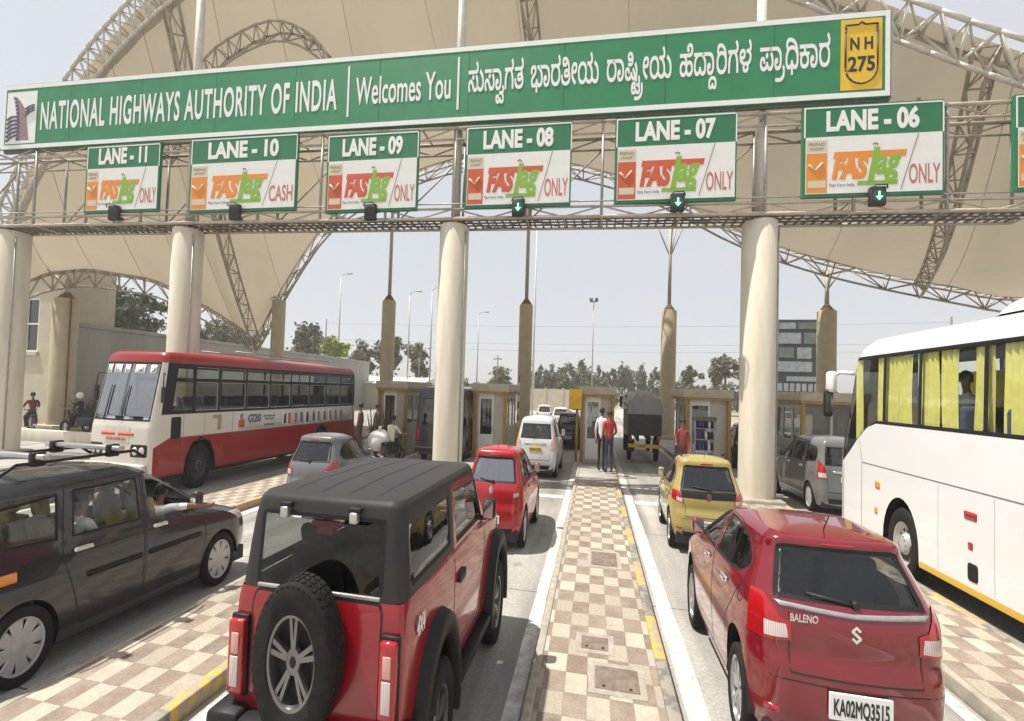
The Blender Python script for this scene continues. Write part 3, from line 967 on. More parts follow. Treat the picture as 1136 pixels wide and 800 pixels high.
def hatchback(name, label, rear, rz, body, L=3.99, W=.872, H=1.5, plate_txt=None, plate_m=None, style='multi', rim=None, group=None,
              kx=1.0, ky=1.0, kz=K, glassm=None, emblem=None, badge=None, ngl=True, detail=True, chrome=True, black_hatch=False,
              roof_m=None, lamps='L', occupants=True, cat='car', rails=False, lampm=None, crown=.04, zmap=None):
    v = Vehicle(name, label, cat, rear, rz, L, kx, ky, kz, group)
    v.zmap = zmap
    w = W; g = glassm or M['glass']
    f = L / 3.99; h = H / 1.5
    keys = [(.20 * h, .24, L - .19, w * .90, .16, .2, .08, .12), (.30 * h, .09, L - .06, w * .95, .22, .3, .10, .16),
            (.45 * h, .0, L, w * .985, .26, .34, .13, .18), (.60 * h, .012, L - .02, w * 1.0, .26, .34, .13, .18),
            (.72 * h, .065, L - .10, w, .25, .32, .12, .16), (.80 * h, .06, L - .30, w * .99, .25, .3, .12, .15),
            (.88 * h, .07, L - .62, w * .985, .24, .25, .12, .14), (.96 * h, .11, L - .98, w * .962, .23, .2, .12, .13),
            (1.04 * h, .19, L - 1.17, w * .92, .20, .16, .11, .12), (1.18 * h, .31, L - 1.46, w * .845, .17, .14, .10, .12),
            (1.32 * h, .43, L - 1.76, w * .775, .15, .14, .08, .12), (1.40 * h, .44, L - 1.99, w * .745, .14, .15, .06, .12),
            (1.44 * h, .47, L - 2.14, w * .70, .14, .15, .05, .11), (1.462 * h, .54, L - 2.26, w * .65, .15, .15, .05, .10)]
    s = Shell(keys, per=4, wr=.93, wf=.90, la=1.0, crown=crown * h)
    yr, yf = .70, L - .80
    wr = .315
    for sd in ('x+', 'x-'):
        for yy in (yr, yf):
            s.region('cut', sd, [(yy + .37 * math.cos(math.pi * i / 14), .30 + .37 * math.sin(math.pi * i / 14)) for i in range(15)] + [(yy - .37, .05), (yy + .37, .05)], None)
    fr = (M['black_trim'], .022, -.006)
    fd = [(1.78, .30 * h), (yf - .40, .30 * h), (yf - .32, .62 * h), (yf - .34, .97 * h), (L - 1.48, 1.15 * h), (L - 1.86, 1.36 * h), (1.78, 1.40 * h)]
    rd = [(1.75, .30 * h), (1.75, 1.40 * h), (1.3, 1.405 * h), (.84, 1.34 * h), (.58, 1.18 * h), (.64, .98 * h), (1.10, .62 * h), (1.10, .30 * h)]
    fw = [(1.82, .985 * h), (L - 1.13, .985 * h), (L - 1.20, 1.03 * h), (L - 1.50, 1.17 * h), (L - 1.80, 1.31 * h), (L - 2.0, 1.358 * h), (1.82, 1.375 * h)]
    rw = [(1.70, .985 * h), (1.70, 1.38 * h), (1.35, 1.375 * h), (.92, 1.31 * h), (.66, 1.19 * h), (.62, 1.12 * h), (.78, 1.03 * h), (1.0, 1.0 * h)]
    for sd in ('x+', 'x-'):
        k1 = s.region('door', sd, fd, body); k2 = s.region('door', sd, rd, body)
        s.region('side_window', sd, fw, g, fr, parent=k1); s.region('side_window', sd, rw, g, fr, parent=k2)
    zb, zt = 1.0 * h, 1.345 * h
    tailgate = s.region('tailgate', 'rear', [(-w * .62, .60 * h), (w * .62, .60 * h), (w * .62, .78 * h), (w * .80, 1.02 * h), (w * .66, 1.385 * h), (-w * .66, 1.385 * h), (-w * .80, 1.02 * h), (-w * .62, .78 * h)],
                        M['black_trim'] if black_hatch == 'all' else body)
    s.region('rear_window', 'rear', [(-w * .74, zb), (w * .74, zb), (w * .73, zb + .06), (w * .62, zt), (w * .55, zt + .02), (-w * .55, zt + .02), (-w * .62, zt), (-w * .73, zb + .06)], g, (M['black_trim'], .05 if ngl else .02, -.004), parent=tailgate)
    s.region('windscreen', 'front', [(-w * .84, .99 * h), (w * .84, .99 * h), (w * .70, 1.38 * h), (-w * .70, 1.38 * h)], M['glass'], fr)
    lm = lampm or M['lamp_red']
    for q in (1, -1):
        if lamps == 'L':
            pl = [(q * w * .60, .775 * h), (q * w * 1.01, .74 * h), (q * w * 1.01, .93 * h), (q * w * .93, 1.01 * h), (q * w * .82, 1.01 * h), (q * w * .70, .90 * h), (q * w * .60, .88 * h)]
            pc = [(q * w * .63, .79 * h), (q * w * .84, .775 * h), (q * w * .84, .865 * h), (q * w * .65, .865 * h)]
        else:
            pl = [(q * w * .66, .80 * h), (q * w * 1.01, .84 * h), (q * w * 1.01, .98 * h), (q * w * .80, .97 * h), (q * w * .68, .90 * h)]
            pc = [(q * w * .70, .81 * h), (q * w * .84, .83 * h), (q * w * .84, .88 * h), (q * w * .70, .87 * h)]
        k = s.region('tail_lamp', 'rear', pl, lm, push=.008)
        s.region('reversing_lens', 'rear', pc, M['lamp_clear'], push=.011, parent=k)
        s.region('headlamp', 'front', [(q * w * .50, .66 * h), (q * w * 1.0, .70 * h), (q * w * 1.0, .80 * h), (q * w * .52, .74 * h)], M['lamp_clear'], push=.006)
    s.region('grille', 'front', [(-w * .45, .50 * h), (w * .45, .50 * h), (w * .48, .69 * h), (-w * .48, .69 * h)], M['black_trim'], push=-.004)
    if black_hatch:
        s.region('garnish', 'rear', [(-w * .70, .88 * h), (w * .70, .88 * h), (w * .76, .995 * h), (-w * .76, .995 * h)], M['black_trim'], push=.004, parent=tailgate)
    if roof_m:
        s.region('roof', 'top', rrect(-w * .63, .50, w * .63, L - 2.2, .12), roof_m)
    # trim that lies on the skin
    gap = MB()
    for sd in ('x+', 'x-'):
        s.ribbon(gap, sd, fd, .008, M['black'], .002, True); s.ribbon(gap, sd, rd, .008, M['black'], .002, True)
        s.ribbon(gap, sd, ngon((.62, .92 * h), .075, 14, rb=.062), .008, M['black'], .002, True)
    s.ribbon(gap, 'rear', [(-w * .62, .78 * h), (-w * .62, .60 * h), (w * .62, .60 * h), (w * .62, .78 * h)], .010, M['black'], .002)
    s.ribbon(gap, 'rear', [(-w * .86, .565 * h), (w * .86, .565 * h)], .006, M['black'], .002)
    hd = MB()
    handles = []
    for sd, sg in (('x+', 1), ('x-', -1)):
        for yy in (1.98, .98 + .12):
            hb = MB(); s.patch(hb, sd, rrect(yy, .865 * h, yy + .19, .905 * h, .018), M['chrome'] if chrome else body, .03, .04); handles.append((sg, hb))
    st = MB()
    if chrome:
        s.patch(st, 'rear', [(-w * .70, .965 * h), (0, .947 * h), (w * .70, .965 * h), (w * .75, .99 * h), (0, .970 * h), (-w * .75, .99 * h)], M['alloy'], .018, .03)
    em = MB()
    if emblem:
        emblem(em, s, h)
    wip = MB()
    p0, p1 = s.hit('rear', .03, zb + .02, .03), s.hit('rear', -w * .42, zb + .055, .025)
    if p0 and p1:
        wip.cyl(p0 + Vector((0, .03, 0)), p0 - Vector((0, .02, 0)), .03, M['black'])
        wip.tube([p0, p1], .014, M['black'])
    hml = MB(); s.patch(hml, 'rear', rrect(-.15, 1.385 * h, .15, 1.405 * h, .009), M['lamp_red'], .01, .02)
    bmp = MB(); s.patch(bmp, 'rear', [(-w * .62, .24 * h), (w * .62, .24 * h), (w * .70, .36 * h), (-w * .70, .36 * h)], M['black_trim'], .008, .03)
    refl = [MB(), MB()]
    for q, mb in zip((1, -1), refl): s.patch(mb, 'rear', rrect(q * w * .78 - .06, .40 * h, q * w * .78 + .06, .43 * h, .012), M['lamp_red'], .008, .02)
    pz = .50 * h
    ph = s.hit('rear', 0, pz, .02)
    made = s.finish(v, body)
    v.merge(gap, made['body'])
    doors = [o for k, o in made.items() if isinstance(k, int) and o.name.split('.')[0] == 'door']
    for (sg, hb), o in zip(handles, doors): v.out(hb, 'door_handle', o)
    tg = made.get('tailgate')
    v.out(st, 'chrome_strip', tg); v.out(em, 'emblem', tg); (v.out(s.badge, 'badge', tg) if hasattr(s, 'badge') else None); v.out(wip, 'wiper', tg); v.out(hml, 'brake_light')
    v.out(bmp, 'bumper_skirt', made['body'])
    for mb in refl: v.out(mb, 'reflector', made['body'])
    if plate_m and ph:
        plate(v, None, (0, ph.y - .004, pz), .50, .115, plate_m, plate_txt)
    un = MB()
    un.box((-w * .84, .14, .17), (w * .84, L - .2, .33), M['black'])
    for yy in (yr, yf):
        for q in (1, -1):
            for i in range(9):
                a0, a1 = math.pi * i / 9, math.pi * (i + 1) / 9
                pts = [(q * w * x, yy + .385 * math.cos(a), .30 + .385 * math.sin(a)) for a in (a0, a1) for x in (.55, .97)]
                un.add(pts, [(0, 1, 3, 2)], M['black'])
    v.out(un, 'underbody')
    for q in (1, -1): mirror(v, q, w * .90, L - 1.42, 1.0 * h, body)
    v.wheels([(q * w * .985, yy) for q in (1, -1) for yy in (yr, yf)], wr, .195, style, rim or M['alloy'])
    if detail:
        cabin(v, w * .80, .5, L - 1.1, .42, 2, .24, [(1.95, (-.36, .36)), (1.05, (0,))], M['seat'], dash=L - 1.55) if False else None
        cabin(v, w * .80, .5, L - 1.1, .42, 2, .25, [(1.95, (-.37, .37)), (1.05, (-.3, .3))], M['seat'], dash=L - 1.55)
    if rails:
        for q in (1, -1):
            mb = MB(); mb.tube([(q * w * .62, .8, 1.49 * h), (q * w * .66, 1.0, 1.53 * h), (q * w * .66, L - 2.6, 1.53 * h), (q * w * .62, L - 2.4, 1.48 * h)], .016, M['black_trim'])
            v.out(mb, 'roof_rail')
    an = MB(); an.cyl((0, .75, 1.49 * h), (0, .62, 1.62 * h), .006, M['black'])
    v.out(an, 'aerial')
    return v, s
def mpv(name, label, rear, rz, body, L=4.40, W=.87, H=1.69, plate_txt=None, plate_m=None, style='hubcap', rim=None, group=None,
        kx=1.0, ky=1.0, kz=K, rack=False, cat='car', lampm=None, glassm=None, rub=True, open_front=False):
    v = Vehicle(name, label, cat, rear, rz, L, kx, ky, kz, group)
    w, h, g = W, H / 1.69, glassm or M['glass']
    keys = [(.20 * h, .16, L - .18, w * .90, .12, .25, .05, .14), (.32 * h, .05, L - .05, w * .95, .16, .34, .07, .2),
            (.48 * h, .0, L, w * .985, .16, .36, .07, .2), (.65 * h, .02, L - .02, w, .16, .36, .07, .2),
            (.78 * h, .04, L - .12, w, .16, .34, .07, .18), (.86 * h, .05, L - .32, w * .995, .15, .3, .07, .16),
            (.94 * h, .06, L - .62, w * .985, .15, .25, .07, .14), (1.01 * h, .08, L - .92, w * .965, .15, .2, .07, .14),
            (1.08 * h, .11, L - 1.08, w * .94, .15, .16, .07, .13), (1.25 * h, .18, L - 1.40, w * .885, .15, .15, .07, .13),
            (1.42 * h, .25, L - 1.72, w * .83, .15, .15, .06, .13), (1.53 * h, .28, L - 1.95, w * .79, .15, .15, .05, .13),
            (1.60 * h, .33, L - 2.15, w * .735, .15, .16, .05, .12), (1.635 * h, .42, L - 2.3, w * .68, .15, .16, .05, .12)]
    s = Shell(keys, per=4, wr=.94, wf=.90, la=1.0, crown=.055 * h)
    yr, yf = .82, L - .84
    for sd in ('x+', 'x-'):
        for yy in (yr, yf):
            s.region('cut', sd, [(yy + .37 * math.cos(math.pi * i / 14), .31 + .37 * math.sin(math.pi * i / 14)) for i in range(15)] + [(yy - .37, .05), (yy + .37, .05)], None)
    fr = (M['black_trim'], .025, -.006)
    fd = [(2.22, .30 * h), (yf - .40, .30 * h), (yf - .32, .66 * h), (yf - .36, 1.02 * h), (L - 1.40, 1.20 * h), (L - 1.86, 1.50 * h), (2.22, 1.56 * h)]
    rd = [(2.19, .30 * h), (2.19, 1.56 * h), (1.24, 1.55 * h), (1.18, .95 * h), (1.32, .60 * h), (1.42, .30 * h)]
    fw = [(2.27, 1.07 * h), (L - 1.10, 1.045 * h), (L - 1.15, 1.10 * h), (L - 1.50, 1.31 * h), (L - 1.74, 1.44 * h), (L - 1.92, 1.495 * h), (2.27, 1.51 * h)]
    rw = [(2.14, 1.075 * h), (2.14, 1.51 * h), (1.33, 1.50 * h), (1.29, 1.09 * h)]
    qw = [(1.14, 1.095 * h), (1.17, 1.49 * h), (.62, 1.45 * h), (.50, 1.38 * h), (.46, 1.22 * h), (.52, 1.13 * h)]
    for sd in ('x+', 'x-'):
        k1 = s.region('door', sd, fd, body); k2 = s.region('door', sd, rd, body)
        s.region('side_window', sd, fw, None if (open_front and sd == 'x+') else g, fr, parent=k1); s.region('side_window', sd, rw, g, fr, parent=k2)
        s.region('quarter_window', sd, qw, g, fr)
    tgp = [(-w * .68, .52 * h), (w * .68, .52 * h), (w * .74, 1.0 * h), (w * .78, 1.06 * h), (w * .68, 1.54 * h), (-w * .68, 1.54 * h), (-w * .78, 1.06 * h), (-w * .74, 1.0 * h)]
    tg_i = s.region('tailgate', 'rear', tgp, body)
    s.region('rear_window', 'rear', [(-w * .74, 1.08 * h), (w * .74, 1.08 * h), (w * .66, 1.48 * h), (-w * .66, 1.48 * h)], g, fr, parent=tg_i)
    s.region('windscreen', 'front', [(-w * .86, 1.05 * h), (w * .86, 1.05 * h), (w * .74, 1.54 * h), (-w * .74, 1.54 * h)], M['glass'], fr)
    for q in (1, -1):
        k = s.region('tail_lamp', 'rear', [(q * w * .70, .80 * h), (q * w * 1.01, .80 * h), (q * w * 1.01, 1.12 * h), (q * w * .88, 1.2 * h), (q * w * .76, 1.04 * h)], lampm or M['lamp_red'], push=.008)
        s.region('reversing_lens', 'rear', [(q * w * .72, .82 * h), (q * w * .93, .82 * h), (q * w * .93, .92 * h), (q * w * .74, .92 * h)], M['lamp_clear'], push=.011, parent=k)
        s.region('headlamp', 'front', [(q * w * .52, .70 * h), (q * w * 1.0, .74 * h), (q * w * 1.0, .88 * h), (q * w * .56, .80 * h)], M['lamp_clear'], push=.006)
    s.region('grille', 'front', [(-w * .5, .50 * h), (w * .5, .50 * h), (w * .5, .74 * h), (-w * .5, .74 * h)], M['black_trim'], push=-.004)
    gap = MB(); rubs = []; handles = []
    for sd, sg in (('x+', 1), ('x-', -1)):
        s.ribbon(gap, sd, fd, .011, M['black'], .002, True); s.ribbon(gap, sd, rd, .011, M['black'], .002, True)
        s.ribbon(gap, sd, rrect(.45, .86 * h, .65, 1.02 * h, .03), .008, M['black'], .002, True)
        for yy in (2.32, 1.30):
            hb = MB(); s.patch(hb, sd, rrect(yy, .955 * h, yy + .21, .995 * h, .018), M['chrome'], .03, .04)
            rb = MB()
            if rub:
                a, b = (2.26, yf - .42) if yy > 2 else (1.45, 2.16)
                s.patch(rb, sd, rrect(a, .70 * h, b, .75 * h, .02), M['black_trim'], .018, .03)
            handles.append((hb, rb))
    s.ribbon(gap, 'rear', [tgp[3], tgp[2], tgp[1], tgp[0], tgp[7], tgp[6]], .012, M['black'], .002)
    wip = MB(); st = MB()
    s.patch(st, 'rear', rrect(-w * .5, .93 * h, w * .5, .975 * h, .02), M['chrome'], .016, .03)
    p0, p1 = s.hit('rear', .02, 1.11 * h, .03), s.hit('rear', -w * .42, 1.15 * h, .025)
    wip.tube([p0, p1], .014, M['black'])
    bmp = MB(); s.patch(bmp, 'rear', [(-w * .62, .26 * h), (w * .62, .26 * h), (w * .70, .38 * h), (-w * .70, .38 * h)], M['black_trim'], .008, .03)
    ph = s.hit('rear', 0, .80 * h, .02)
    made = s.finish(v, body)
    v.merge(gap, made['body'])
    if rack:
        stk = MB(); s.patch(stk, 'x+', rrect(.54, .86 * h, .74, .94 * h, .01), M['lamp_amber'], .004, .003)
        v.out(stk, 'sticker', made['body'])
    doors = [o for k, o in made.items() if isinstance(k, int) and o.name.split('.')[0] == 'door']
    for (hb, rb), o in zip(handles, doors):
        v.out(hb, 'door_handle', o); v.out(rb, 'rub_strip', o)
    v.out(wip, 'wiper', made['tailgate']); v.out(st, 'chrome_strip', made['tailgate']); v.out(bmp, 'bumper_skirt', made['body'])
    if plate_m: plate(v, None, (0, ph.y - .004, .80 * h), .50, .115, plate_m, plate_txt, parent=made['tailgate'])
    un = MB()
    un.box((-w * .84, .14, .17), (w * .84, L - .2, .34), M['black'])
    for yy in (yr, yf):
        for q in (1, -1):
            for i in range(9):
                a0, a1 = math.pi * i / 9, math.pi * (i + 1) / 9
                un.add([(q * w * x, yy + .385 * math.cos(a), .31 + .385 * math.sin(a)) for a in (a0, a1) for x in (.55, .97)], [(0, 1, 3, 2)], M['black'])
    v.out(un, 'underbody')
    for q in (1, -1): mirror(v, q, w * .92, L - 1.42, 1.07 * h, body, h=.17)
    v.wheels([(q * w * .985, yy) for q in (1, -1) for yy in (yr, yf)], .32, .19, style, rim or M['hubcap'])
    cabin(v, w * .82, .3, L - 1.1, .45, 3, .26, [(2.58, (-.38, .38)), (1.42, (-.3, .3)), (.62, (-.3, .3))], M['seat_light'], dash=L - 1.6)
    if rack:
        for q in (1, -1):
            mb = MB()
            mb.tube([(q * .60, .65, 1.69), (q * .60, .8, 1.77), (q * .60, 2.15, 1.77), (q * .60, 2.3, 1.69)], .015, M['black_trim'], 8)
            v.out(mb, 'roof_rail')
        for yy in (1.0, 1.85):
            mb = MB()
            mb.box((-.78, yy - .05, 1.80), (.78, yy + .05, 1.845), M['alloy'], bev=.012)
            for q in (1, -1): mb.box((q * .60 - .05, yy - .07, 1.74), (q * .60 + .05, yy + .07, 1.86), M['black_trim'], bev=.015)
            v.out(mb, 'roof_rack_bar')
    return v, s

# ---- short-wheelbase off-roader with a hard top and a spare wheel on its tailgate
def offroader(name, label, rear, rz, kx=1.0, ky=1.0):
    L = 3.985
    v = Vehicle(name, label, 'car', rear, rz, L, kx, ky, 1.75)
    v.zmap = [(-.2, -.2), (.46, .46), (1.132, 1.32), (1.815, 1.815), (2.2, 2.2)]
    red = paint('crimson_paint', (0.27, 0.004, 0.012), 0.25, .7, 0.08)
    M['crimson'] = red
    top = mat('black_hardtop', (0.020, 0.020, 0.021), 0.45, var=0.2, scale=5, bump=0.06, spec=.4, dirt=(0.030, 0.028, 0.026))
    keys = [(.46, .27, 3.80, .775, .05, .06, .01, .02), (.52, .25, 3.86, .80, .06, .08, .01, .03), (.75, .24, 3.88, .812, .06, .10, .012, .04),
            (.95, .245, 3.87, .812, .06, .12, .012, .05), (1.03, .25, 3.80, .808, .06, .14, .012, .06), (1.07, .255, 3.45, .803, .06, .12, .012, .05),
            (1.10, .26, 2.95, .797, .06, .1, .012, .03), (1.13, .27, 2.82, .785, .06, .06, .012, .02)]
    s = Shell(keys, per=4, wr=.985, wf=.90, la=.7, cap=False, ns=44)
    yr, yf = 1.0, 3.42
    for sd in ('x+', 'x-'):
        for yy in (yr, yf):
            s.region('cut', sd, [(yy + .44 * math.cos(math.pi * i / 12), .40 + .44 * math.sin(math.pi * i / 12)) for i in range(13)] + [(yy - .44, .3), (yy + .44, .3)], None)
    dp = [(1.58, .53), (2.66, .53), (2.72, .62), (2.72, 1.128), (1.50, 1.128), (1.50, .62)]
    ds = {}
    for sd in ('x+', 'x-'): ds[sd] = s.region('door', sd, dp, red)
    tg = s.region('tailgate', 'rear', rrect(-.60, .56, .60, 1.118, .05), red, push=.004)
    gap = MB()
    for sd in ('x+', 'x-'): s.ribbon(gap, sd, dp, .014, M['black'], .002, True)
    s.ribbon(gap, 'rear', rrect(-.61, .55, .61, 1.122, .05), .016, M['black'], .002, True)
    hs = []
    for sd in ('x+', 'x-'):
        hb = MB(); s.patch(hb, sd, rrect(1.60, .93, 1.82, .985, .022), M['black_trim'], .03, .04); hs.append(hb)
    made = s.finish(v, red)
    v.merge(gap, made['body'])
    for sd, hb in zip(('x+', 'x-'), hs): v.out(hb, 'door_handle', made[ds[sd]])
    # tail lamps: red boxes with a pale lower lens, standing proud of the rear corners
    for q in (1, -1):
        mb = MB(); mb.box((q * .705 - .075, .185, .70), (q * .705 + .075, .27, 1.005), M['lamp_red'], bev=.015)
        o = v.out(mb, 'tail_lamp')
        m2 = MB(); m2.box((q * .705 - .040, .176, .735), (q * .705 + .040, .187, .86), M['lamp_clear'], bev=.004)
        m2.box((q * .705 - .036, .178, .87), (q * .705 + .036, .187, .955), M['lamp_pink'], bev=.004)
        v.out(m2, 'lamp_lens', o)
        m3 = MB(); m3.box((q * .705 - .085, .225, .685), (q * .705 + .085, .262, 1.02), M['black_trim'], bev=.01)
        v.out(m3, 'lamp_housing', o)
    # hard top
    hk = [(1.132, .268, 2.83, .792, .10, .05, .012, .03), (1.16, .272, 2.78, .788, .10, .05, .012, .03), (1.35, .285, 2.66, .770, .11, .06, .012, .03),
          (1.55, .30, 2.54, .748, .11, .07, .012, .03), (1.70, .315, 2.45, .730, .12, .09, .014, .03), (1.775, .33, 2.42, .715, .12, .1, .016, .03),
          (1.815, .36, 2.38, .685, .12, .1, .016, .03)]
    s2 = Shell(hk, per=4, wr=.99, wf=.99, la=.4, crown=.030, ns=36)
    fr = (M['black_trim'], .03, -.012)
    for sd in ('x+', 'x-'):
        k = s2.region('door_frame', sd, [(1.50, 1.134), (2.74, 1.134), (2.70, 1.20), (2.44, 1.70), (1.50, 1.74)], red)
        s2.region('side_window', sd, [(1.58, 1.165), (2.62, 1.165), (2.38, 1.65), (1.58, 1.675)], M['glass'], fr, parent=k)
        s2.region('quarter_window', sd, rrect(.42, 1.20, 1.40, 1.665, .05), M['glass_clear'], fr)
    rwk = s2.region('rear_window', 'rear', rrect(-.60, 1.145, .60, 1.70, .04), M['glass_dark2'], (M['black_trim'], .03, -.006))
    s2.region('windscreen', 'front', [(-.68, 1.17), (.68, 1.17), (.64, 1.70), (-.64, 1.70)], M['glass'], (red, .05, -.004))
    ribs = MB()
    for x in (-.42, -.14, .14, .42): s2.ribbon(ribs, 'top', [(x, .50), (x, 2.30)], .022, M['black'], .002, step=.2)
    m2 = s2.finish(v, top, name='hardtop')
    v.merge(ribs, m2['hardtop'])
    rwo = m2['rear_window']
    for x in (-.34, .32):
        mb = MB(); mb.box((x - .035, .245, 1.665), (x + .035, .30, 1.745), M['alloy'], bev=.01); mb.box((x - .055, .262, 1.735), (x + .055, .31, 1.775), M['black_trim'], bev=.008)
        v.out(mb, 'window_hinge', rwo)
    mb = MB(); mb.box((-.58, .262, 1.138), (.58, .285, 1.165), M['galv'], bev=.006); v.out(mb, 'window_sill', rwo)
    mb = MB(); mb.box((-.13, .34, 1.60), (.13, .40, 1.635), M['lamp_red']); mb.box((-.075, .34, 1.545), (.075, .41, 1.60), M['lamp_red']); v.out(mb, 'brake_light')
    # flares, steps, bumpers, underside
    for yy in (yr, yf):
        for q in (1, -1):
            mb = MB(); n = 14
            r0, r1 = .43, .545
            pts = []
            for i in range(n + 1):
                a = math.pi * (-.08 + 1.16 * i / n)
                pts.append([(q * .795, yy + r1 * 1.03 * math.cos(a), .40 + r1 * math.sin(a)), (q * .905, yy + r1 * math.cos(a), .40 + (r1 - .02) * math.sin(a)),
                            (q * .918, yy + (r1 - .03) * math.cos(a), .40 + (r1 - .05) * math.sin(a)), (q * .915, yy + r0 * math.cos(a), .40 + r0 * math.sin(a)), (q * .78, yy + r0 * math.cos(a), .40 + r0 * math.sin(a))])
            mb.grid(pts, M['black_trim'], True, q < 0)
            v.out(mb, 'wheel_flare')
    for q in (1, -1):
        mb = MB(); a, b = sorted((q * .74, q * .90)); mb.box((a, 1.58, .38), (b, 2.86, .45), M['black_trim'], bev=.02); v.out(mb, 'side_step')
    mb = MB(); mb.box((-.60, .10, .50), (.60, .34, .64), M['black_trim'], bev=.03)
    for q in (1, -1):
        a, b = sorted((q * .585, q * .89)); mb.box((a, .10, .44), (b, .42, .655), M['black_trim'], bev=.03)
    v.out(mb, 'rear_bumper')
    mb = MB(); mb.box((-.86, 3.80, .44), (.86, 4.05, .62), M['black_trim'], bev=.03); v.out(mb, 'front_bumper')
    mb = MB(); mb.box((-.62, 3.872, .66), (.62, 3.90, 1.0), M['black_trim'], bev=.008); v.out(mb, 'grille')
    for q in (1, -1):
        mb = MB(); mb.cyl((q * .55, 3.86, .86), (q * .55, 3.93, .86), .1, M['lamp_clear'], n=16); v.out(mb, 'headlamp')
    mb = MB(); mb.box((-.66, .3, .34), (.66, 3.8, .50), M['black'])
    for yy in (yr, yf):
        mb.cyl((-.7, yy, .40), (.7, yy, .40), .06, M['black'])
        for q in (1, -1):
            for i in range(8):
                a0, a1 = math.pi * i / 8, math.pi * (i + 1) / 8
                mb.add([(q * x, yy + .45 * math.cos(a), .40 + .45 * math.sin(a)) for a in (a0, a1) for x in (.5, .80)], [(0, 1, 3, 2)], M['black'])
    v.out(mb, 'underbody')
    for q in (1, -1): mirror(v, q, .78, 2.62, 1.17, M['black_trim'], .17, .2)
    v.wheels([(q * .89, yy) for q in (1, -1) for yy in (yr, yf)], .385, .25, 'offroad', M['gunmetal'], .62)
    # spare wheel: its own tyre and rim, turned to face the rear
    ty, ri = wheel_meshes(.395, .225, 'spare', M['gunmetal'], v.ky, .98, v.kz, .60)
    n = node('spare_wheel', v.root, v.xf((-.03, .115, .925))); n.rotation_euler = (0, 0, -math.pi / 2)
    link_mesh('tyre', ty, n); link_mesh('rim', ri, n)
    mb = MB(); mb.box((-.13, .12, .80), (.07, .26, 1.02), M['black']); v.out(mb, 'spare_carrier')
    mb = MB()
    add_text(mb, 'THAR', M['white'], Matrix.Translation((-.03, -.013, .595)), width=.17, h=.042, bold=.05)
    v.out(mb, 'tyre_lettering')
    cabin(v, .70, .4, 2.7, .55, 2, .24, [(1.75, (-.36, .36)), (.85, (-.32, .32))], M['interior'], dash=2.3, hd=.60)
    mb = MB()
    add_text(mb, '4X4', M['white'], Matrix.Translation((.822, .58, .95)) @ Matrix.Rotation(math.pi / 2, 4, 'Z'), width=.17, h=.075, bold=.04)
    v.out(mb, 'badge', made['body'])
    return v, s

def curtain(v, x, y0, y1, z0, z1, m, side):
    """one hanging curtain: a sheet with folds"""
    mb = MB(); rows = []
    n = max(10, int((y1 - y0) * 22)); ph = random.random() * 6
    for j in range(7):
        t = j / 6; row = []
        for i in range(n * 2 + 1):
            u = i / (n * 2)
            y = y0 + (y1 - y0) * u + .03 * math.sin(t * 3 + ph) * t
            fold = .035 * math.sin(u * n * 2.1 + ph + .5 * math.sin(3 * t + u * 5)) * (.6 + .4 * t)
            row.append((side * (x + fold), y, z1 + (z0 - z1) * t))
        rows.append(row)
    mb.grid(rows, m, True)
    v.out(mb, 'curtain')

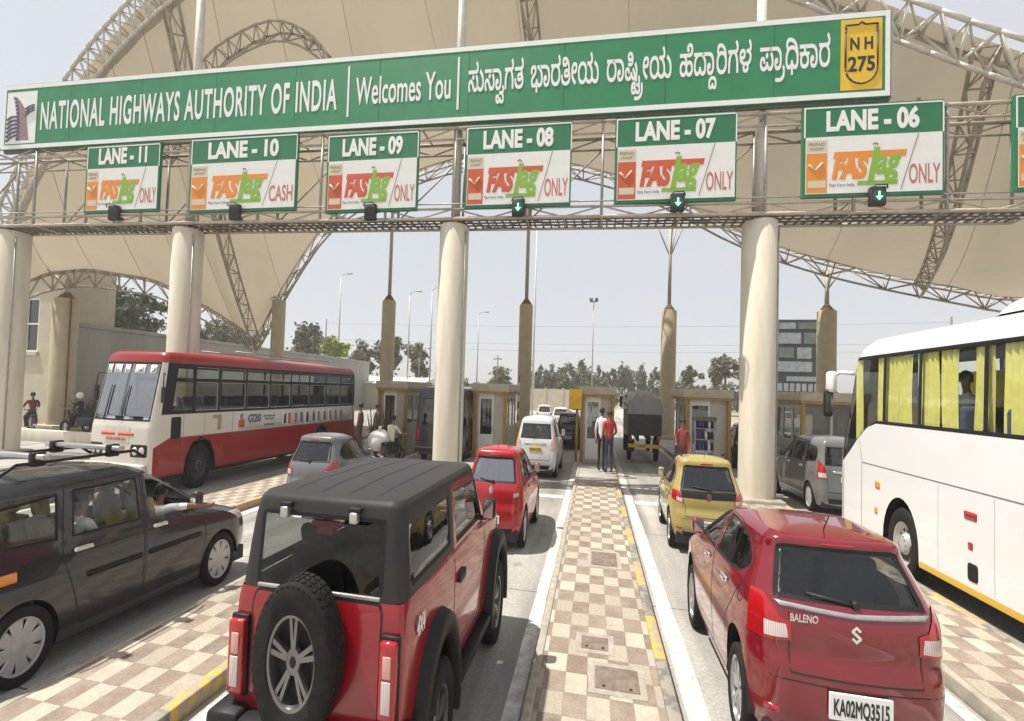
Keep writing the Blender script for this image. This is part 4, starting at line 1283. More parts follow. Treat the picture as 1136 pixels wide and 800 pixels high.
def coach(name, label, rear, rz, L=12.45):
    """white touring coach, seen from its left rear"""
    v = Vehicle(name, label, 'coach', rear, rz, L, 1.0, 1.0, K)
    white = paint('white_coach_paint', (0.80, 0.80, 0.80), 0.25, 0.7, 0.30, (0.5, 0.42, 0.32))
    w = 1.27
    keys = [(.32, .05, L - .10, w * .985, .15, .35, .04, .16), (.40, .02, L - .03, w * .995, .2, .4, .05, .2), (.9, 0, L, w, .22, .42, .06, .24),
            (1.5, .02, L - .06, w, .22, .34, .06, .20), (2.0, .05, L - .22, w * .997, .22, .34, .06, .20), (2.6, .09, L - .45, w * .988, .22, .4, .06, .24),
            (3.18, .13, L - .70, w * .972, .24, .4, .06, .22), (3.34, .2, L - .95, w * .945, .26, .4, .06, .2), (3.45, .32, L - 1.3, w * .87, .3, .4, .06, .18)]
    s = Shell(keys, per=4, wr=.99, wf=.97, la=1.4, crown=.12, ns=70)
    yf, yr = 9.55, 3.3
    for sd in ('x+', 'x-'):
        for yy in (yr, yf):
            s.region('cut', sd, [(yy + .60 * math.cos(math.pi * i / 14), .50 + .64 * math.sin(math.pi * i / 14)) for i in range(15)] + [(yy - .60, .2), (yy + .60, .2)], None)
    g = M['glass_dark']
    ft = (M['black_trim'], .02, -.006)
    # one long dark glazed band, its front part sweeping down to the driver's window
    edges = [.7, 2.35, 4.0, 5.65, 7.3, 8.95]
    zt, zb = 3.17, 2.17
    for sd in ('x+', 'x-'):
        s.region('window_band', sd, [(.6, zb - .03), (10.45, zb - .03), (10.8, zb - .10), (11.2, zb - .29), (11.55, 1.66), (11.98, 1.42), (12.0, 2.3), (11.84, zt - .07), (11.62, zt + .03), (.6, zt + .03)], M['black_trim'])
        for a, b in zip(edges, edges[1:] + [10.15]):
            s.region('side_window', sd, rrect(a + .03, zb, b - .03, zt, .05), M['coach_glass'] if sd == 'x-' else g, ft)  # far panes tinted dark to cut the daylight seen through the gaps
        s.region('front_side_window', sd, [(10.19, zb), (10.5, zb - .01), (10.85, zb - .12), (11.2, zb - .30), (11.55, 1.74), (11.93, 1.5), (11.95, 2.3), (11.79, zt - .1), (11.6, zt), (10.19, zt)], M['coach_glass'], ft)
    s.region('windscreen', 'front', [(-1.1, 1.25), (1.1, 1.25), (1.1, 3.0), (-1.1, 3.0)], g, ft)
    s.region('rear_window', 'rear', [(-.9, 2.1), (.9, 2.1), (.85, 3.0), (-.85, 3.0)], g, ft)
    for sd in ('x+', 'x-'):
        s.region('skirt_stripe', sd, [(.0, .3), (yr - .62, .3), (yr - .62, .40), (.0, .40)], M['coach_yellow'], push=.002)
        s.region('skirt_stripe', sd, [(yr + .62, .3), (yf - .62, .3), (yf - .62, .40), (yr + .62, .40)], M['coach_yellow'], push=.002)
        s.region('skirt_stripe', sd, [(yf + .62, .3), (L, .3), (L, .40), (yf + .62, .40)], M['coach_yellow'], push=.002)
    for q in (1, -1):
        s.region('tail_lamp', 'rear', rrect(q * 1.05 - .12, .9, q * 1.05 + .12, 1.7, .04), M['lamp_red'], push=.01)
        s.region('headlamp', 'front', rrect(q * .85 - .2, .7, q * .85 + .2, 1.0, .05), M['lamp_clear'], push=.01)
    gap = MB()
    for sd in ('x+', 'x-'):
        s.ribbon(gap, sd, [(.2, 1.50), (11.0, 1.50)], .016, M['gap_grey'], .003)
        for y in (1.3, 2.4, 4.4, 5.7, 7.1, 8.4): s.ribbon(gap, sd, [(y, .42), (y, 1.48)], .012, M['gap_pale'], .003)
        s.ribbon(gap, sd, [(11.02, .42), (11.02, 1.55), (11.15, 1.85)], .014, M['gap_grey'], .003)
        s.ribbon(gap, sd, [(11.9, .42), (11.9, 1.42)], .02, M['gap_grey'], .003)
        s.ribbon(gap, sd, [(.0, .415), (yr - .62, .415)], .012, M['gap_grey'], .003)
    bits = []
    for y, z, a, b, m in ((10.35, 1.22, .09, .055, 'lamp_amber'), (10.4, .83, .05, .05, 'lamp_amber'), (7.6, 1.21, .14, .045, 'lamp_red'), (7.6, .87, .05, .04, 'lamp_red'), (7.55, .58, .11, .10, 'black_trim'),
                          (5.2, .58, .11, .10, 'black_trim'), (5.2, 1.21, .14, .045, 'lamp_red')):
        mb = MB(); s.patch(mb, 'x-', rrect(y - a, z - b, y + a, z + b, min(a, b) * .4), M[m], .012, .02)
        bits.append((mb, 'marker_lamp' if 'lamp' in m else 'filler_flap'))
    ac = MB()
    made = s.finish(v, white)
    v.merge(gap, made['body'])
    for mb, n in bits: v.out(mb, n, made['body'])
    # pods on the roof
    for a, b, hgt in ((4.0, 7.9, .20),):
        k2 = [(3.50, a, b, .98, .2, .5, .03, .15), (3.50 + hgt * .6, a + .1, b - .25, .93, .2, .5, .03, .15), (3.50 + hgt, a + .25, b - .8, .78, .2, .4, .03, .1)]
        s3 = Shell(k2, per=3, crown=.04, ns=14); s3.finish(v, white, 'roof_pod')
    un = MB(); un.box((-w * .9, .2, .28), (w * .9, L - .5, .5), M['black'])
    for yy in (yr, yf):
        for q in (1, -1):
            for i in range(9):
                a0, a1 = math.pi * i / 9, math.pi * (i + 1) / 9
                un.add([(q * w * x, yy + .62 * math.cos(a), .50 + .66 * math.sin(a)) for a in (a0, a1) for x in (.6, .985)], [(0, 1, 3, 2)], M['black'])
    v.out(un, 'underbody')
    fl = MB(); fl.box((-w * .92, .3, 1.3), (w * .92, L - .9, 1.36), M['interior']); v.out(fl, 'cabin_floor')
    for k in range(9):
        y = 1.0 + k * 1.0
        for xx in (-.72, .72):
            sb = MB()
            sb.box((xx - .45, y, 1.36), (xx + .45, y + .45, 1.8), M['coach_seat'], bev=.05)
            sb.box((xx - .45, y - .1, 1.75), (xx + .45, y + .06, 2.46), M['coach_seat'], bev=.06)
            v.out(sb, 'seat')
    for y0, y1 in ((11.2, 11.5), (9.75, 10.5), (9.30, 9.72), (8.55, 9.14), (8.0, 8.5), (7.25, 7.62), (5.7, 7.0), (4.1, 4.6), (5.0, 5.6), (2.5, 3.2)):
        curtain(v, 1.16, y0, y1, 1.60 if y0 > 10.3 else 2.1, 3.15, M['curtain'], -1)
    for y0, y1 in ((8.0, 9.2), (5.3, 7.9), (9.25, 11.0), (2.5, 5.2)):  # far-side curtains added to darken the gaps between the near ones
        curtain(v, 1.10, y0, y1, 2.1, 2.98, M['curtain'], 1)
    # mirror arm
    mb = MB()
    mb.tube([(-1.0, L - .55, 2.95), (-1.22, L - .25, 2.98), (-1.42, L - .05, 2.86), (-1.44, L - .03, 2.6)], .035, white, 8)
    mb.box((-1.56, L - .12, 2.18), (-1.32, L + .03, 2.66), M['black_trim'], bev=.05)
    mb.box((-1.52, L - .13, 2.26), (-1.36, L - .118, 2.6), M['chrome'])
    mb.box((-1.50, L - .30, 2.62), (-1.30, L + .04, 3.0), white, bev=.07)
    v.out(mb, 'wing_mirror')
    v.wheels([(q * 1.235, yy) for q in (1, -1) for yy in (yr, yf)], .50, .30, 'bus', M['hubcap'], .62)
    return v, s

def service_bus(name, label, rear, rz, L=12.4):
    """red and cream service bus, facing the camera; its own left side shows"""
    v = Vehicle(name, label, 'bus', rear, rz, L, 1.14, 1.0, K)
    red = paint('red_bus_paint', (0.27, 0.006, 0.008), 0.34, 0.4, 0.10)
    cream = paint('cream_bus_paint', (0.62, 0.58, 0.50), 0.4, 0.3, 0.22)
    w = 1.27
    keys = [(.42, .03, L - .06, w * .99, .06, .14, .02, .08), (.50, 0, L - .0, w, .08, .16, .02, .10), (1.0, 0, L, w, .08, .16, .03, .10), (1.45, .01, L - .01, w, .08, .18, .03, .10),
            (1.55, .01, L - .03, w, .08, .18, .03, .12), (2.1, .02, L - .18, w * .995, .09, .18, .03, .12), (2.75, .05, L - .36, w * .985, .10, .18, .03, .12),
            (2.92, .07, L - .40, w * .97, .12, .18, .03, .12), (3.02, .13, L - .44, w * .93, .15, .2, .03, .12), (3.09, .25, L - .56, w * .86, .18, .2, .03, .1)]
    s = Shell(keys, per=4, wr=1.0, wf=.985, la=.8, crown=.11, ns=74)
    yf, yr = L - 2.0, 3.2
    for sd in ('x+', 'x-'):
        for yy in (yr, yf):
            s.region('cut', sd, [(yy + .66 * math.cos(math.pi * i / 14), .50 + .70 * math.sin(math.pi * i / 14)) for i in range(15)] + [(yy - .66, .3), (yy + .66, .3)], None)
    lo = {}
    # red below the waist, cream panel with posters, black window frames, red roof
    for sd in ('x+', 'x-'):
        s.region('lower_panel', sd, [(0, .40), (yr - .66, .40), (yr - .66, .5), (yr - .6, .78), (yr - .40, 1.06), (yr, 1.2), (yr, 1.22), (0, 1.22)], red)
        s.region('lower_panel', sd, [(yr, 1.2), (yr + .40, 1.06), (yr + .6, .78), (yr + .66, .5), (yr + .66, .40), (yf - .66, .40), (yf - .66, .5), (yf - .6, .78), (yf - .40, 1.06), (yf, 1.2), (yf, 1.22), (yr, 1.22)], red)
        s.region('lower_panel', sd, [(yf, 1.2), (yf + .40, 1.06), (yf + .6, .78), (yf + .66, .5), (yf + .66, .40), (L - .2, .40), (L - .2, 1.05), (L - .7, 1.22), (yf, 1.22)], red)
        s.region('window_band', sd, [(.15, 1.74), (L - .42, 1.74), (L - .62, 2.86), (.15, 2.86)], M['black_trim'])
        e = [.25, 1.6, 2.95, 4.3, 5.65, 7.0, 8.35, 9.7, 10.75]
        for a, b in zip(e, e[1:]):
            s.region('side_window', sd, rrect(a + .05, 1.80, b - .05, 2.46, .03), M['glass_light'], (M['galv'], .018, -.01))
            s.region('vent_window', sd, rrect(a + .05, 2.54, b - .05, 2.80, .03), M['glass_clear'], (M['galv'], .012, -.01))
        s.region('side_window', sd, [(10.82, 1.80), (11.62, 1.80), (11.42, 2.78), (10.82, 2.78)], M['glass_clear'], (M['black_trim'], .02, -.01))
    s.region('windscreen', 'front', [(-1.14, 1.60), (1.14, 1.60), (1.12, 2.86), (-1.12, 2.86)], M['sheen_glass'], (M['black_trim'], .045, -.01))
    s.region('rear_window', 'rear', rrect(-.8, 1.85, .8, 2.6, .06), M['glass'], (M['black_trim'], .03, -.01))
    s.region('roof_cap', 'top', [(-w * .95, .0), (w * .95, .0), (w * .95, L), (-w * .95, L)], red)
    # everything above the window band is red too
    for f in s.bm.faces:
        if f[s.lay] == 0 and f.calc_center_median().z > 2.86: f[s.lay] = len(s.regs)
    for q in (1, -1):
        s.region('lamp_bezel', 'front', rrect(q * .86 - .29, .86, q * .86 + .29, 1.12, .04), M['black_trim'], push=.006)
    s.region('front_panel', 'front', rrect(-.50, 1.14, .50, 1.50, .04), M['cream2'], push=.008)
    lamps = []
    for q in (1, -1):
        for d in (-.12, .12):
            mb = MB(); s.patch(mb, 'front', ngon((q * .86 + d, .985), .085, 14), M['lamp_clear'], .03, .04); lamps.append(mb)
    div = MB(); s.ribbon(div, 'front', [(0, 1.62), (0, 2.84)], .028, M['black_trim'], .012)
    boards = []
    for i, (t, x0, x1) in enumerate((('5', 1.02, .80), ('CW', .68, .34), ('U', .20, -.02), ('ABD', -.22, -.60), ('8', -.78, -1.0))):
        mb = MB(); s.patch(mb, 'front', rrect(min(x0, x1), 2.62, max(x0, x1), 2.80, .02), M['plate_white'], .014, .01)
        h = s.hit('front', (x0 + x1) / 2, 2.655, .02)
        if h is None: continue
        add_text(mb, t, M['green_dark'], Matrix.Translation(h) @ Matrix.Rotation(math.pi, 4, 'Z') @ Matrix.Rotation(R(-24), 4, 'X'), width=abs(x0 - x1) * .7, h=.11, bold=.05)
        boards.append(mb)
    wip = MB()
    for q in (-.12, .62):
        p = [s.hit('front', q, 1.62, .03), s.hit('front', q - .03, 2.35, .03)]
        wip.tube(p, .02, M['black'])
    # poster strip along the cream panel on the side that shows
    post = MB()
    s.patch(post, 'x-', rrect(.5, 1.25, 8.9, 1.72, .01), M['poster'], .004, .004, cell=.4)
    blocks = []
    def blk(y, z, a, b, m, off=.008): s.patch(post, 'x-', rrect(y - a, z - b, y + a, z + b, .01), m, off, .004, cell=.3)
    blk(8.55, 1.42, .16, .10, M['red_print']); s.patch(post, 'x-', ngon((8.55, 1.6), .09, 12), M['mauve'], .009, .004)
    for y, a, b in ((6.0, .09, .15), (5.7, .10, .17), (5.25, .09, .15), (4.85, .10, .16), (4.4, .11, .17), (3.9, .09, .15), (3.5, .1, .16), (3.0, .1, .16), (2.5, .1, .16), (2.0, .1, .16), (1.5, .1, .16)):
        blk(y, 1.47, a * 1.6, b * 1.25, random.choice([M['paper_a'], M['paper_b'], M['paper_c']]), .007)
        blk(y, 1.46, a * .8, b * .95, random.choice([M['mauve'], M['grey_blue'], M['poster_dark'], M['red_print'], M['denim']]), .010)
        blk(y + .02, 1.56, a * .45, b * .3, M['poster_skin'], .012)
    mxs = lambda y, z: Matrix.Translation((-w - .012, y, z)) @ Matrix.Rotation(-math.pi / 2, 4, 'Z')
    add_text(post, 'G20', M['grey_blue'], mxs(7.85, 1.44), width=.75, h=.20, bold=.06)
    for z, wd in ((1.58, .9), (1.50, .7), (1.34, .8)): add_text(post, 'ಕರ್ನಾಟಕ', M['grey_blue'], mxs(7.0, z - .03), width=wd * .8, h=.05, bold=.05)
    gap = MB()
    for sd in ('x+', 'x-'):
        s.ribbon(gap, sd, [(.1, 1.225), (L - .7, 1.225)], .02, M['gap_grey'], .003)
        for y in (9.0, 10.3, 11.15): s.ribbon(gap, sd, [(y, .5 if y > 11 else 1.24), (y, 1.73)], .014, M['gap_grey'], .003)
    dp = MB(); s.patch(dp, 'x-', rrect(11.25, 1.20, 11.62, 1.68, .05), M['black_trim'], .01, .02)
    am = MB(); s.patch(am, 'x-', [(9.55, 1.32), (9.72, 1.32), (9.72, 1.60), (9.95, 1.60), (9.95, 1.68), (9.55, 1.68)], M['rust_pale'], .008, .01)
    sc = MB()
    for x in (-.36, .36): s.patch(sc, 'front', rrect(x - .30, 1.30, x + .30, 1.36, .01), M['red_print'], .014, .01)
    for sgn in (1,):
        h = s.hit('front', 0, 1.20, .016)
        add_text(sc, 'ಕ.ರಾ.ರ.ಸಾ.ಸಂ', M['red_print'], Matrix.Translation(h) @ Matrix.Rotation(math.pi, 4, 'Z'), width=.8, h=.06, bold=.05)
    made = s.finish(v, cream, sharp=40)
    b = made['body']
    v.merge(gap, b); v.out(div, 'windscreen_divider', made['windscreen'])
    for mb in boards: v.out(mb, 'route_board', made['windscreen'])
    for mb in lamps: v.out(mb, 'headlamp')
    v.out(wip, 'wiper', made['windscreen']); v.out(post, 'poster_strip', b); v.out(dp, 'driver_panel', b); v.out(am, 'faded_emblem', b); v.out(sc, 'front_lettering', b)
    bmp = MB(); bmp.box((-1.2, L - .05, .48), (1.2, L + .10, .72), M['cream2'], bev=.04); v.out(bmp, 'front_bumper')
    plate(v, None, (0, L + .115, .60), .55, .13, M['plate_yellow'], 'KA 09 F 5062', 'front')
    un = MB(); un.box((-w * .9, .2, .36), (w * .9, L - .3, .55), M['black'])
    for yy in (yr, yf):
        for q in (1, -1):
            for i in range(9):
                a0, a1 = math.pi * i / 9, math.pi * (i + 1) / 9
                un.add([(q * w * x, yy + .68 * math.cos(a), .50 + .72 * math.sin(a)) for a in (a0, a1) for x in (.6, .985)], [(0, 1, 3, 2)], M['black'])
    v.out(un, 'underbody')
    fl = MB(); fl.box((-w * .94, .2, 1.1), (w * .94, L - .6, 1.16), M['interior'])
    fl.box((-w * .94, L - 1.0, 1.1), (w * .94, L - .62, 1.62), M['interior'], bev=.05)
    v.out(fl, 'cabin_floor')
    for k in range(10):
        y = .7 + k * .95
        for xx in (-.72, .66):
            sb = MB()
            sb.box((xx - .45, y, 1.16), (xx + .45, y + .42, 1.62), M['bus_seat'], bev=.04)
            sb.box((xx - .45, y - .06, 1.55), (xx + .45, y + .05, 2.08), M['bus_seat'], bev=.04)
            v.out(sb, 'seat')
    sw = MB(); sw.lathe([(.21, 0), (.225, .015), (.24, 0), (.225, -.015)], M['black'], 'z', (0.55, L - .95, 1.85), 20, True); v.out(sw, 'steering_wheel')
    for q in (1, -1):
        mb = MB()
        mb.tube([(q * 1.2, L - .55, 2.6), (q * 1.36, L - .35, 2.62), (q * 1.4, L - .33, 2.3)], .018, M['black'])
        mb.box((q * 1.4 - .09, L - .38, 2.0), (q * 1.4 + .09, L - .32, 2.34), M['black_trim'], bev=.02)
        v.out(mb, 'wing_mirror')
    mb = MB()
    for x in (-.8, .8): mb.tube([(x, 2.0, 3.2), (x, 2.0, 3.27), (x, 8.5, 3.27), (x, 8.5, 3.2)], .018, M['galv'])
    v.out(mb, 'roof_rails')
    v.wheels([(q * 1.22, yy) for q in (1, -1) for yy in (yr, yf)], .52, .30, 'bus', M['rim_dark'], .60)
    return v, s

def box_van(name, label, rear, rz, body, L=5.6, w=.95, h=2.45, front='van', cat='van'):
    """tall windowed van seen from behind"""
    v = Vehicle(name, label, cat, rear, rz, L)
    keys = [(.35, .05, L - .1, w * .97, .06, .3, .02, .1), (.5, 0, L, w, .08, .35, .03, .15), (1.0, 0, L, w, .08, .35, .03, .15), (1.2, .01, L - .5, w, .08, .3, .03, .15),
            (1.7, .03, L - 1.0, w * .98, .1, .25, .03, .12), (2.1, .05, L - 1.4, w * .94, .12, .25, .03, .12), (h - .15, .08, L - 1.6, w * .90, .12, .25, .03, .1), (h - .06, .14, L - 1.75, w * .82, .15, .2, .03, .1)]
    s = Shell(keys, per=3, wr=.99, wf=.93, crown=.06, ns=30)
    yr, yf = 1.1, L - 1.1
    for sd in ('x+', 'x-'):
        for yy in (yr, yf): s.region('cut', sd, [(yy + .42 * math.cos(math.pi * i / 10), .36 + .42 * math.sin(math.pi * i / 10)) for i in range(11)] + [(yy - .42, .2), (yy + .42, .2)], None)
        for a, b in ((.3, 1.3), (1.4, 2.5), (2.6, 3.7)): s.region('side_window', sd, rrect(a, 1.25, b, h - .4, .05), M['glass_dark'], (M['black_trim'], .02, -.005))
    s.region('rear_window', 'rear', rrect(-w * .72, 1.25, w * .72, h - .4, .06), M['glass_dark'], (M['black_trim'], .03, -.005))
    s.region('windscreen', 'front', [(-w * .8, 1.3), (w * .8, 1.3), (w * .75, h - .3), (-w * .75, h - .3)], M['glass'], (M['black_trim'], .03, -.005))
    for q in (1, -1): s.region('tail_lamp', 'rear', rrect(q * w * .86 - .07, .75, q * w * .86 + .07, 1.1, .02), M['lamp_red'], push=.01)
    gap = MB(); s.ribbon(gap, 'rear', [(0, .5), (0, h - .2)], .015, M['black'], .004)
    made = s.finish(v, body)
    v.out(gap, 'door_gap', made['body'])
    bmp = MB(); bmp.box((-w * .98, -.09, .38), (w * .98, .06, .55), M['black_trim'], bev=.03); v.out(bmp, 'rear_bumper')
    plate(v, None, (0, -.02, .9), .5, .13, M['plate_yellow'], 'KA 41 B 7093')
    un = MB(); un.box((-w * .88, .2, .3), (w * .88, L - .2, .5), M['black']); v.out(un, 'underbody')
    v.wheels([(q * w * .98, yy) for q in (1, -1) for yy in (yr, yf)], .36, .2, 'hubcap', M['rim_dark'])
    return v, s

def truck(name, label, rear, rz, L=7.0):
    v = Vehicle(name, label, 'truck', rear, rz, L, .86)
    body = mat('truck_body_grey', (0.06, 0.057, 0.055), .6, var=.3, scale=4)
    frame = MB()
    for q in (-.4, .4): frame.box((q - .06, .2, .75), (q + .06, L - .6, .95), M['black'])
    v.out(frame, 'chassis')
    b = MB()
    b.box((-1.15, 0, .98), (1.15, 5.0, 1.08), body)
    for q in (-1, 1):
        a, c = sorted((q * 1.15, q * 1.10)); b.box((a, 0, 1.08), (c, 5.0, 2.1), body)
        for k in range(9):
            a, c = sorted((q * 1.152, q * 1.19)); b.box((a, .05 + k * .6, 1.0), (c, .13 + k * .6, 2.12), M['galv'])
    b.box((-1.10, 0, 1.082), (1.10, .05, 2.1), body)
    b.box((-1.10, 4.95, 1.082), (1.10, 5.0, 2.4), body)
    for k in (-.8, -.4, 0, .4, .8): b.box((k - .03, -.03, 1.1), (k + .03, 0.002, 2.1), body)
    v.out(b, 'load_bed')
    # sagging white tarpaulin over the load
    t = MB(); rows = []
    for j in range(15):
        y = -.08 + 5.1 * j / 14; row = []
        for i in range(19):
            u = -1 + 2 * i / 18
            z = 2.14 + .42 * (1 - abs(u) ** 2.6) * (1 - .25 * abs(2 * j / 14 - 1) ** 3) + .05 * math.sin(i * 1.7 + j * 1.1) + .04 * math.sin(j * 2.3 - i)
            if abs(u) > .95: z = 1.85 + .06 * math.sin(j * 2.1)
            row.append((u * 1.22, y, z))
        rows.append(row)
    t.grid(rows, M['tarp'], True)
    t.grid([[(x, -.085 - .03 * math.sin(x * 9 + k), 1.75 + (z - 1.75) * k / 4) for x, y, z in rows[0]] for k in range(5)], M['tarp'], True)
    v.out(t, 'tarpaulin')
    c = MB()
    cabm = mat('truck_cab_paint', (0.55, 0.50, 0.42), .4, var=.15, scale=3)
    c.box((-1.1, 5.2, .7), (1.1, 6.9, 2.55), cabm, bev=.12)
    v.out(c, 'cab')
    for q in (1, -1):
        m = MB(); m.box((q * .95 - .1, -.04, .80), (q * .95 + .1, -.0, .95), M['lamp_red']); v.out(m, 'tail_lamp')
        m = MB(); m.tube([(q * 1.1, 6.6, 2.3), (q * 1.35, 6.7, 2.3)], .02, M['black']); m.box((q * 1.35 - .1, 6.65, 1.9), (q * 1.35 + .1, 6.72, 2.35), M['black_trim'], bev=.02); v.out(m, 'wing_mirror')
        m = MB(); m.box((q * .85 - .22, .55, .35), (q * .85 + .22, .57, .8), M['black']); v.out(m, 'mud_flap')
    bb = MB(); bb.box((-1.1, -.06, .55), (1.1, .05, .68), M['yellow']); v.out(bb, 'underrun_bar')
    plate(v, None, (-.2, -.075, .62), .5, .12, M['plate_yellow'], 'KA 02 AB 4417')
    v.wheels([(q * 1.1, yy) for q in (1, -1) for yy in (1.2, 5.9)], .48, .3, 'bus', M['rim_dark'], .6)
    return v
M['coach_glass'] = glass('coach_window_glass', (0.95, 0.96, 0.93), 0.0)
M['coach_yellow'] = mat('yellow_skirt_paint', (0.72, 0.46, 0.05), .4)
M['gap_grey'] = mat('grey_seam', (0.18, 0.18, 0.18), .6)
M['gap_pale'] = mat('pale_seam', (0.50, 0.50, 0.50), .6)
M['coach_seat'] = mat('coach_seat_cloth', (0.06, 0.07, 0.12), .9, var=.2, scale=10)
M['bus_seat'] = mat('bus_seat_vinyl', (0.10, 0.10, 0.13), .7, var=.2, scale=10)
M['poster'] = mat('poster_paper', (0.58, 0.58, 0.55), .6, var=.12, scale=3)
M['poster_dark'] = mat('poster_dark_ink', (0.05, 0.10, 0.10), .6, var=.3, scale=9)
M['poster_skin'] = mat('poster_brown_ink', (0.22, 0.13, 0.09), .6)
M['paper_a'] = mat('poster_pale_blue', (0.45, 0.52, 0.56), .6)
M['paper_b'] = mat('poster_white', (0.66, 0.66, 0.64), .6)
M['paper_c'] = mat('poster_pale_green', (0.45, 0.52, 0.42), .6)
M['cream2'] = mat('cream_front_panel', (0.58, 0.54, 0.47), .5, var=.15, scale=5)
M['rust_pale'] = mat('faded_crest_print', (0.36, 0.28, 0.2), .7)
M['tarp'] = mat('white_tarpaulin', (0.33, 0.32, 0.30), .6, var=.12, scale=3, bump=.2)
def curtain_mat():
    m = mat('yellow_curtain', (0.80, 0.78, 0.24), .85, var=.12, scale=5)
    nt = m.node_tree; b = nt.nodes["Principled BSDF"]; out = nt.nodes["Material Output"]
    t = nt.nodes.new("ShaderNodeBsdfTranslucent"); t.inputs[0].default_value = (0.78, 0.76, 0.24, 1)
    x = nt.nodes.new("ShaderNodeMixShader"); x.inputs[0].default_value = .2
    nt.links.new(b.outputs[0], x.inputs[1]); nt.links.new(t.outputs[0], x.inputs[2]); nt.links.new(x.outputs[0], out.inputs[0])
    return m
M['curtain'] = curtain_mat()
# ------------------------------------------------------------------ people
STAND = dict(pelvis=(0, 0, .96), waist=(0, .01, 1.10), chest=(0, 0, 1.30), neck=(0, .0, 1.47), chin=(0, .02, 1.55), head=(0, .03, 1.64), crown=(0, .02, 1.72),
             sL=(-.18, 0, 1.42), eL=(-.25, -.02, 1.13), wL=(-.25, .06, .89), sR=(.18, 0, 1.42), eR=(.25, -.02, 1.13), wR=(.25, .06, .89),
             hL=(-.09, 0, .92), kL=(-.10, .03, .50), aL=(-.10, -.01, .09), tL=(-.11, .16, .035), hR=(.09, 0, .92), kR=(.10, .03, .50), aR=(.10, -.01, .09), tR=(.11, .16, .035))
RAD = dict(pelvis=.125, waist=.115, chest=.135, neck=.055, chin=.058, head=.092, crown=.068, sL=.068, eL=.044, wL=.030, hL=.085, kL=.058, aL=.042, tL=.036)
LINKS = [('pelvis', 'waist', 'top'), ('waist', 'chest', 'top'), ('chest', 'neck', 'top'), ('neck', 'chin', 'skin'), ('chin', 'head', 'skin'), ('head', 'crown', 'skin')]
for q in 'LR':
    LINKS += [('chest', 's' + q, 'top'), ('s' + q, 'e' + q, 'top'), ('e' + q, 'w' + q, 'skin'), ('pelvis', 'h' + q, 'leg'), ('h' + q, 'k' + q, 'leg'), ('k' + q, 'a' + q, 'leg'), ('a' + q, 't' + q, 'shoe')]

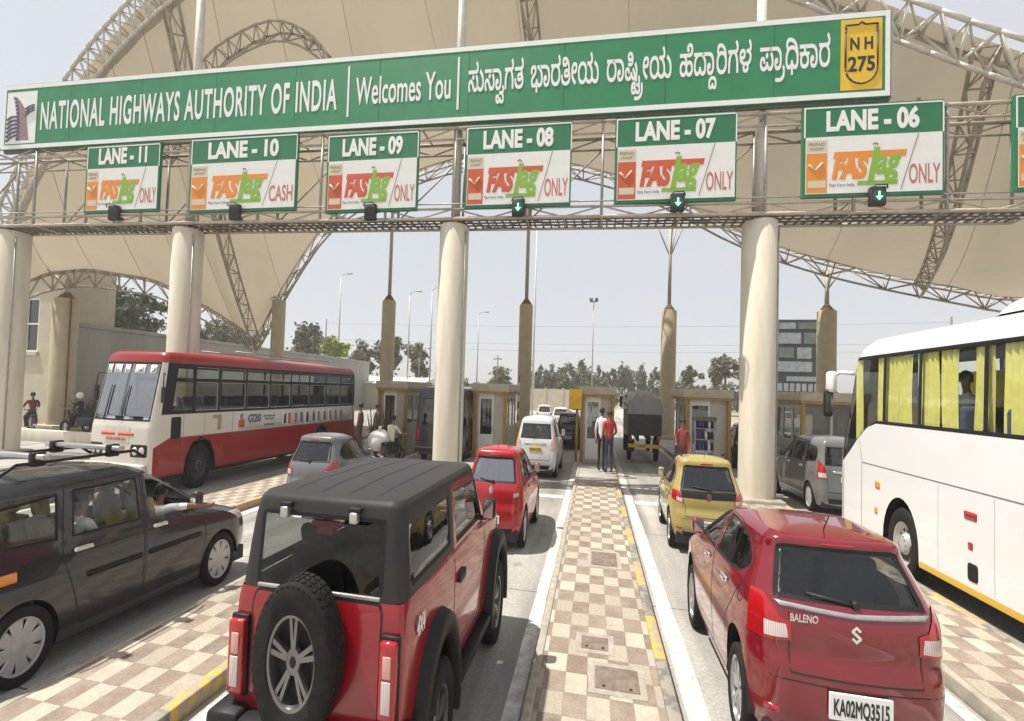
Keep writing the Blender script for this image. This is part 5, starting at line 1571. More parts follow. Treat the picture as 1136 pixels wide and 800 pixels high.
def person(label, loc, rz, top, legs, pose=None, kx=1.12, kz=K, group=None, shoe=None, long_sleeve=False, hair=True, extra=None):
    J = dict(STAND); J.update(pose or {})
    root = thing('person', label, 'person', loc, rz, group)
    names = list(J); idx = {n: i for i, n in enumerate(names)}
    vs = [Vector(J[n]) for n in names]
    rad = [RAD.get(n) or RAD.get(n[0] + 'L') for n in names]
    ed = [(idx[a], idx[b]) for a, b, c in LINKS]
    segs = [(Vector(J[a]), Vector(J[b]), ('top' if (long_sleeve and c == 'skin' and a[0] == 'e') else c)) for a, b, c in LINKS]
    # hands: palm and five curled fingers, each its own chain
    for q in 'LR':
        w, e = Vector(J['w' + q]), Vector(J['e' + q])
        d = (w - e).normalized()
        side = d.cross(Vector((0, 1, .3))).normalized()
        nrm = side.cross(d).normalized()
        palm = w + d * .075
        k = len(vs); vs.append(palm); rad.append(.030); ed.append((idx['w' + q], k)); segs.append((w, palm, 'skin'))
        for i, (o, l) in enumerate(((-.030, .070), (-.010, .080), (.010, .075), (.029, .060))):
            a = palm + side * o + d * .025; b = a + d * l * .5 + nrm * .012; c = b + d * l * .4 + nrm * .03
            for p, r in ((a, .0105), (b, .0095), (c, .008)):
                vs.append(p); rad.append(r)
            n = len(vs); ed += [(k, n - 3), (n - 3, n - 2), (n - 2, n - 1)]; segs.append((palm, c, 'skin'))
        sg = -1 if q == 'R' else 1
        a = w + d * .035 + side * .032 * sg; b = a + side * .03 * sg + d * .03 + nrm * .015
        for p, r in ((a, .012), (b, .0095)): vs.append(p); rad.append(r)
        n = len(vs); ed += [(k, n - 2), (n - 2, n - 1)]; segs.append((w, b, 'skin'))
    me = bpy.data.meshes.new('body_skeleton')
    me.from_pydata(vs, ed, [])
    o = bpy.data.objects.new('body_skeleton', me); COL.objects.link(o)
    md = o.modifiers.new('skin', 'SKIN'); md.use_smooth_shade = True
    for i, sv in enumerate(me.skin_vertices[0].data):
        sv.radius = (rad[i], rad[i]); sv.use_root = (i == 0)
    sb = o.modifiers.new('sub', 'SUBSURF'); sb.levels = 1; sb.render_levels = 1
    dg = bpy.context.evaluated_depsgraph_get()
    m2 = bpy.data.meshes.new_from_object(o.evaluated_get(dg)); m2.name = 'body'
    bpy.data.objects.remove(o)
    ms = [top, legs, M['skin'], shoe or M['black']]
    m2.materials.clear()
    for m in ms: m2.materials.append(m)
    code = {'top': 0, 'leg': 1, 'skin': 2, 'shoe': 3}
    for p in m2.polygons:
        c = p.center; best = 9
        for a, b, t in segs:
            ab = b - a; u = max(0, min(1, (c - a).dot(ab) / max(ab.length_squared, 1e-9)))
            dd = (c - a - ab * u).length
            if dd < best: best, p.material_index = dd, code[t]
        p.use_smooth = True
    h = Vector(J['head']); fw = (Vector((0, 1, 0)))
    extra_mb = MB()
    for v in m2.vertices: v.co = (v.co.x * kx, v.co.y * kx, v.co.z * kz)
    link_mesh('body', m2, root)
    f = MB()
    f.ball(h + Vector((0, .105, -.015)), .014, .022, .022, M['skin'], 8, 6)
    for sx in (-1, 1):
        f.ball(h + Vector((sx * .032, .086, .018)), .013, .01, .008, M['hair'], 8, 5)
        f.ball(h + Vector((sx * .092, .0, 0)), .012, .026, .032, M['skin'], 8, 6)
    f.box(h + Vector((-.025, .082, -.058)), h + Vector((.025, .092, -.05)), M['red_print'])
    f.v = [(x * kx, y * kx, z * kz) for x, y, z in f.v]
    f.build('face', root)
    if hair:
        g = MB(); rows = []
        for j in range(7):
            ph = math.pi * .60 * j / 6
            row = []
            for i in range(17):
                t = 2 * math.pi * i / 16
                r = .103 + .006 * math.sin(5 * t + j)
                y = r * 1.08 * math.sin(ph) * math.sin(t) - .012
                z = .115 * math.cos(ph) + (.05 if math.sin(t) > .4 and j > 3 else 0)
                row.append((h.x + r * math.sin(ph) * math.cos(t), h.y + y, h.z + z + .008))
            rows.append(row)
        g.grid(rows, M['hair'], True)
        g.v = [(x * kx, y * kx, z * kz) for x, y, z in g.v]
        g.build('hair', root)
    return root

# ------------------------------------------------------------------ trees and plants
def leaf_mat(name, c, v=.35):
    m = mat(name, c, .6, var=v, scale=.8)
    b = m.node_tree.nodes["Principled BSDF"]
    b.inputs["Subsurface Weight"].default_value = 0.0
    return m
M['leaf'] = leaf_mat('dusty_leaves', (0.135, 0.145, 0.068))
M['leaf_dark'] = leaf_mat('dark_leaves', (0.085, 0.100, 0.045))
M['leaf_light'] = leaf_mat('bright_leaves', (0.27, 0.32, 0.05))
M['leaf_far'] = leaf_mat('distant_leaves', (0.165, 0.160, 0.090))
M['leaf_brown'] = leaf_mat('dry_brown_leaves', (0.13, 0.085, 0.050))
M['bark'] = mat('bark', (0.16, 0.12, 0.085), .9, var=.35, scale=8, bump=.4)

def leaf_cloud(mb, c, rx, ry, rz, n, size, m, clumps=22, rng=random, top=0.0):
    cs = []
    for _ in range(clumps):
        while True:
            p = Vector((rng.uniform(-1, 1), rng.uniform(-1, 1), rng.uniform(-1, 1)))
            if p.length < 1: break
        p = p * (0.55 + .5 * rng.random())
        cs.append((Vector((c[0] + p.x * rx, c[1] + p.y * ry, c[2] + p.z * rz)), rng.uniform(.16, .40)))
    for _ in range(n):
        q, r = rng.choice(cs)
        d = Vector((rng.gauss(0, .5), rng.gauss(0, .5), rng.gauss(0, .45)))
        p = q + Vector((d.x * rx * r, d.y * ry * r, d.z * rz * r))
        nrm = Vector((rng.uniform(-1, 1), rng.uniform(-1, 1), rng.uniform(-.2, 1))).normalized()
        a = nrm.orthogonal().normalized(); b = nrm.cross(a)
        s = size * rng.uniform(.55, 1.3); t = rng.uniform(0, 6.28)
        u = (a * math.cos(t) + b * math.sin(t)) * s; w = (b * math.cos(t) - a * math.sin(t)) * s * .55
        mb.add([p - u, p - w * .9 + u * .1, p + u, p + w], [(0, 1, 2, 3)], m)
    return cs

def trunk(mb, h, r, cs, c, rng=random, lean=0.0):
    top = Vector((lean, 0, h))
    pts = [Vector((0, 0, -.1)), Vector((lean * .2 + .1 * r, 0, h * .4)), Vector((lean * .6, .1 * r, h * .75)), top]
    rs = [r * 1.25, r, r * .75, r * .5]
    for i in range(3): mb.cyl(pts[i], pts[i + 1], rs[i], M['bark'], rs[i + 1], 8, False)
    for q, _ in rng.sample(cs, min(9, len(cs))):
        s = pts[2].lerp(top, rng.random())
        mid = s.lerp(q, .5) + Vector((0, 0, -.1 * (q - s).length))
        mb.cyl(s, mid, r * .38, M['bark'], r * .24, 6, False); mb.cyl(mid, q, r * .24, M['bark'], r * .08, 6, False)

def tree(name, label, loc, h, crown, tr, n, size, m, group=None, clumps=22, seed=1, lean=0.0, cat='tree'):
    """h: height of the crown's middle; crown: its half sizes"""
    rng = random.Random(seed)
    root = thing(name, label, cat, loc, rng.uniform(0, 6), group)
    mb = MB(); cs = leaf_cloud(mb, (lean, 0, h), *crown, n, size, m, clumps, rng)
    mb.build('crown', root)
    t = MB(); trunk(t, h, tr, cs, (0, 0, h), rng, lean); t.build('trunk', root)
    return root

def fan_plant(name, label, loc, h, n, m, spread=.5, width=.09, group=None, seed=3, cat='plant', droop=1.0):
    rng = random.Random(seed)
    root = thing(name, label, cat, loc, 0, group)
    mb = MB()
    for i in range(n):
        a = rng.uniform(0, 6.28); l = h * rng.uniform(.6, 1.05); sp = spread * rng.uniform(.3, 1)
        w = width * rng.uniform(.7, 1.2); rows = []
        tx, ty = -math.sin(a), math.cos(a)
        for k in range(6):
            t = k / 5
            x = math.cos(a) * sp * t ** 1.3; y = math.sin(a) * sp * t ** 1.3
            z = l * (t - droop * .35 * t * t * sp / max(h, .1))
            ww = w * (1 - t * .95) * (.6 + .8 * min(1, t * 4) * .5)
            rows.append([(x - tx * ww, y - ty * ww, z), (x, y, z - .02), (x + tx * ww, y + ty * ww, z)])
        mb.grid(rows, m, True)
    mb.build('leaves', root)
    st = MB(); st.cyl((0, 0, -.05), (0, 0, h * .12), width, M['bark'], n=8); st.build('stem', root)
    return root

# ------------------------------------------------------------------ steel trusses
def truss3(mb, pts, d1, d2, r, m, m2=None, n=6):
    """space truss along a polyline: two upper chords and one lower, with zigzag lacing.
    d1: half-width vector between the upper chords, d2: drop to the lower chord"""
    m2 = m2 or m
    d1, d2 = Vector(d1), Vector(d2)
    P = [Vector(p) for p in pts]
    A = [p + d1 for p in P]; B = [p - d1 for p in P]; C = [p + d2 for p in P]
    for ch in (A, B, C): mb.tube(ch, r, m, n)
    for i in range(len(P)):
        mb.cyl(A[i], B[i], r * .55, m2, n=5)
        if i % 2 == 0 or i == len(P) - 1:
            mb.cyl(A[i], C[i], r * .6, m2, n=5); mb.cyl(B[i], C[i], r * .6, m2, n=5)
        if i + 1 < len(P):
            a, b = (i, i + 1) if i % 2 == 0 else (i + 1, i)
            mb.cyl(C[a], A[b], r * .6, m2, n=5); mb.cyl(C[a], B[b], r * .6, m2, n=5); mb.cyl(A[i], B[i + 1], r * .45, m2, n=5)

def resample(pts, n):
    """smooth curve through 3-D points, n+1 samples"""
    keys = [list(p) for p in pts]
    return [Vector(pchip(keys, (len(keys) - 1) * i / n)) for i in range(n + 1)]
# ================================================================== the place
def struct(mb, name, **k):
    o = mb.build(name, **k); tag(o, kind='structure'); return o

M['maroon_red'] = mat('dull_red_panel', (0.30, 0.05, 0.04), .7, var=.2, scale=6)
M['board_grey'] = mat('faded_grey_panel', (0.30, 0.33, 0.33), .7, var=.3, scale=1.5)
M['board_green'] = mat('faded_green_panel', (0.13, 0.18, 0.15), .7, var=.3, scale=1.5)
M['brown_cloth'] = mat('brown_cloth', (0.13, 0.075, 0.05), .9, var=.2, scale=12)
M['brown_cloth2'] = mat('dark_brown_cloth', (0.06, 0.04, 0.032), .9, var=.2, scale=12)
M['cable'] = mat('pale_cable', (0.30, 0.26, 0.20), .6)
M['bottle_blue'] = mat('blue_bottle', (0.05, 0.06, 0.28), .3, coat=.3)
M['leaf_light2'] = leaf_mat('yellowish_leaves', (0.15, 0.155, 0.060))
M['board_dark'] = mat('dark_board', (0.04, 0.05, 0.05), .6, var=.2, scale=2)
M['dark_scooter'] = mat('dark_scooter_paint', (0.03, 0.03, 0.035), .35, var=.15, scale=5, coat=.5)
M['shirt_cream'] = mat('cream_shirt', (0.62, 0.60, 0.46), .85, var=.08, scale=10)
M['maroon'] = mat('maroon_shirt', (0.14, 0.03, 0.04), .85, var=.1, scale=10)
M['helmet'] = mat('white_helmet', (0.78, 0.78, 0.76), .25, coat=.5)
M['grey_shirt'] = mat('grey_shirt', (0.09, 0.09, 0.10), .85, var=.1, scale=10)
M['sheen_glass'] = glass('mirror_sheen_glass', (0.55, 0.58, 0.57), 0.28)

# ground to the horizon, the concrete plaza, the carriageway beyond
g = MB()
g.add([(-3000, -3000, 0), (3000, -3000, 0), (3000, 3000, 0), (-3000, 3000, 0)], [(0, 1, 2, 3)], M['ground']); struct(g, 'ground')
g = MB(); g.add([(-60, -30, .004), (48, -30, .004), (48, 75, .004), (-60, 75, .004)], [(0, 1, 2, 3)], M['road']); struct(g, 'road')
M['far_road'] = concrete_road('pale_carriageway', (0.42, 0.40, 0.36), (0.52, 0.49, 0.44))
g = MB(); g.add([(-16, 75, .004), (16, 75, .004), (10, 900, .004), (-10, 900, .004)], [(0, 1, 2, 3)], M['far_road']); struct(g, 'highway')

# raised islands between the lanes: paving, kerb stones, painted edges
ISL = [(-19.75, -17.75), (-13.35, -11.3), (-7.05, -4.95), (-.80, 1.17), (5.25, 7.2), (11.6, 13.6)]
ZI = .22
M['isl_plain'] = mat('island_concrete', (0.34, 0.32, 0.285), .85, var=.3, scale=1.5, bump=.3)
for a, b in ISL:
    y0, y1, ym = -4.0, 44.0, 19.2
    g = MB()
    g.box((a + .13, y0, 0), (b - .18, ym, ZI), M['tile']); struct(g, 'pavement')
    g = MB(); g.box((a + .13, ym, 0), (b - .18, y1, ZI - .003), M['isl_plain']); struct(g, 'pavement')
    g = MB(); g.box((a, y0, 0), (a + .126, y1, ZI + .012), M['kerb'], bev=.02); struct(g, 'kerb')
    g = MB(); g.box((b - .176, y0, 0), (b, y1, ZI + .015), M['yb'], bev=.02); struct(g, 'kerb')
    g = MB()
    for x0, x1 in ((a - .29, a - .06), (b + .14, b + .43)):
        rows = [[(x0 + random.uniform(-.012, .012), y, .009), (x1 + random.uniform(-.012, .012), y, .009)] for y in [y0 + .8 * i for i in range(57)]]
        g.grid(rows, M['white_line'], False, True)
    struct(g, 'lane_marking')
g = MB()
for a, b in ((-11.2, -7.4), (-4.85, -1.15), (1.65, 4.9), (7.7, 11.2)):
    g.add([(a, 17.0, .009), (b, 17.0, .009), (b, 17.45, .009), (a, 17.45, .009)], [(0, 1, 2, 3)], M['white_line'])
struct(g, 'cross_strip')  # white strip laid straight across each lane
# inspection covers let into the middle island
M['cover'] = mat('worn_cover', (0.20, 0.155, 0.12), .8, var=.35, scale=7, bump=.4)
M['cover_frame'] = mat('cover_mortar', (0.36, 0.32, 0.27), .9, var=.25, scale=6)
for x, y, s, sx, lb in ((.40, 6.25, .24, .30, 'brown square inspection cover nearest the camera on the checkered island'), (.10, 7.05, .17, .21, 'small grey inspection cover beyond the large brown one'), (.32, 10.6, .42, .30, 'pale worn inspection cover halfway along the middle island')):
    t = thing('inspection_cover', lb, 'cover', (x, y, ZI), 0, 'inspection covers in the middle island')
    m = MB(); m.box((-sx - .09, -s - .10, .0), (sx + .09, s + .10, .006), M['cover_frame']); m.build('frame', t)
    m = MB(); m.box((-sx, -s, .004), (sx, s, .016), M['cover'], bev=.005)
    m.build('lid', t)
    m = MB()
    for q in (-.6, .6): m.box((q * sx - .02, -s + .03, .0165), (q * sx + .02, -s + .07, .022), M['black'])
    m.build('lifting_hole', t)

# ---- the sign gantry
GS = .052
def GY(x): return 18.05 + GS * x
GA = math.atan(GS)
def zb(x): return 11.42 - .012 * x
gan = thing('sign_gantry', 'long steel lattice sign gantry standing on cream columns across all lanes', 'gantry', (-7, GY(-7), 0))
ORG = (-7, GY(-7), 0)
m = MB()
xs = [-34 + 1.55 * i for i in range(33)]
def gp(x, dy, z): return Vector((x, GY(x) + dy, z))
for dy in (-.62, .62):
    for lvl in (0, .42, 3.45, 3.95):
        m.tube([gp(x, dy, zb(x) + lvl) for x in xs[::2]], .075 if lvl in (0, 3.95) else .05, M['steel'])
    for i, x in enumerate(xs):
        if i % 2 == 0: m.cyl(gp(x, dy, zb(x)), gp(x, dy, zb(x) + 3.95), .06, M['galv'], n=6)
        if i + 1 < len(xs):
            x2 = xs[i + 1]
            m.cyl(gp(x, dy, zb(x) + (0 if i % 2 else .42)), gp(x2, dy, zb(x2) + (.42 if i % 2 else 0)), .035, M['steel'], n=5)
            m.cyl(gp(x, dy, zb(x) + (3.45 if i % 2 else 3.95)), gp(x2, dy, zb(x2) + (3.95 if i % 2 else 3.45)), .035, M['steel'], n=5)
        if i % 4 == 0 and i + 2 < len(xs) and dy > 0:
            x2 = xs[i + 2]; m.cyl(gp(x, dy, zb(x) + .42), gp(x2, dy, zb(x2) + 3.45), .04, M['steel'], n=5)
for i, x in enumerate(xs):
    for lvl in (.0, 3.95): m.cyl(gp(x, -.62, zb(x) + lvl), gp(x, .62, zb(x) + lvl), .04, M['steel'], n=5)
m.build('lattice_frame', gan, org=ORG)
m = MB()
for k in range(int(50 / .34)):
    x = -34 + .34 * k
    if x < xs[-1]: m.cyl(gp(x, -.62, zb(x) + .02), gp(x, .62, zb(x) + .02), .045, M['steel_dark'], n=4)
for dy in (-.3, 0, .3): m.tube([gp(x, dy, zb(x) + .03) for x in xs[::4]], .04, M['steel_dark'], 4)
m.build('walkway', gan, org=ORG)
m = MB()
m.tube([gp(x, -.66, zb(x) + .62) for x in xs[::4]], .03, M['galv'])
m.build('hand_rail', gan, org=ORG)

# columns under the gantry
for x, sid in ((-29.9, 'a'), (-19.6, 'b'), (-6.25, 'c'), (6.33, 'd')):
    lb = {-29.9: 'thick cream gantry column at the left edge beside the parked motorbikes', -19.6: 'thick cream gantry column rising behind the red bus roof',
          -6.25: 'thick cream gantry column between the red off-roader and the small red hatchback', 6.33: 'thick cream gantry column beyond the dark red hatchback roof with a sunlit patch'}[x]
    c = thing('gantry_column', lb, 'column', (x, GY(x), 0), 0, 'cream columns carrying the gantry')
    h = zb(x) - .12
    m = MB(); m.lathe([(.0, h), (.60, h), (.635, h - .05), (.635, .9), (.635, 0)], M['cream'], n=40); m.build('shaft', c)
    m = MB(); m.box((-.5, -.5, h), (.5, .5, h + .06), M['rust'])
    for q in (-.3, .3): m.box((q - .05, -.35, h + .06), (q + .05, .35, h + .13), M['rust'])
    m.build('bearing_plate', c)
    m = MB(); m.box((-.78, -.85, 0), (.78, .85, .36), M['kerb'], bev=.05); m.build('plinth', c)
    m = MB(); m.cyl((.60, -.28, .5), (.60, -.28, h - .3), .035, M['galv']); m.build('conduit', c)

# thin masts above the columns that carry the front arch of the roof
for x, lb in ((-19.6, 'slim white mast above the sign left end holding the roof arch'), (-6.25, 'slim white mast above the middle of the long green sign'), (6.33, 'slim white mast between the lane 07 and lane 06 boards')):
    mt = thing('roof_mast', lb, 'mast', (x, GY(x) + .05, zb(x)), 0, 'white masts above the gantry')
    zt = {-19.6: 29.0, -6.25: 29.3, 6.33: 23.6}[x] - zb(x)
    m = MB(); m.cyl((0, 0, 0), (0, .0, zt - 1.2), .20, M['steel_white'], .17, 12); m.build('pole', mt)
    m = MB()
    for dx, dy in ((-1.1, .8), (1.1, .8), (0, 1.6)): m.cyl((0, 0, zt - 3.0), (dx, dy, zt), .07, M['steel_white'], n=6)
    m.build('strut', mt)

# ---- signs
def frame_mx(x, off, z):
    """board space: x right, y into the board, z up"""
    return Matrix.Translation((x, GY(x) + off, z)) @ Matrix.Rotation(GA, 4, 'Z')
sg = thing('highway_sign', 'long green sign board lettered in English and Kannada with yellow shield', 'sign', (-9.5, GY(-9.5) - .75, 15.6), GA)
SW0, SW1, SH = -29.8 + 9.5, 10.55 + 9.5, 3.3
SW0 /= math.cos(GA); SW1 /= math.cos(GA)
m = MB()
n = 10
for i in range(n):
    a, b = SW0 + (SW1 - SW0) * i / n, SW0 + (SW1 - SW0) * (i + 1) / n
    m.box((a + .008, 0, 0), (b - .008, .12, SH), M['green'])
m.build('board', sg)
m = MB()
t = .20
m.box((SW0 + .02, -.012, .02), (SW1 - .02, -.002, .02 + t), M['white']); m.box((SW0 + .02, -.012, SH - .02 - t), (SW1 - .02, -.002, SH - .02), M['white'])
m.box((SW0 + .02, -.012, .02 + t), (SW0 + .16, -.002, SH - .02 - t), M['white']); m.box((SW1 - .18, -.012, .02 + t), (SW1 - .02, -.002, SH - .02 - t), M['white'])
m.build('border', sg)
m = MB(); m.box((SW0 - .05, .125, -.1), (SW1 + .05, .25, SH + .08), M['steel_dark'])
m.box((SW1 + .01, -.02, -.05), (SW1 + .07, .25, SH + .05), M['galv'])
m.build('backing_frame', sg)
m = MB()
bx = lambda x: (x + 9.5) / math.cos(GA)
zl = .95
add_text(m, 'NATIONAL HIGHWAYS AUTHORITY OF INDIA', M['white'], Matrix.Translation(((bx(-27.5) + bx(-11.6)) / 2, -.012, zl)), width=15.9, h=1.36, bold=.022, space=1.12)
m.build('english_lettering', sg); m = MB()
add_text(m, 'Welcomes You', M['white'], Matrix.Translation(((bx(-10.75) + bx(-6.35)) / 2, -.012, 1.08)), width=4.35, h=1.22, bold=.012)
m.build('welcome_lettering', sg)
m = MB()
for x in (-11.08, -6.05): m.box((bx(x) - .045, -.012, .55), (bx(x) + .045, -.003, 2.85), M['white'])
m.build('divider', sg)
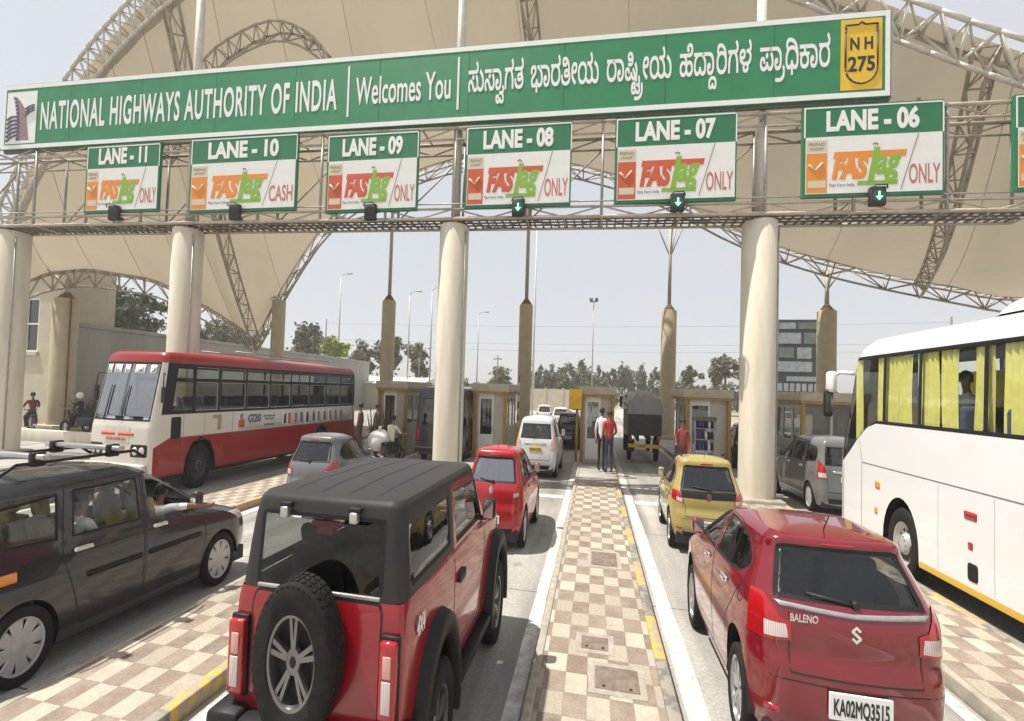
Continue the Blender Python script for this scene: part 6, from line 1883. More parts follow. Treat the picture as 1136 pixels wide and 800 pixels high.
# Kannada, set cluster by cluster with the joined letters hung below
# outlines of the letters and of the joined forms hung below them, x and y in thousandths
KN = {
    'aavowelsign': (449, [[407,241,401,167,382,104,352,54,310,18,258,-5,195,-12,144,-7,102,10,68,35,44,68,29,106,24,148,28,188,39,221,57,246,80,264,106,275,135,279,168,274,192,260,206,239,211,212,207,187,196,167,178,154,156,150,132,154,114,165,104,184,100,210,108,212,102,198,98,184,97,170,96,155,102,121,118,90,149,69,196,62,233,67,264,82,290,106,309,141,321,186,325,241,322,294,311,339,294,378,269,410,248,430,224,446,196,458,160,467,116,472,60,474,-250,474,-250,551,79,551,141,548,194,541,239,528,276,510,309,488,337,460,367,418,389,368,402,308]]),
    'bhanocrest': (805, [[218,-12,166,-7,124,10,91,34,68,65,54,100,49,136,53,176,66,210,86,240,113,268,147,294,187,321,221,345,248,368,265,392,271,422,269,442,263,458,253,472,238,482,217,488,190,490,153,485,127,472,112,450,107,422,108,406,112,392,118,377,127,363,57,332,43,357,34,382,28,406,26,431,30,465,44,496,67,523,98,544,140,558,191,563,246,558,288,542,318,517,338,488,348,456,352,423,348,389,336,358,318,331,292,305,261,280,224,254,184,226,154,201,137,174,131,141,138,107,157,84,186,71,223,67,281,76,322,102,346,143,357,195,434,195,447,137,476,98,515,75,561,67,610,77,649,106,674,152,682,210,676,273,656,330,626,379,584,421,534,454,476,477,613,481,657,449,694,412,724,371,746,324,760,273,764,215,758,151,740,96,710,51,669,16,618,-5,557,-12,520,-9,486,0,456,15,429,37,404,67,379,105,411,104,387,64,360,34,331,13,298,-2,261,-9],[349,-144,357,15,434,15,442,-144],[431,474,431,551,656,551,656,474]]),
    'danocrest': (765, [[216,-12,146,2,90,46,54,118,42,220,46,280,60,334,81,383,112,426,151,461,197,487,212,474,42,474,42,551,615,551,615,474,571,474,583,481,623,454,658,420,685,379,706,332,719,278,723,220,711,119,674,46,618,3,545,-12,505,-9,470,0,441,14,414,36,390,66,366,104,398,109,374,64,346,32,317,10,285,-3,251,-10],[227,67,272,76,308,102,332,143,344,195,420,195,433,137,460,98,497,75,537,67,580,76,613,102,634,148,641,217,637,268,626,316,606,360,579,399,544,431,502,456,451,471,393,476,376,476,318,471,267,457,224,434,188,404,160,366,140,322,128,273,124,220,131,149,151,102,184,76]]),
    'dasubscript': (63, [[-223,-368,-258,-363,-286,-350,-309,-328,-324,-302,-333,-271,-336,-238,-329,-186,-308,-141,-274,-105,-230,-78,-175,-61,-113,-55,-50,-61,4,-78,48,-106,82,-142,102,-186,109,-237,106,-269,98,-300,83,-327,62,-349,33,-363,-3,-368,-31,-366,-56,-360,-77,-350,-96,-334,-112,-312,-128,-283,-100,-286,-114,-312,-130,-332,-148,-348,-170,-359,-194,-366],[-212,-304,-188,-299,-170,-286,-156,-263,-147,-231,-80,-231,-71,-261,-56,-284,-37,-299,-14,-304,8,-300,24,-288,35,-269,38,-240,34,-206,20,-177,-1,-153,-30,-134,-65,-123,-106,-119,-118,-119,-159,-123,-194,-134,-224,-152,-246,-176,-260,-204,-265,-238,-262,-268,-251,-288,-234,-300]]),
    'dhivowel': (765, [[216,-12,167,-6,125,14,90,47,64,94,48,155,42,230,47,285,62,341,87,396,124,446,171,488,230,522,300,545,382,552,451,546,506,530,552,506,588,476,616,444,639,413,620,464,590,511,554,553,512,590,465,621,412,644,353,659,288,664,226,658,184,642,161,615,153,582,155,560,162,538,174,518,188,500,134,444,118,465,102,487,90,511,80,536,74,561,72,586,79,638,101,678,135,707,178,728,228,739,283,743,338,740,387,732,432,720,474,704,511,684,545,662,604,612,649,554,683,487,706,412,719,329,723,237,718,156,701,92,674,45,639,13,596,-6,545,-12,505,-9,470,0,441,14,414,36,390,66,366,104,398,109,374,64,346,32,317,10,285,-3,251,-10],[227,67,272,76,308,102,332,143,344,195,420,195,433,137,460,98,497,75,537,67,580,76,613,101,634,147,641,216,637,267,626,314,606,358,579,397,544,429,502,454,451,469,393,474,376,474,318,469,267,455,224,432,188,402,160,364,140,320,128,271,124,218,131,148,151,102,184,76],[336,-144,344,15,421,15,429,-144]]),
    'ga': (648, [[326,476,285,471,251,456,222,432,199,401,180,365,164,324,157,298,151,268,147,235,144,198,142,156,141,110,141,0,50,0,50,127,53,204,62,276,80,342,107,401,146,450,198,489,215,474,47,474,47,551,386,551,432,552,462,556,481,562,495,569,506,580,512,592,516,604,517,618,513,651,501,682,481,714,452,747,517,790,556,741,581,696,594,655,598,612,594,576,580,544,559,518,532,498,499,484,461,477,467,481,517,436,552,384,575,326,589,264,596,198,598,130,598,0,507,0,507,110,506,158,504,202,500,241,496,277,489,309,480,336,453,394,420,438,379,467]]),
    'hevowel': (801, [[231,-12,149,1,86,39,46,100,33,181,46,259,86,321,150,362,236,375,264,373,290,368,313,360,334,348,352,334,367,316,364,324,365,335,362,363,353,390,338,414,319,434,295,452,268,466,239,476,207,481,361,486,383,472,402,454,418,432,430,406,438,377,441,343,440,328,439,320,454,334,474,348,495,360,520,368,546,373,576,375,659,361,719,320,756,258,768,181,755,104,716,42,652,2,566,-12,524,-9,486,2,454,18,427,41,406,69,390,102,409,101,393,70,372,42,344,20,312,2,274,-8],[237,63,293,71,332,96,354,134,362,181,354,230,330,268,292,292,241,300,202,296,170,284,146,266,128,242,118,214,115,183,123,134,148,96,187,71],[561,63,617,71,656,96,678,134,686,181,682,215,672,244,654,268,630,286,600,296,564,300,509,292,470,266,447,229,439,183,447,134,472,96,510,71],[33,474,33,551,525,551,583,553,622,560,648,570,666,583,676,598,682,614,686,632,687,651,680,688,661,716,631,734,594,740,558,734,528,718,509,694,502,667,502,656,503,646,474,688,484,690,493,692,502,693,531,690,548,682,558,668,562,650,558,630,546,614,529,605,506,602,475,608,454,626,443,652,439,681,444,712,458,742,480,768,512,790,551,804,599,809,648,804,690,788,723,762,748,728,763,687,768,640,765,605,756,573,742,545,721,521,701,506,677,494,649,484,618,478,583,475,544,474]]),
    'kanocrest': (574, [[283,-12,218,-6,162,11,118,39,85,76,65,120,58,172,61,203,68,232,82,259,100,282,124,303,152,321,166,307,36,306,36,375,244,375,254,384,262,396,268,409,270,424,269,438,266,451,260,464,253,475,298,487,333,475,340,462,345,448,348,435,349,423,348,408,346,396,341,385,336,375,539,375,539,306,405,308,420,318,447,304,470,286,490,263,504,236,513,207,516,174,510,122,490,77,458,40,412,12,354,-6],[287,66,356,75,402,100,427,139,436,184,432,219,419,248,398,273,369,291,332,302,287,306,241,302,204,290,174,272,154,248,142,218,138,184,147,136,175,98,222,74],[36,474,36,551,425,551,425,474]]),
    'lengthmark': (408, [[382,430,377,389,362,352,337,322,303,298,260,283,207,278,156,284,114,302,80,325,56,349,81,415,92,402,106,387,123,372,144,360,170,351,200,348,246,354,277,370,295,396,301,427,297,455,284,476,262,489,232,493,203,488,176,475,151,453,132,422,119,382,115,335,115,324,121,262,140,210,171,164,210,126,258,92,313,64,270,-12,206,25,149,68,102,120,66,179,44,246,36,323,42,392,62,450,93,498,133,534,181,556,236,563,279,559,316,546,344,526,365,500,378,467]]),
    'lla': (710, [[362,-12,325,-9,288,0,256,14,230,36,214,66,208,104,211,128,222,151,238,172,260,189,254,169,192,184,138,208,93,242,58,283,37,331,30,385,35,435,51,478,77,514,112,540,155,557,206,563,243,560,276,550,304,533,326,510,339,480,344,443,340,409,328,378,307,351,276,330,234,316,178,311,154,313,126,318,100,327,78,337,85,400,105,390,126,384,148,380,169,379,214,384,244,397,260,417,266,440,261,463,248,480,226,490,200,493,160,486,129,466,110,434,103,394,106,362,116,332,133,306,159,283,194,264,240,249,296,238,365,233,465,244,536,270,578,312,592,366,586,406,568,436,541,458,512,474,416,474,416,551,465,551,511,552,541,556,560,562,574,569,585,580,592,592,595,604,596,618,592,651,580,682,560,714,531,747,596,790,636,741,660,696,673,655,677,612,671,569,652,534,623,506,585,487,571,516,600,498,625,478,645,454,660,428,670,399,673,365,668,320,655,282,634,251,608,225,578,204,544,188,510,176,477,168,469,194,491,177,506,157,516,134,519,105,509,58,479,20,430,-4],[364,59,396,62,421,72,437,88,442,112,436,136,420,155,395,167,363,172,329,166,304,154,290,136,285,112,290,91,304,74,329,63]]),
    'panocrest': (792, [[226,-12,173,-6,126,10,86,36,56,72,37,116,31,167,36,209,49,246,71,278,101,303,138,319,183,324,231,318,268,299,292,270,300,231,299,215,297,199,293,184,287,172,219,178,221,186,223,194,224,203,222,229,213,243,199,251,180,254,152,249,128,232,113,206,108,170,116,129,139,96,178,74,234,67,294,76,335,102,360,143,372,195,448,195,460,137,488,98,525,75,570,67,602,71,628,83,647,102,660,128,668,158,670,191,666,237,652,284,626,334,586,387,657,435,698,382,728,326,746,266,752,198,746,132,728,80,699,39,663,10,622,-6,577,-12,531,-9,494,1,464,17,440,40,418,68,396,101,427,105,400,63,372,32,340,11,306,-2,269,-10],[401,297,379,301,360,314,348,333,344,355,348,379,360,398,379,411,401,415,424,411,443,398,456,379,460,355,456,333,443,314,424,301],[31,474,31,551,642,551,642,474]]),
    'ra': (651, [[326,-12,249,-4,180,19,123,57,79,110,51,176,42,255,46,309,58,356,76,397,101,433,132,463,168,488,186,474,42,474,42,551,398,551,444,552,474,556,493,562,507,569,518,580,524,592,528,604,529,618,525,651,513,682,493,714,464,747,529,790,568,741,593,696,606,655,610,612,608,591,602,566,590,539,569,516,555,505,538,494,518,486,496,480,491,488,526,462,556,432,579,396,596,356,606,309,610,255,602,182,576,117,535,63,478,22,409,-3],[327,69,389,76,440,96,478,128,506,170,522,218,528,272,521,332,502,382,470,423,430,452,382,470,328,476,270,470,220,450,179,420,149,380,130,330,124,272,138,186,180,122,244,82]]),
    'ranocrest': (651, [[326,-12,249,-4,180,19,123,57,79,110,51,176,42,255,46,309,58,356,76,397,101,433,132,463,168,488,186,474,42,474,42,551,502,551,502,474,493,474,493,483,528,457,557,427,580,392,596,352,607,307,610,255,602,182,576,117,535,63,478,22,409,-3],[327,69,389,76,440,96,478,128,506,170,522,218,528,272,521,332,502,382,470,423,430,452,382,470,328,476,270,470,220,450,179,420,149,380,130,330,124,272,138,186,180,122,244,82]]),
    'rasubscript': (134, [[127,-57,116,-131,84,-191,34,-237,-33,-270,-114,-290,-208,-296,-248,-295,-290,-290,-332,-284,-373,-275,-353,-206,-319,-213,-284,-219,-247,-223,-208,-224,-94,-212,-15,-178,32,-124,47,-55,44,-22,36,8,24,34,9,60,78,97,102,57,117,17,124,-22]]),
    'rivowel': (651, [[326,-12,249,-4,180,18,123,57,79,112,51,185,42,276,48,332,64,384,90,431,124,472,166,506,214,531,266,547,322,552,362,550,398,542,432,530,464,512,493,487,520,454,506,497,484,536,458,572,428,602,394,628,357,648,316,660,273,664,216,658,180,642,160,615,153,582,155,560,162,538,174,518,188,500,134,444,110,475,90,510,76,548,72,586,79,638,99,678,130,707,170,728,217,739,266,743,338,736,400,714,453,681,499,638,539,586,568,530,588,471,601,410,608,348,610,286,602,198,576,124,535,65,478,22,409,-3],[327,69,389,76,440,96,478,128,506,169,522,218,528,271,521,330,502,380,470,421,430,450,382,468,328,474,270,468,220,448,179,418,149,378,130,328,124,271,138,186,180,122,244,82]]),
    'sa': (709, [[483,-12,435,-7,396,8,364,31,338,60,315,92,294,125,271,164,251,191,234,210,218,221,201,227,182,229,152,224,130,208,116,182,111,148,114,116,125,82,141,49,162,17,84,-14,63,21,46,60,35,103,31,146,36,190,51,228,74,260,105,284,141,300,181,305,220,302,252,292,279,276,304,253,326,224,349,187,371,151,392,121,412,97,434,80,460,70,490,67,534,76,564,103,582,144,588,194,584,240,570,286,544,335,504,387,572,435,614,382,644,327,664,268,670,203,658,112,621,44,562,2],[341,315,319,319,300,332,287,351,283,374,287,397,300,416,319,429,341,433,364,429,382,416,395,397,399,374,395,351,382,332,364,319],[32,474,32,551,458,551,504,552,534,556,553,562,567,569,578,580,584,592,588,604,589,618,585,651,573,682,553,714,524,747,589,790,628,741,653,696,666,655,670,612,668,591,662,566,650,539,629,516,601,497,568,484,528,476,477,474]]),
    'sanocrest': (709, [[483,-12,435,-7,396,8,364,31,338,60,315,92,294,125,271,164,251,191,234,210,218,221,201,227,182,229,152,224,130,208,116,182,111,148,114,116,125,82,141,49,162,17,84,-14,63,21,46,60,35,103,31,146,36,190,51,228,74,260,105,284,141,300,181,305,220,302,252,292,279,276,304,253,326,224,349,187,371,151,392,121,412,97,434,80,460,70,490,67,534,76,564,103,582,144,588,194,584,240,570,286,544,335,504,387,572,435,614,382,644,327,664,268,670,203,658,112,621,44,562,2],[341,315,319,319,300,332,287,351,283,374,287,397,300,416,319,429,341,433,364,429,382,416,395,397,399,374,395,351,382,332,364,319],[31,474,31,551,560,551,560,474]]),
    'ssivowel': (797, [[224,-12,171,-6,124,10,84,36,54,72,35,116,29,167,34,209,47,246,69,278,99,303,136,319,181,324,229,318,266,299,290,270,298,231,297,215,295,199,291,184,285,172,217,178,219,186,221,194,222,203,220,229,211,243,197,251,178,254,150,249,126,232,111,206,106,170,114,129,137,96,176,74,232,67,292,76,333,102,358,143,370,195,446,195,458,137,486,97,525,74,573,66,609,70,636,81,656,99,670,124,677,155,680,191,675,238,661,285,635,334,594,387,665,435,706,382,736,326,754,266,760,198,754,137,738,86,712,47,680,19,665,10,648,2,632,-4,615,-8,598,-11,580,-12,532,-9,494,1,464,17,440,39,417,67,394,100,425,105,398,63,370,32,338,11,304,-2,267,-10],[690,-55,635,26,624,44,472,264,539,306,691,80,705,65,758,-12],[337,354,294,356,256,364,225,374,201,385,240,446,262,435,284,428,308,423,335,421,361,423,384,428,405,439,421,456,432,481,435,515,435,535,432,566,421,592,405,614,384,631,358,642,330,645,301,642,280,632,267,616,263,595,266,577,273,564,284,555,296,549,309,546,321,545,363,550,395,564,421,586,444,615,475,570,460,550,443,530,421,510,394,494,361,483,321,479,288,482,256,490,228,505,206,527,192,555,187,590,197,637,226,676,271,703,330,712,383,706,426,687,461,658,487,620,503,576,508,528,503,473,486,428,461,395,426,372,385,358]]),
    'ta': (622, [[308,-12,243,-8,187,4,140,23,101,50,71,81,50,118,37,158,33,201,33,215,34,230,36,245,39,259,118,248,116,238,115,229,114,220,114,209,116,183,122,158,134,134,152,112,178,94,212,80,254,70,307,67,364,70,410,80,446,95,473,114,492,136,504,159,510,182,512,205,511,228,506,249,499,269,487,287,479,294,471,300,450,314,426,326,396,333,362,335,326,332,302,324,288,312,284,294,288,277,300,264,321,257,349,254,380,257,406,268,425,284,440,305,448,331,451,360,446,396,432,426,410,449,386,467,360,479,338,486,457,492,486,468,507,436,520,399,525,355,524,340,523,328,517,300,501,262,478,232,448,209,414,194,379,184,342,181,285,188,241,210,213,245,204,293,208,322,219,348,238,370,266,388,304,398,351,402,387,400,420,395,449,386,476,375,482,372,491,368,534,335,562,296,578,253,584,207,580,159,568,116,547,78,517,46,478,21,431,3,374,-8],[39,474,39,551,373,551,419,552,449,556,468,562,481,569,492,580,499,592,502,604,503,618,499,651,487,682,467,714,438,747,503,790,542,741,567,696,580,655,584,612,582,591,576,566,564,539,543,516,516,497,484,484,443,476,391,474]]),
    'tivowel': (616, [[304,-12,239,-8,183,4,136,24,97,50,67,81,46,118,33,158,29,201,29,215,30,230,32,245,35,259,114,248,112,238,111,229,110,220,110,209,112,183,119,158,131,134,150,112,175,94,208,80,251,70,303,67,360,70,406,80,442,95,469,114,488,136,500,159,506,182,508,205,506,228,502,250,494,270,480,290,474,295,467,300,447,314,422,326,392,333,358,335,322,332,298,324,284,311,280,293,284,276,296,264,317,256,345,254,378,258,405,269,426,288,441,317,450,355,453,403,449,454,436,500,417,542,391,578,360,608,324,630,284,644,242,649,211,645,189,634,176,618,172,597,176,576,188,559,206,548,231,545,266,550,295,566,316,594,326,638,399,631,388,582,369,542,343,512,312,492,275,479,235,475,195,478,160,489,132,506,112,530,98,561,94,598,104,646,134,684,181,710,242,719,305,712,362,692,412,661,454,621,488,573,512,520,528,462,533,403,532,377,530,352,525,328,519,307,516,300,514,292,510,285,481,240,442,207,393,188,340,181,281,188,237,210,209,245,200,296,204,326,215,352,234,374,263,392,301,402,348,406,390,403,427,394,460,382,490,366,497,361,534,330,560,293,575,251,580,207,576,159,564,116,543,78,513,46,474,21,427,3,370,-8]]),
    'ttarasubscript': (249, [[-239,-368,-277,-364,-312,-351,-342,-330,-364,-300,-378,-261,-383,-215,-378,-172,-364,-133,-342,-101,-312,-76,-276,-60,-234,-55,-189,-61,-158,-80,-139,-109,-133,-144,-140,-182,-162,-211,-198,-229,-246,-235,-278,-232,-305,-223,-326,-211,-342,-198,-332,-141,-318,-155,-300,-166,-279,-174,-253,-177,-228,-175,-212,-168,-203,-158,-200,-144,-202,-132,-210,-122,-221,-117,-236,-115,-265,-120,-290,-137,-309,-168,-315,-215,-312,-247,-304,-270,-291,-287,-274,-297,-255,-302,-234,-304,-198,-298,-172,-282,-155,-258,-147,-231,-79,-231,-69,-264,-52,-287,-29,-300,-1,-304,28,-300,50,-288,64,-268,69,-242,62,-207,40,-181,11,-165,-22,-158,4,-104,37,-113,68,-126,97,-145,120,-170,136,-201,141,-241,136,-282,122,-314,100,-338,72,-355,40,-365,5,-368,-41,-363,-78,-346,-106,-322,-124,-290,-97,-289,-116,-313,-135,-333,-156,-349,-180,-360,-207,-366],[-69,-163,-69,-99,-26,-99,-3,-98,14,-96,27,-91,36,-84,42,-77,46,-68,48,-57,49,-44,47,-18,40,12,29,43,14,76,88,97,104,59,116,22,123,-14,125,-49,121,-86,108,-115,88,-137,63,-152,36,-160,9,-163],[-67,-517,-93,-516,-122,-515,-153,-512,-186,-507,-174,-437,-148,-440,-120,-443,-91,-444,-60,-445,29,-439,98,-420,151,-390,188,-348,209,-297,216,-237,214,-203,207,-170,197,-140,185,-113,255,-78,271,-114,284,-153,291,-194,294,-239,272,-357,204,-444,91,-499]]),
    'uvowelsign': (364, [[116,-12,45,-2,-17,26,-71,70,-119,123,-68,177,-26,130,18,96,65,74,119,67,172,77,212,106,237,152,245,210,239,276,220,333,190,382,151,424,104,460,49,488,92,565,156,528,213,482,260,428,296,365,319,294,327,215,321,153,304,98,275,52,234,18,181,-5]]),
    'vasubscript': (128, [[-248,-368,-304,-360,-348,-334,-378,-295,-388,-245,-380,-201,-358,-166,-323,-144,-278,-136,-241,-141,-214,-155,-196,-178,-190,-207,-191,-218,-192,-230,-195,-242,-199,-251,-257,-246,-254,-234,-254,-224,-256,-214,-261,-205,-270,-199,-284,-197,-297,-199,-310,-206,-319,-220,-322,-243,-317,-270,-301,-289,-276,-300,-244,-304,-217,-302,-196,-294,-178,-283,-164,-268,-155,-248,-150,-226,-84,-226,-77,-259,-61,-284,-37,-299,-5,-304,23,-300,43,-287,55,-266,59,-237,51,-198,28,-164,-8,-136,-55,-116,-11,-79,28,-95,62,-116,90,-141,112,-171,125,-206,130,-245,121,-298,92,-337,50,-360,-4,-368,-32,-366,-56,-360,-76,-350,-94,-338,-109,-323,-122,-306,-112,-302,-131,-324,-150,-342,-172,-354,-195,-362,-220,-366],[-157,-124,-157,-59,-31,-59,-4,-58,14,-56,26,-50,36,-42,40,-36,44,-29,45,-21,46,-12,44,9,36,32,24,55,8,78,73,105,98,67,113,34,120,6,123,-19,119,-50,106,-76,84,-97,56,-112,21,-121,-20,-124]]),
    'ya': (1336, [[308,-12,240,-6,183,14,137,44,100,83,73,128,54,177,44,228,40,279,48,356,73,424,113,482,166,526,231,554,306,563,375,556,432,536,478,506,514,467,541,422,558,374,569,324,572,276,564,196,539,126,500,68,447,24,383,-3],[306,67,358,73,403,92,440,122,467,164,484,216,490,279,485,336,469,386,443,427,407,458,361,478,305,484,256,478,212,461,174,432,146,392,128,340,122,277,128,214,144,162,171,121,208,91,253,73],[721,-12,650,-2,588,26,534,70,486,123,538,177,580,130,623,96,670,74,722,67,777,77,817,106,842,152,850,210,844,273,824,330,794,379,752,421,702,454,644,477,782,481,826,449,864,412,893,371,914,325,928,273,932,215,929,175,922,134,908,96,887,61,859,31,822,8,776,-7],[1088,-12,1017,-2,956,26,902,70,853,123,904,177,946,130,990,96,1037,74,1091,67,1144,77,1184,106,1209,152,1217,210,1211,276,1192,333,1162,382,1123,424,1076,460,1021,488,1064,565,1128,528,1185,482,1232,428,1268,365,1291,294,1299,215,1293,153,1276,98,1247,52,1206,18,1154,-5],[923,612,921,591,916,566,903,539,882,516,855,497,822,484,782,476,730,474,600,474,600,551,712,551,758,552,788,556,807,562,820,569,831,580,838,592,841,604,842,618,838,651,826,682,806,714,777,747,842,790,882,741,906,696,919,655]]),
}
KWORDS = [['sa uvowelsign', 'sanocrest aavowelsign vasubscript', 'ga', 'ta'], ['bhanocrest aavowelsign', 'ra', 'tivowel lengthmark', 'ya'], ['ranocrest aavowelsign', 'ssivowel ttarasubscript lengthmark', 'ya'], ['hevowel', 'danocrest aavowelsign dasubscript', 'rivowel', 'ga', 'lla'], ['panocrest aavowelsign rasubscript', 'dhivowel', 'kanocrest aavowelsign', 'ra']]
def kn_glyph(nm, bold=11, step=9):
    """fills one letter in thin rows between its outlines (non-zero winding)"""
    adv, cs = KN[nm]
    ed = []
    for c in cs:
        p = list(zip(c[::2], c[1::2]))
        ed += [(p[i], p[(i + 1) % len(p)]) for i in range(len(p))]
    lo = min(min(c[1::2]) for c in cs); hi = max(max(c[1::2]) for c in cs)
    vs, fs = [], []
    y = lo - bold
    while y < hi + bold:
        spans = []
        for d in (-bold, 0, bold):                 # thicken a little up and down as well
            ym = y + step / 2 + d + .013; hits = []
            for (x1, y1), (x2, y2) in ed:
                if (y1 > ym) != (y2 > ym): hits.append((x1 + (x2 - x1) * (ym - y1) / (y2 - y1), 1 if y2 > y1 else -1))
            w_, x0 = 0, 0
            for x, sg_ in sorted(hits):
                if w_ == 0: x0 = x
                w_ += sg_
                if w_ == 0: spans.append([x0 - bold, x + bold])
        spans.sort(); mg = []
        for q in spans:
            if mg and q[0] <= mg[-1][1]: mg[-1][1] = max(mg[-1][1], q[1])
            else: mg.append(list(q))
        for x0, x1 in mg:
            k = len(vs)
            vs += [(x0 / 1000, 0, y / 1000), (x1 / 1000, 0, y / 1000), (x1 / 1000, 0, (y + step) / 1000), (x0 / 1000, 0, (y + step) / 1000)]
            fs.append((k, k + 1, k + 2, k + 3))
        y += step
    return adv / 1000, vs, fs
m = MB()
kcache = {n_: kn_glyph(n_) for w_ in KWORDS for c_ in w_ for n_ in c_.split()}
tw = sum(kcache[n_][0] for w_ in KWORDS for c_ in w_ for n_ in c_.split()) + .42 * (len(KWORDS) - 1)
kx0, kx1 = bx(-5.62), bx(8.5); ksx = (kx1 - kx0) / tw; pen = 0.0; ksz = 1.62
for w_ in KWORDS:
    for c_ in w_:
        for n_ in c_.split():
            ad, vs, fs = kcache[n_]
            m.add([(kx0 + (pen + x) * ksx, -.015 + y, 1.30 + z * ksz) for x, y, z in vs], fs, M['white'])
            pen += ad
    pen += .42
m.build('kannada_lettering', sg)
# yellow route shield
m = MB()
x0, x1 = bx(8.85), bx(10.25); z0, z1 = .30, 3.02; xm = (x0 + x1) / 2
m.box((x0, -.02, z0), (x1, -.003, z1), M['yellow']); sh = m.build('route_shield', sg)
m = MB()
out = [(x0 + .15, z1 - .22), (xm - .12, z1 - .22), (xm, z1 - .12), (xm + .12, z1 - .22), (x1 - .15, z1 - .22), (x1 - .17, z1 - .42), (x1 - .15, z1 - .55), (x1 - .15, z0 + .85)]
out += [(xm + (x1 - .15 - xm) * math.cos(R(a)), z0 + .85 - .62 * math.sin(R(a))) for a in range(10, 180, 17)] + [(x0 + .15, z0 + .85), (x0 + .15, z1 - .55), (x0 + .17, z1 - .42), (x0 + .15, z1 - .22)]
m.tube([(x, -.025, z) for x, z in out], .032, M['black'], 5)
add_text(m, 'N H', M['black'], Matrix.Translation((xm, -.026, z0 + 1.55)), width=.78, h=.46, bold=.03)
add_text(m, '275', M['black'], Matrix.Translation((xm, -.026, z0 + .72)), width=.92, h=.55, bold=.03)
m.build('shield_outline', sh)
# emblem panel: a curved road sweeping up past slate-blue lines
m = MB(); e0, e1 = bx(-29.55), bx(-27.75)
m.box((e0, -.02, .28), (e1, -.003, 2.92), M['white']); em = m.build('emblem_panel', sg)
m = MB()
def band(p, m_, y=-.024):
    m.add([(e0 + x, y, .28 + z) for x, z in p], [tuple(range(len(p)))], m_)
L_, R_ = [], []
for i in range(13):
    tt = i / 12
    L_.append((.72 - .05 * tt + (-.30) * max(0, tt - .55) ** 1.4 * 2.2, .15 + 2.25 * tt)); R_.append((1.42 - .38 * tt - .75 * max(0, tt - .62) ** 1.3 * 2.0, .15 + 2.28 * tt - .25 * max(0, tt - .75)))
for i in range(12): m.add([(e0 + x, -.024, .28 + z) for x, z in (L_[i], R_[i], R_[i + 1], L_[i + 1])], [(0, 1, 2, 3)], M['mauve'])
m.tube([(e0 + x, -.03, .28 + z) for x, z in L_], .05, M['grey_blue'], 5)
for i in range(6): m.tube([(e0 + .06, -.027, .4 + .22 * i), (e0 + .36, -.027, .62 + .21 * i), (e0 + .66, -.027, .70 + .19 * i)], .055, M['grey_blue'], 5)
for i in range(3): m.tube([(e0 + 1.15, -.027, 1.65 + .18 * i), (e0 + 1.4, -.027, 1.85 + .15 * i), (e0 + 1.68, -.027, 1.95 + .13 * i)], .045, M['grey_blue'], 5)
m.build('emblem', em)

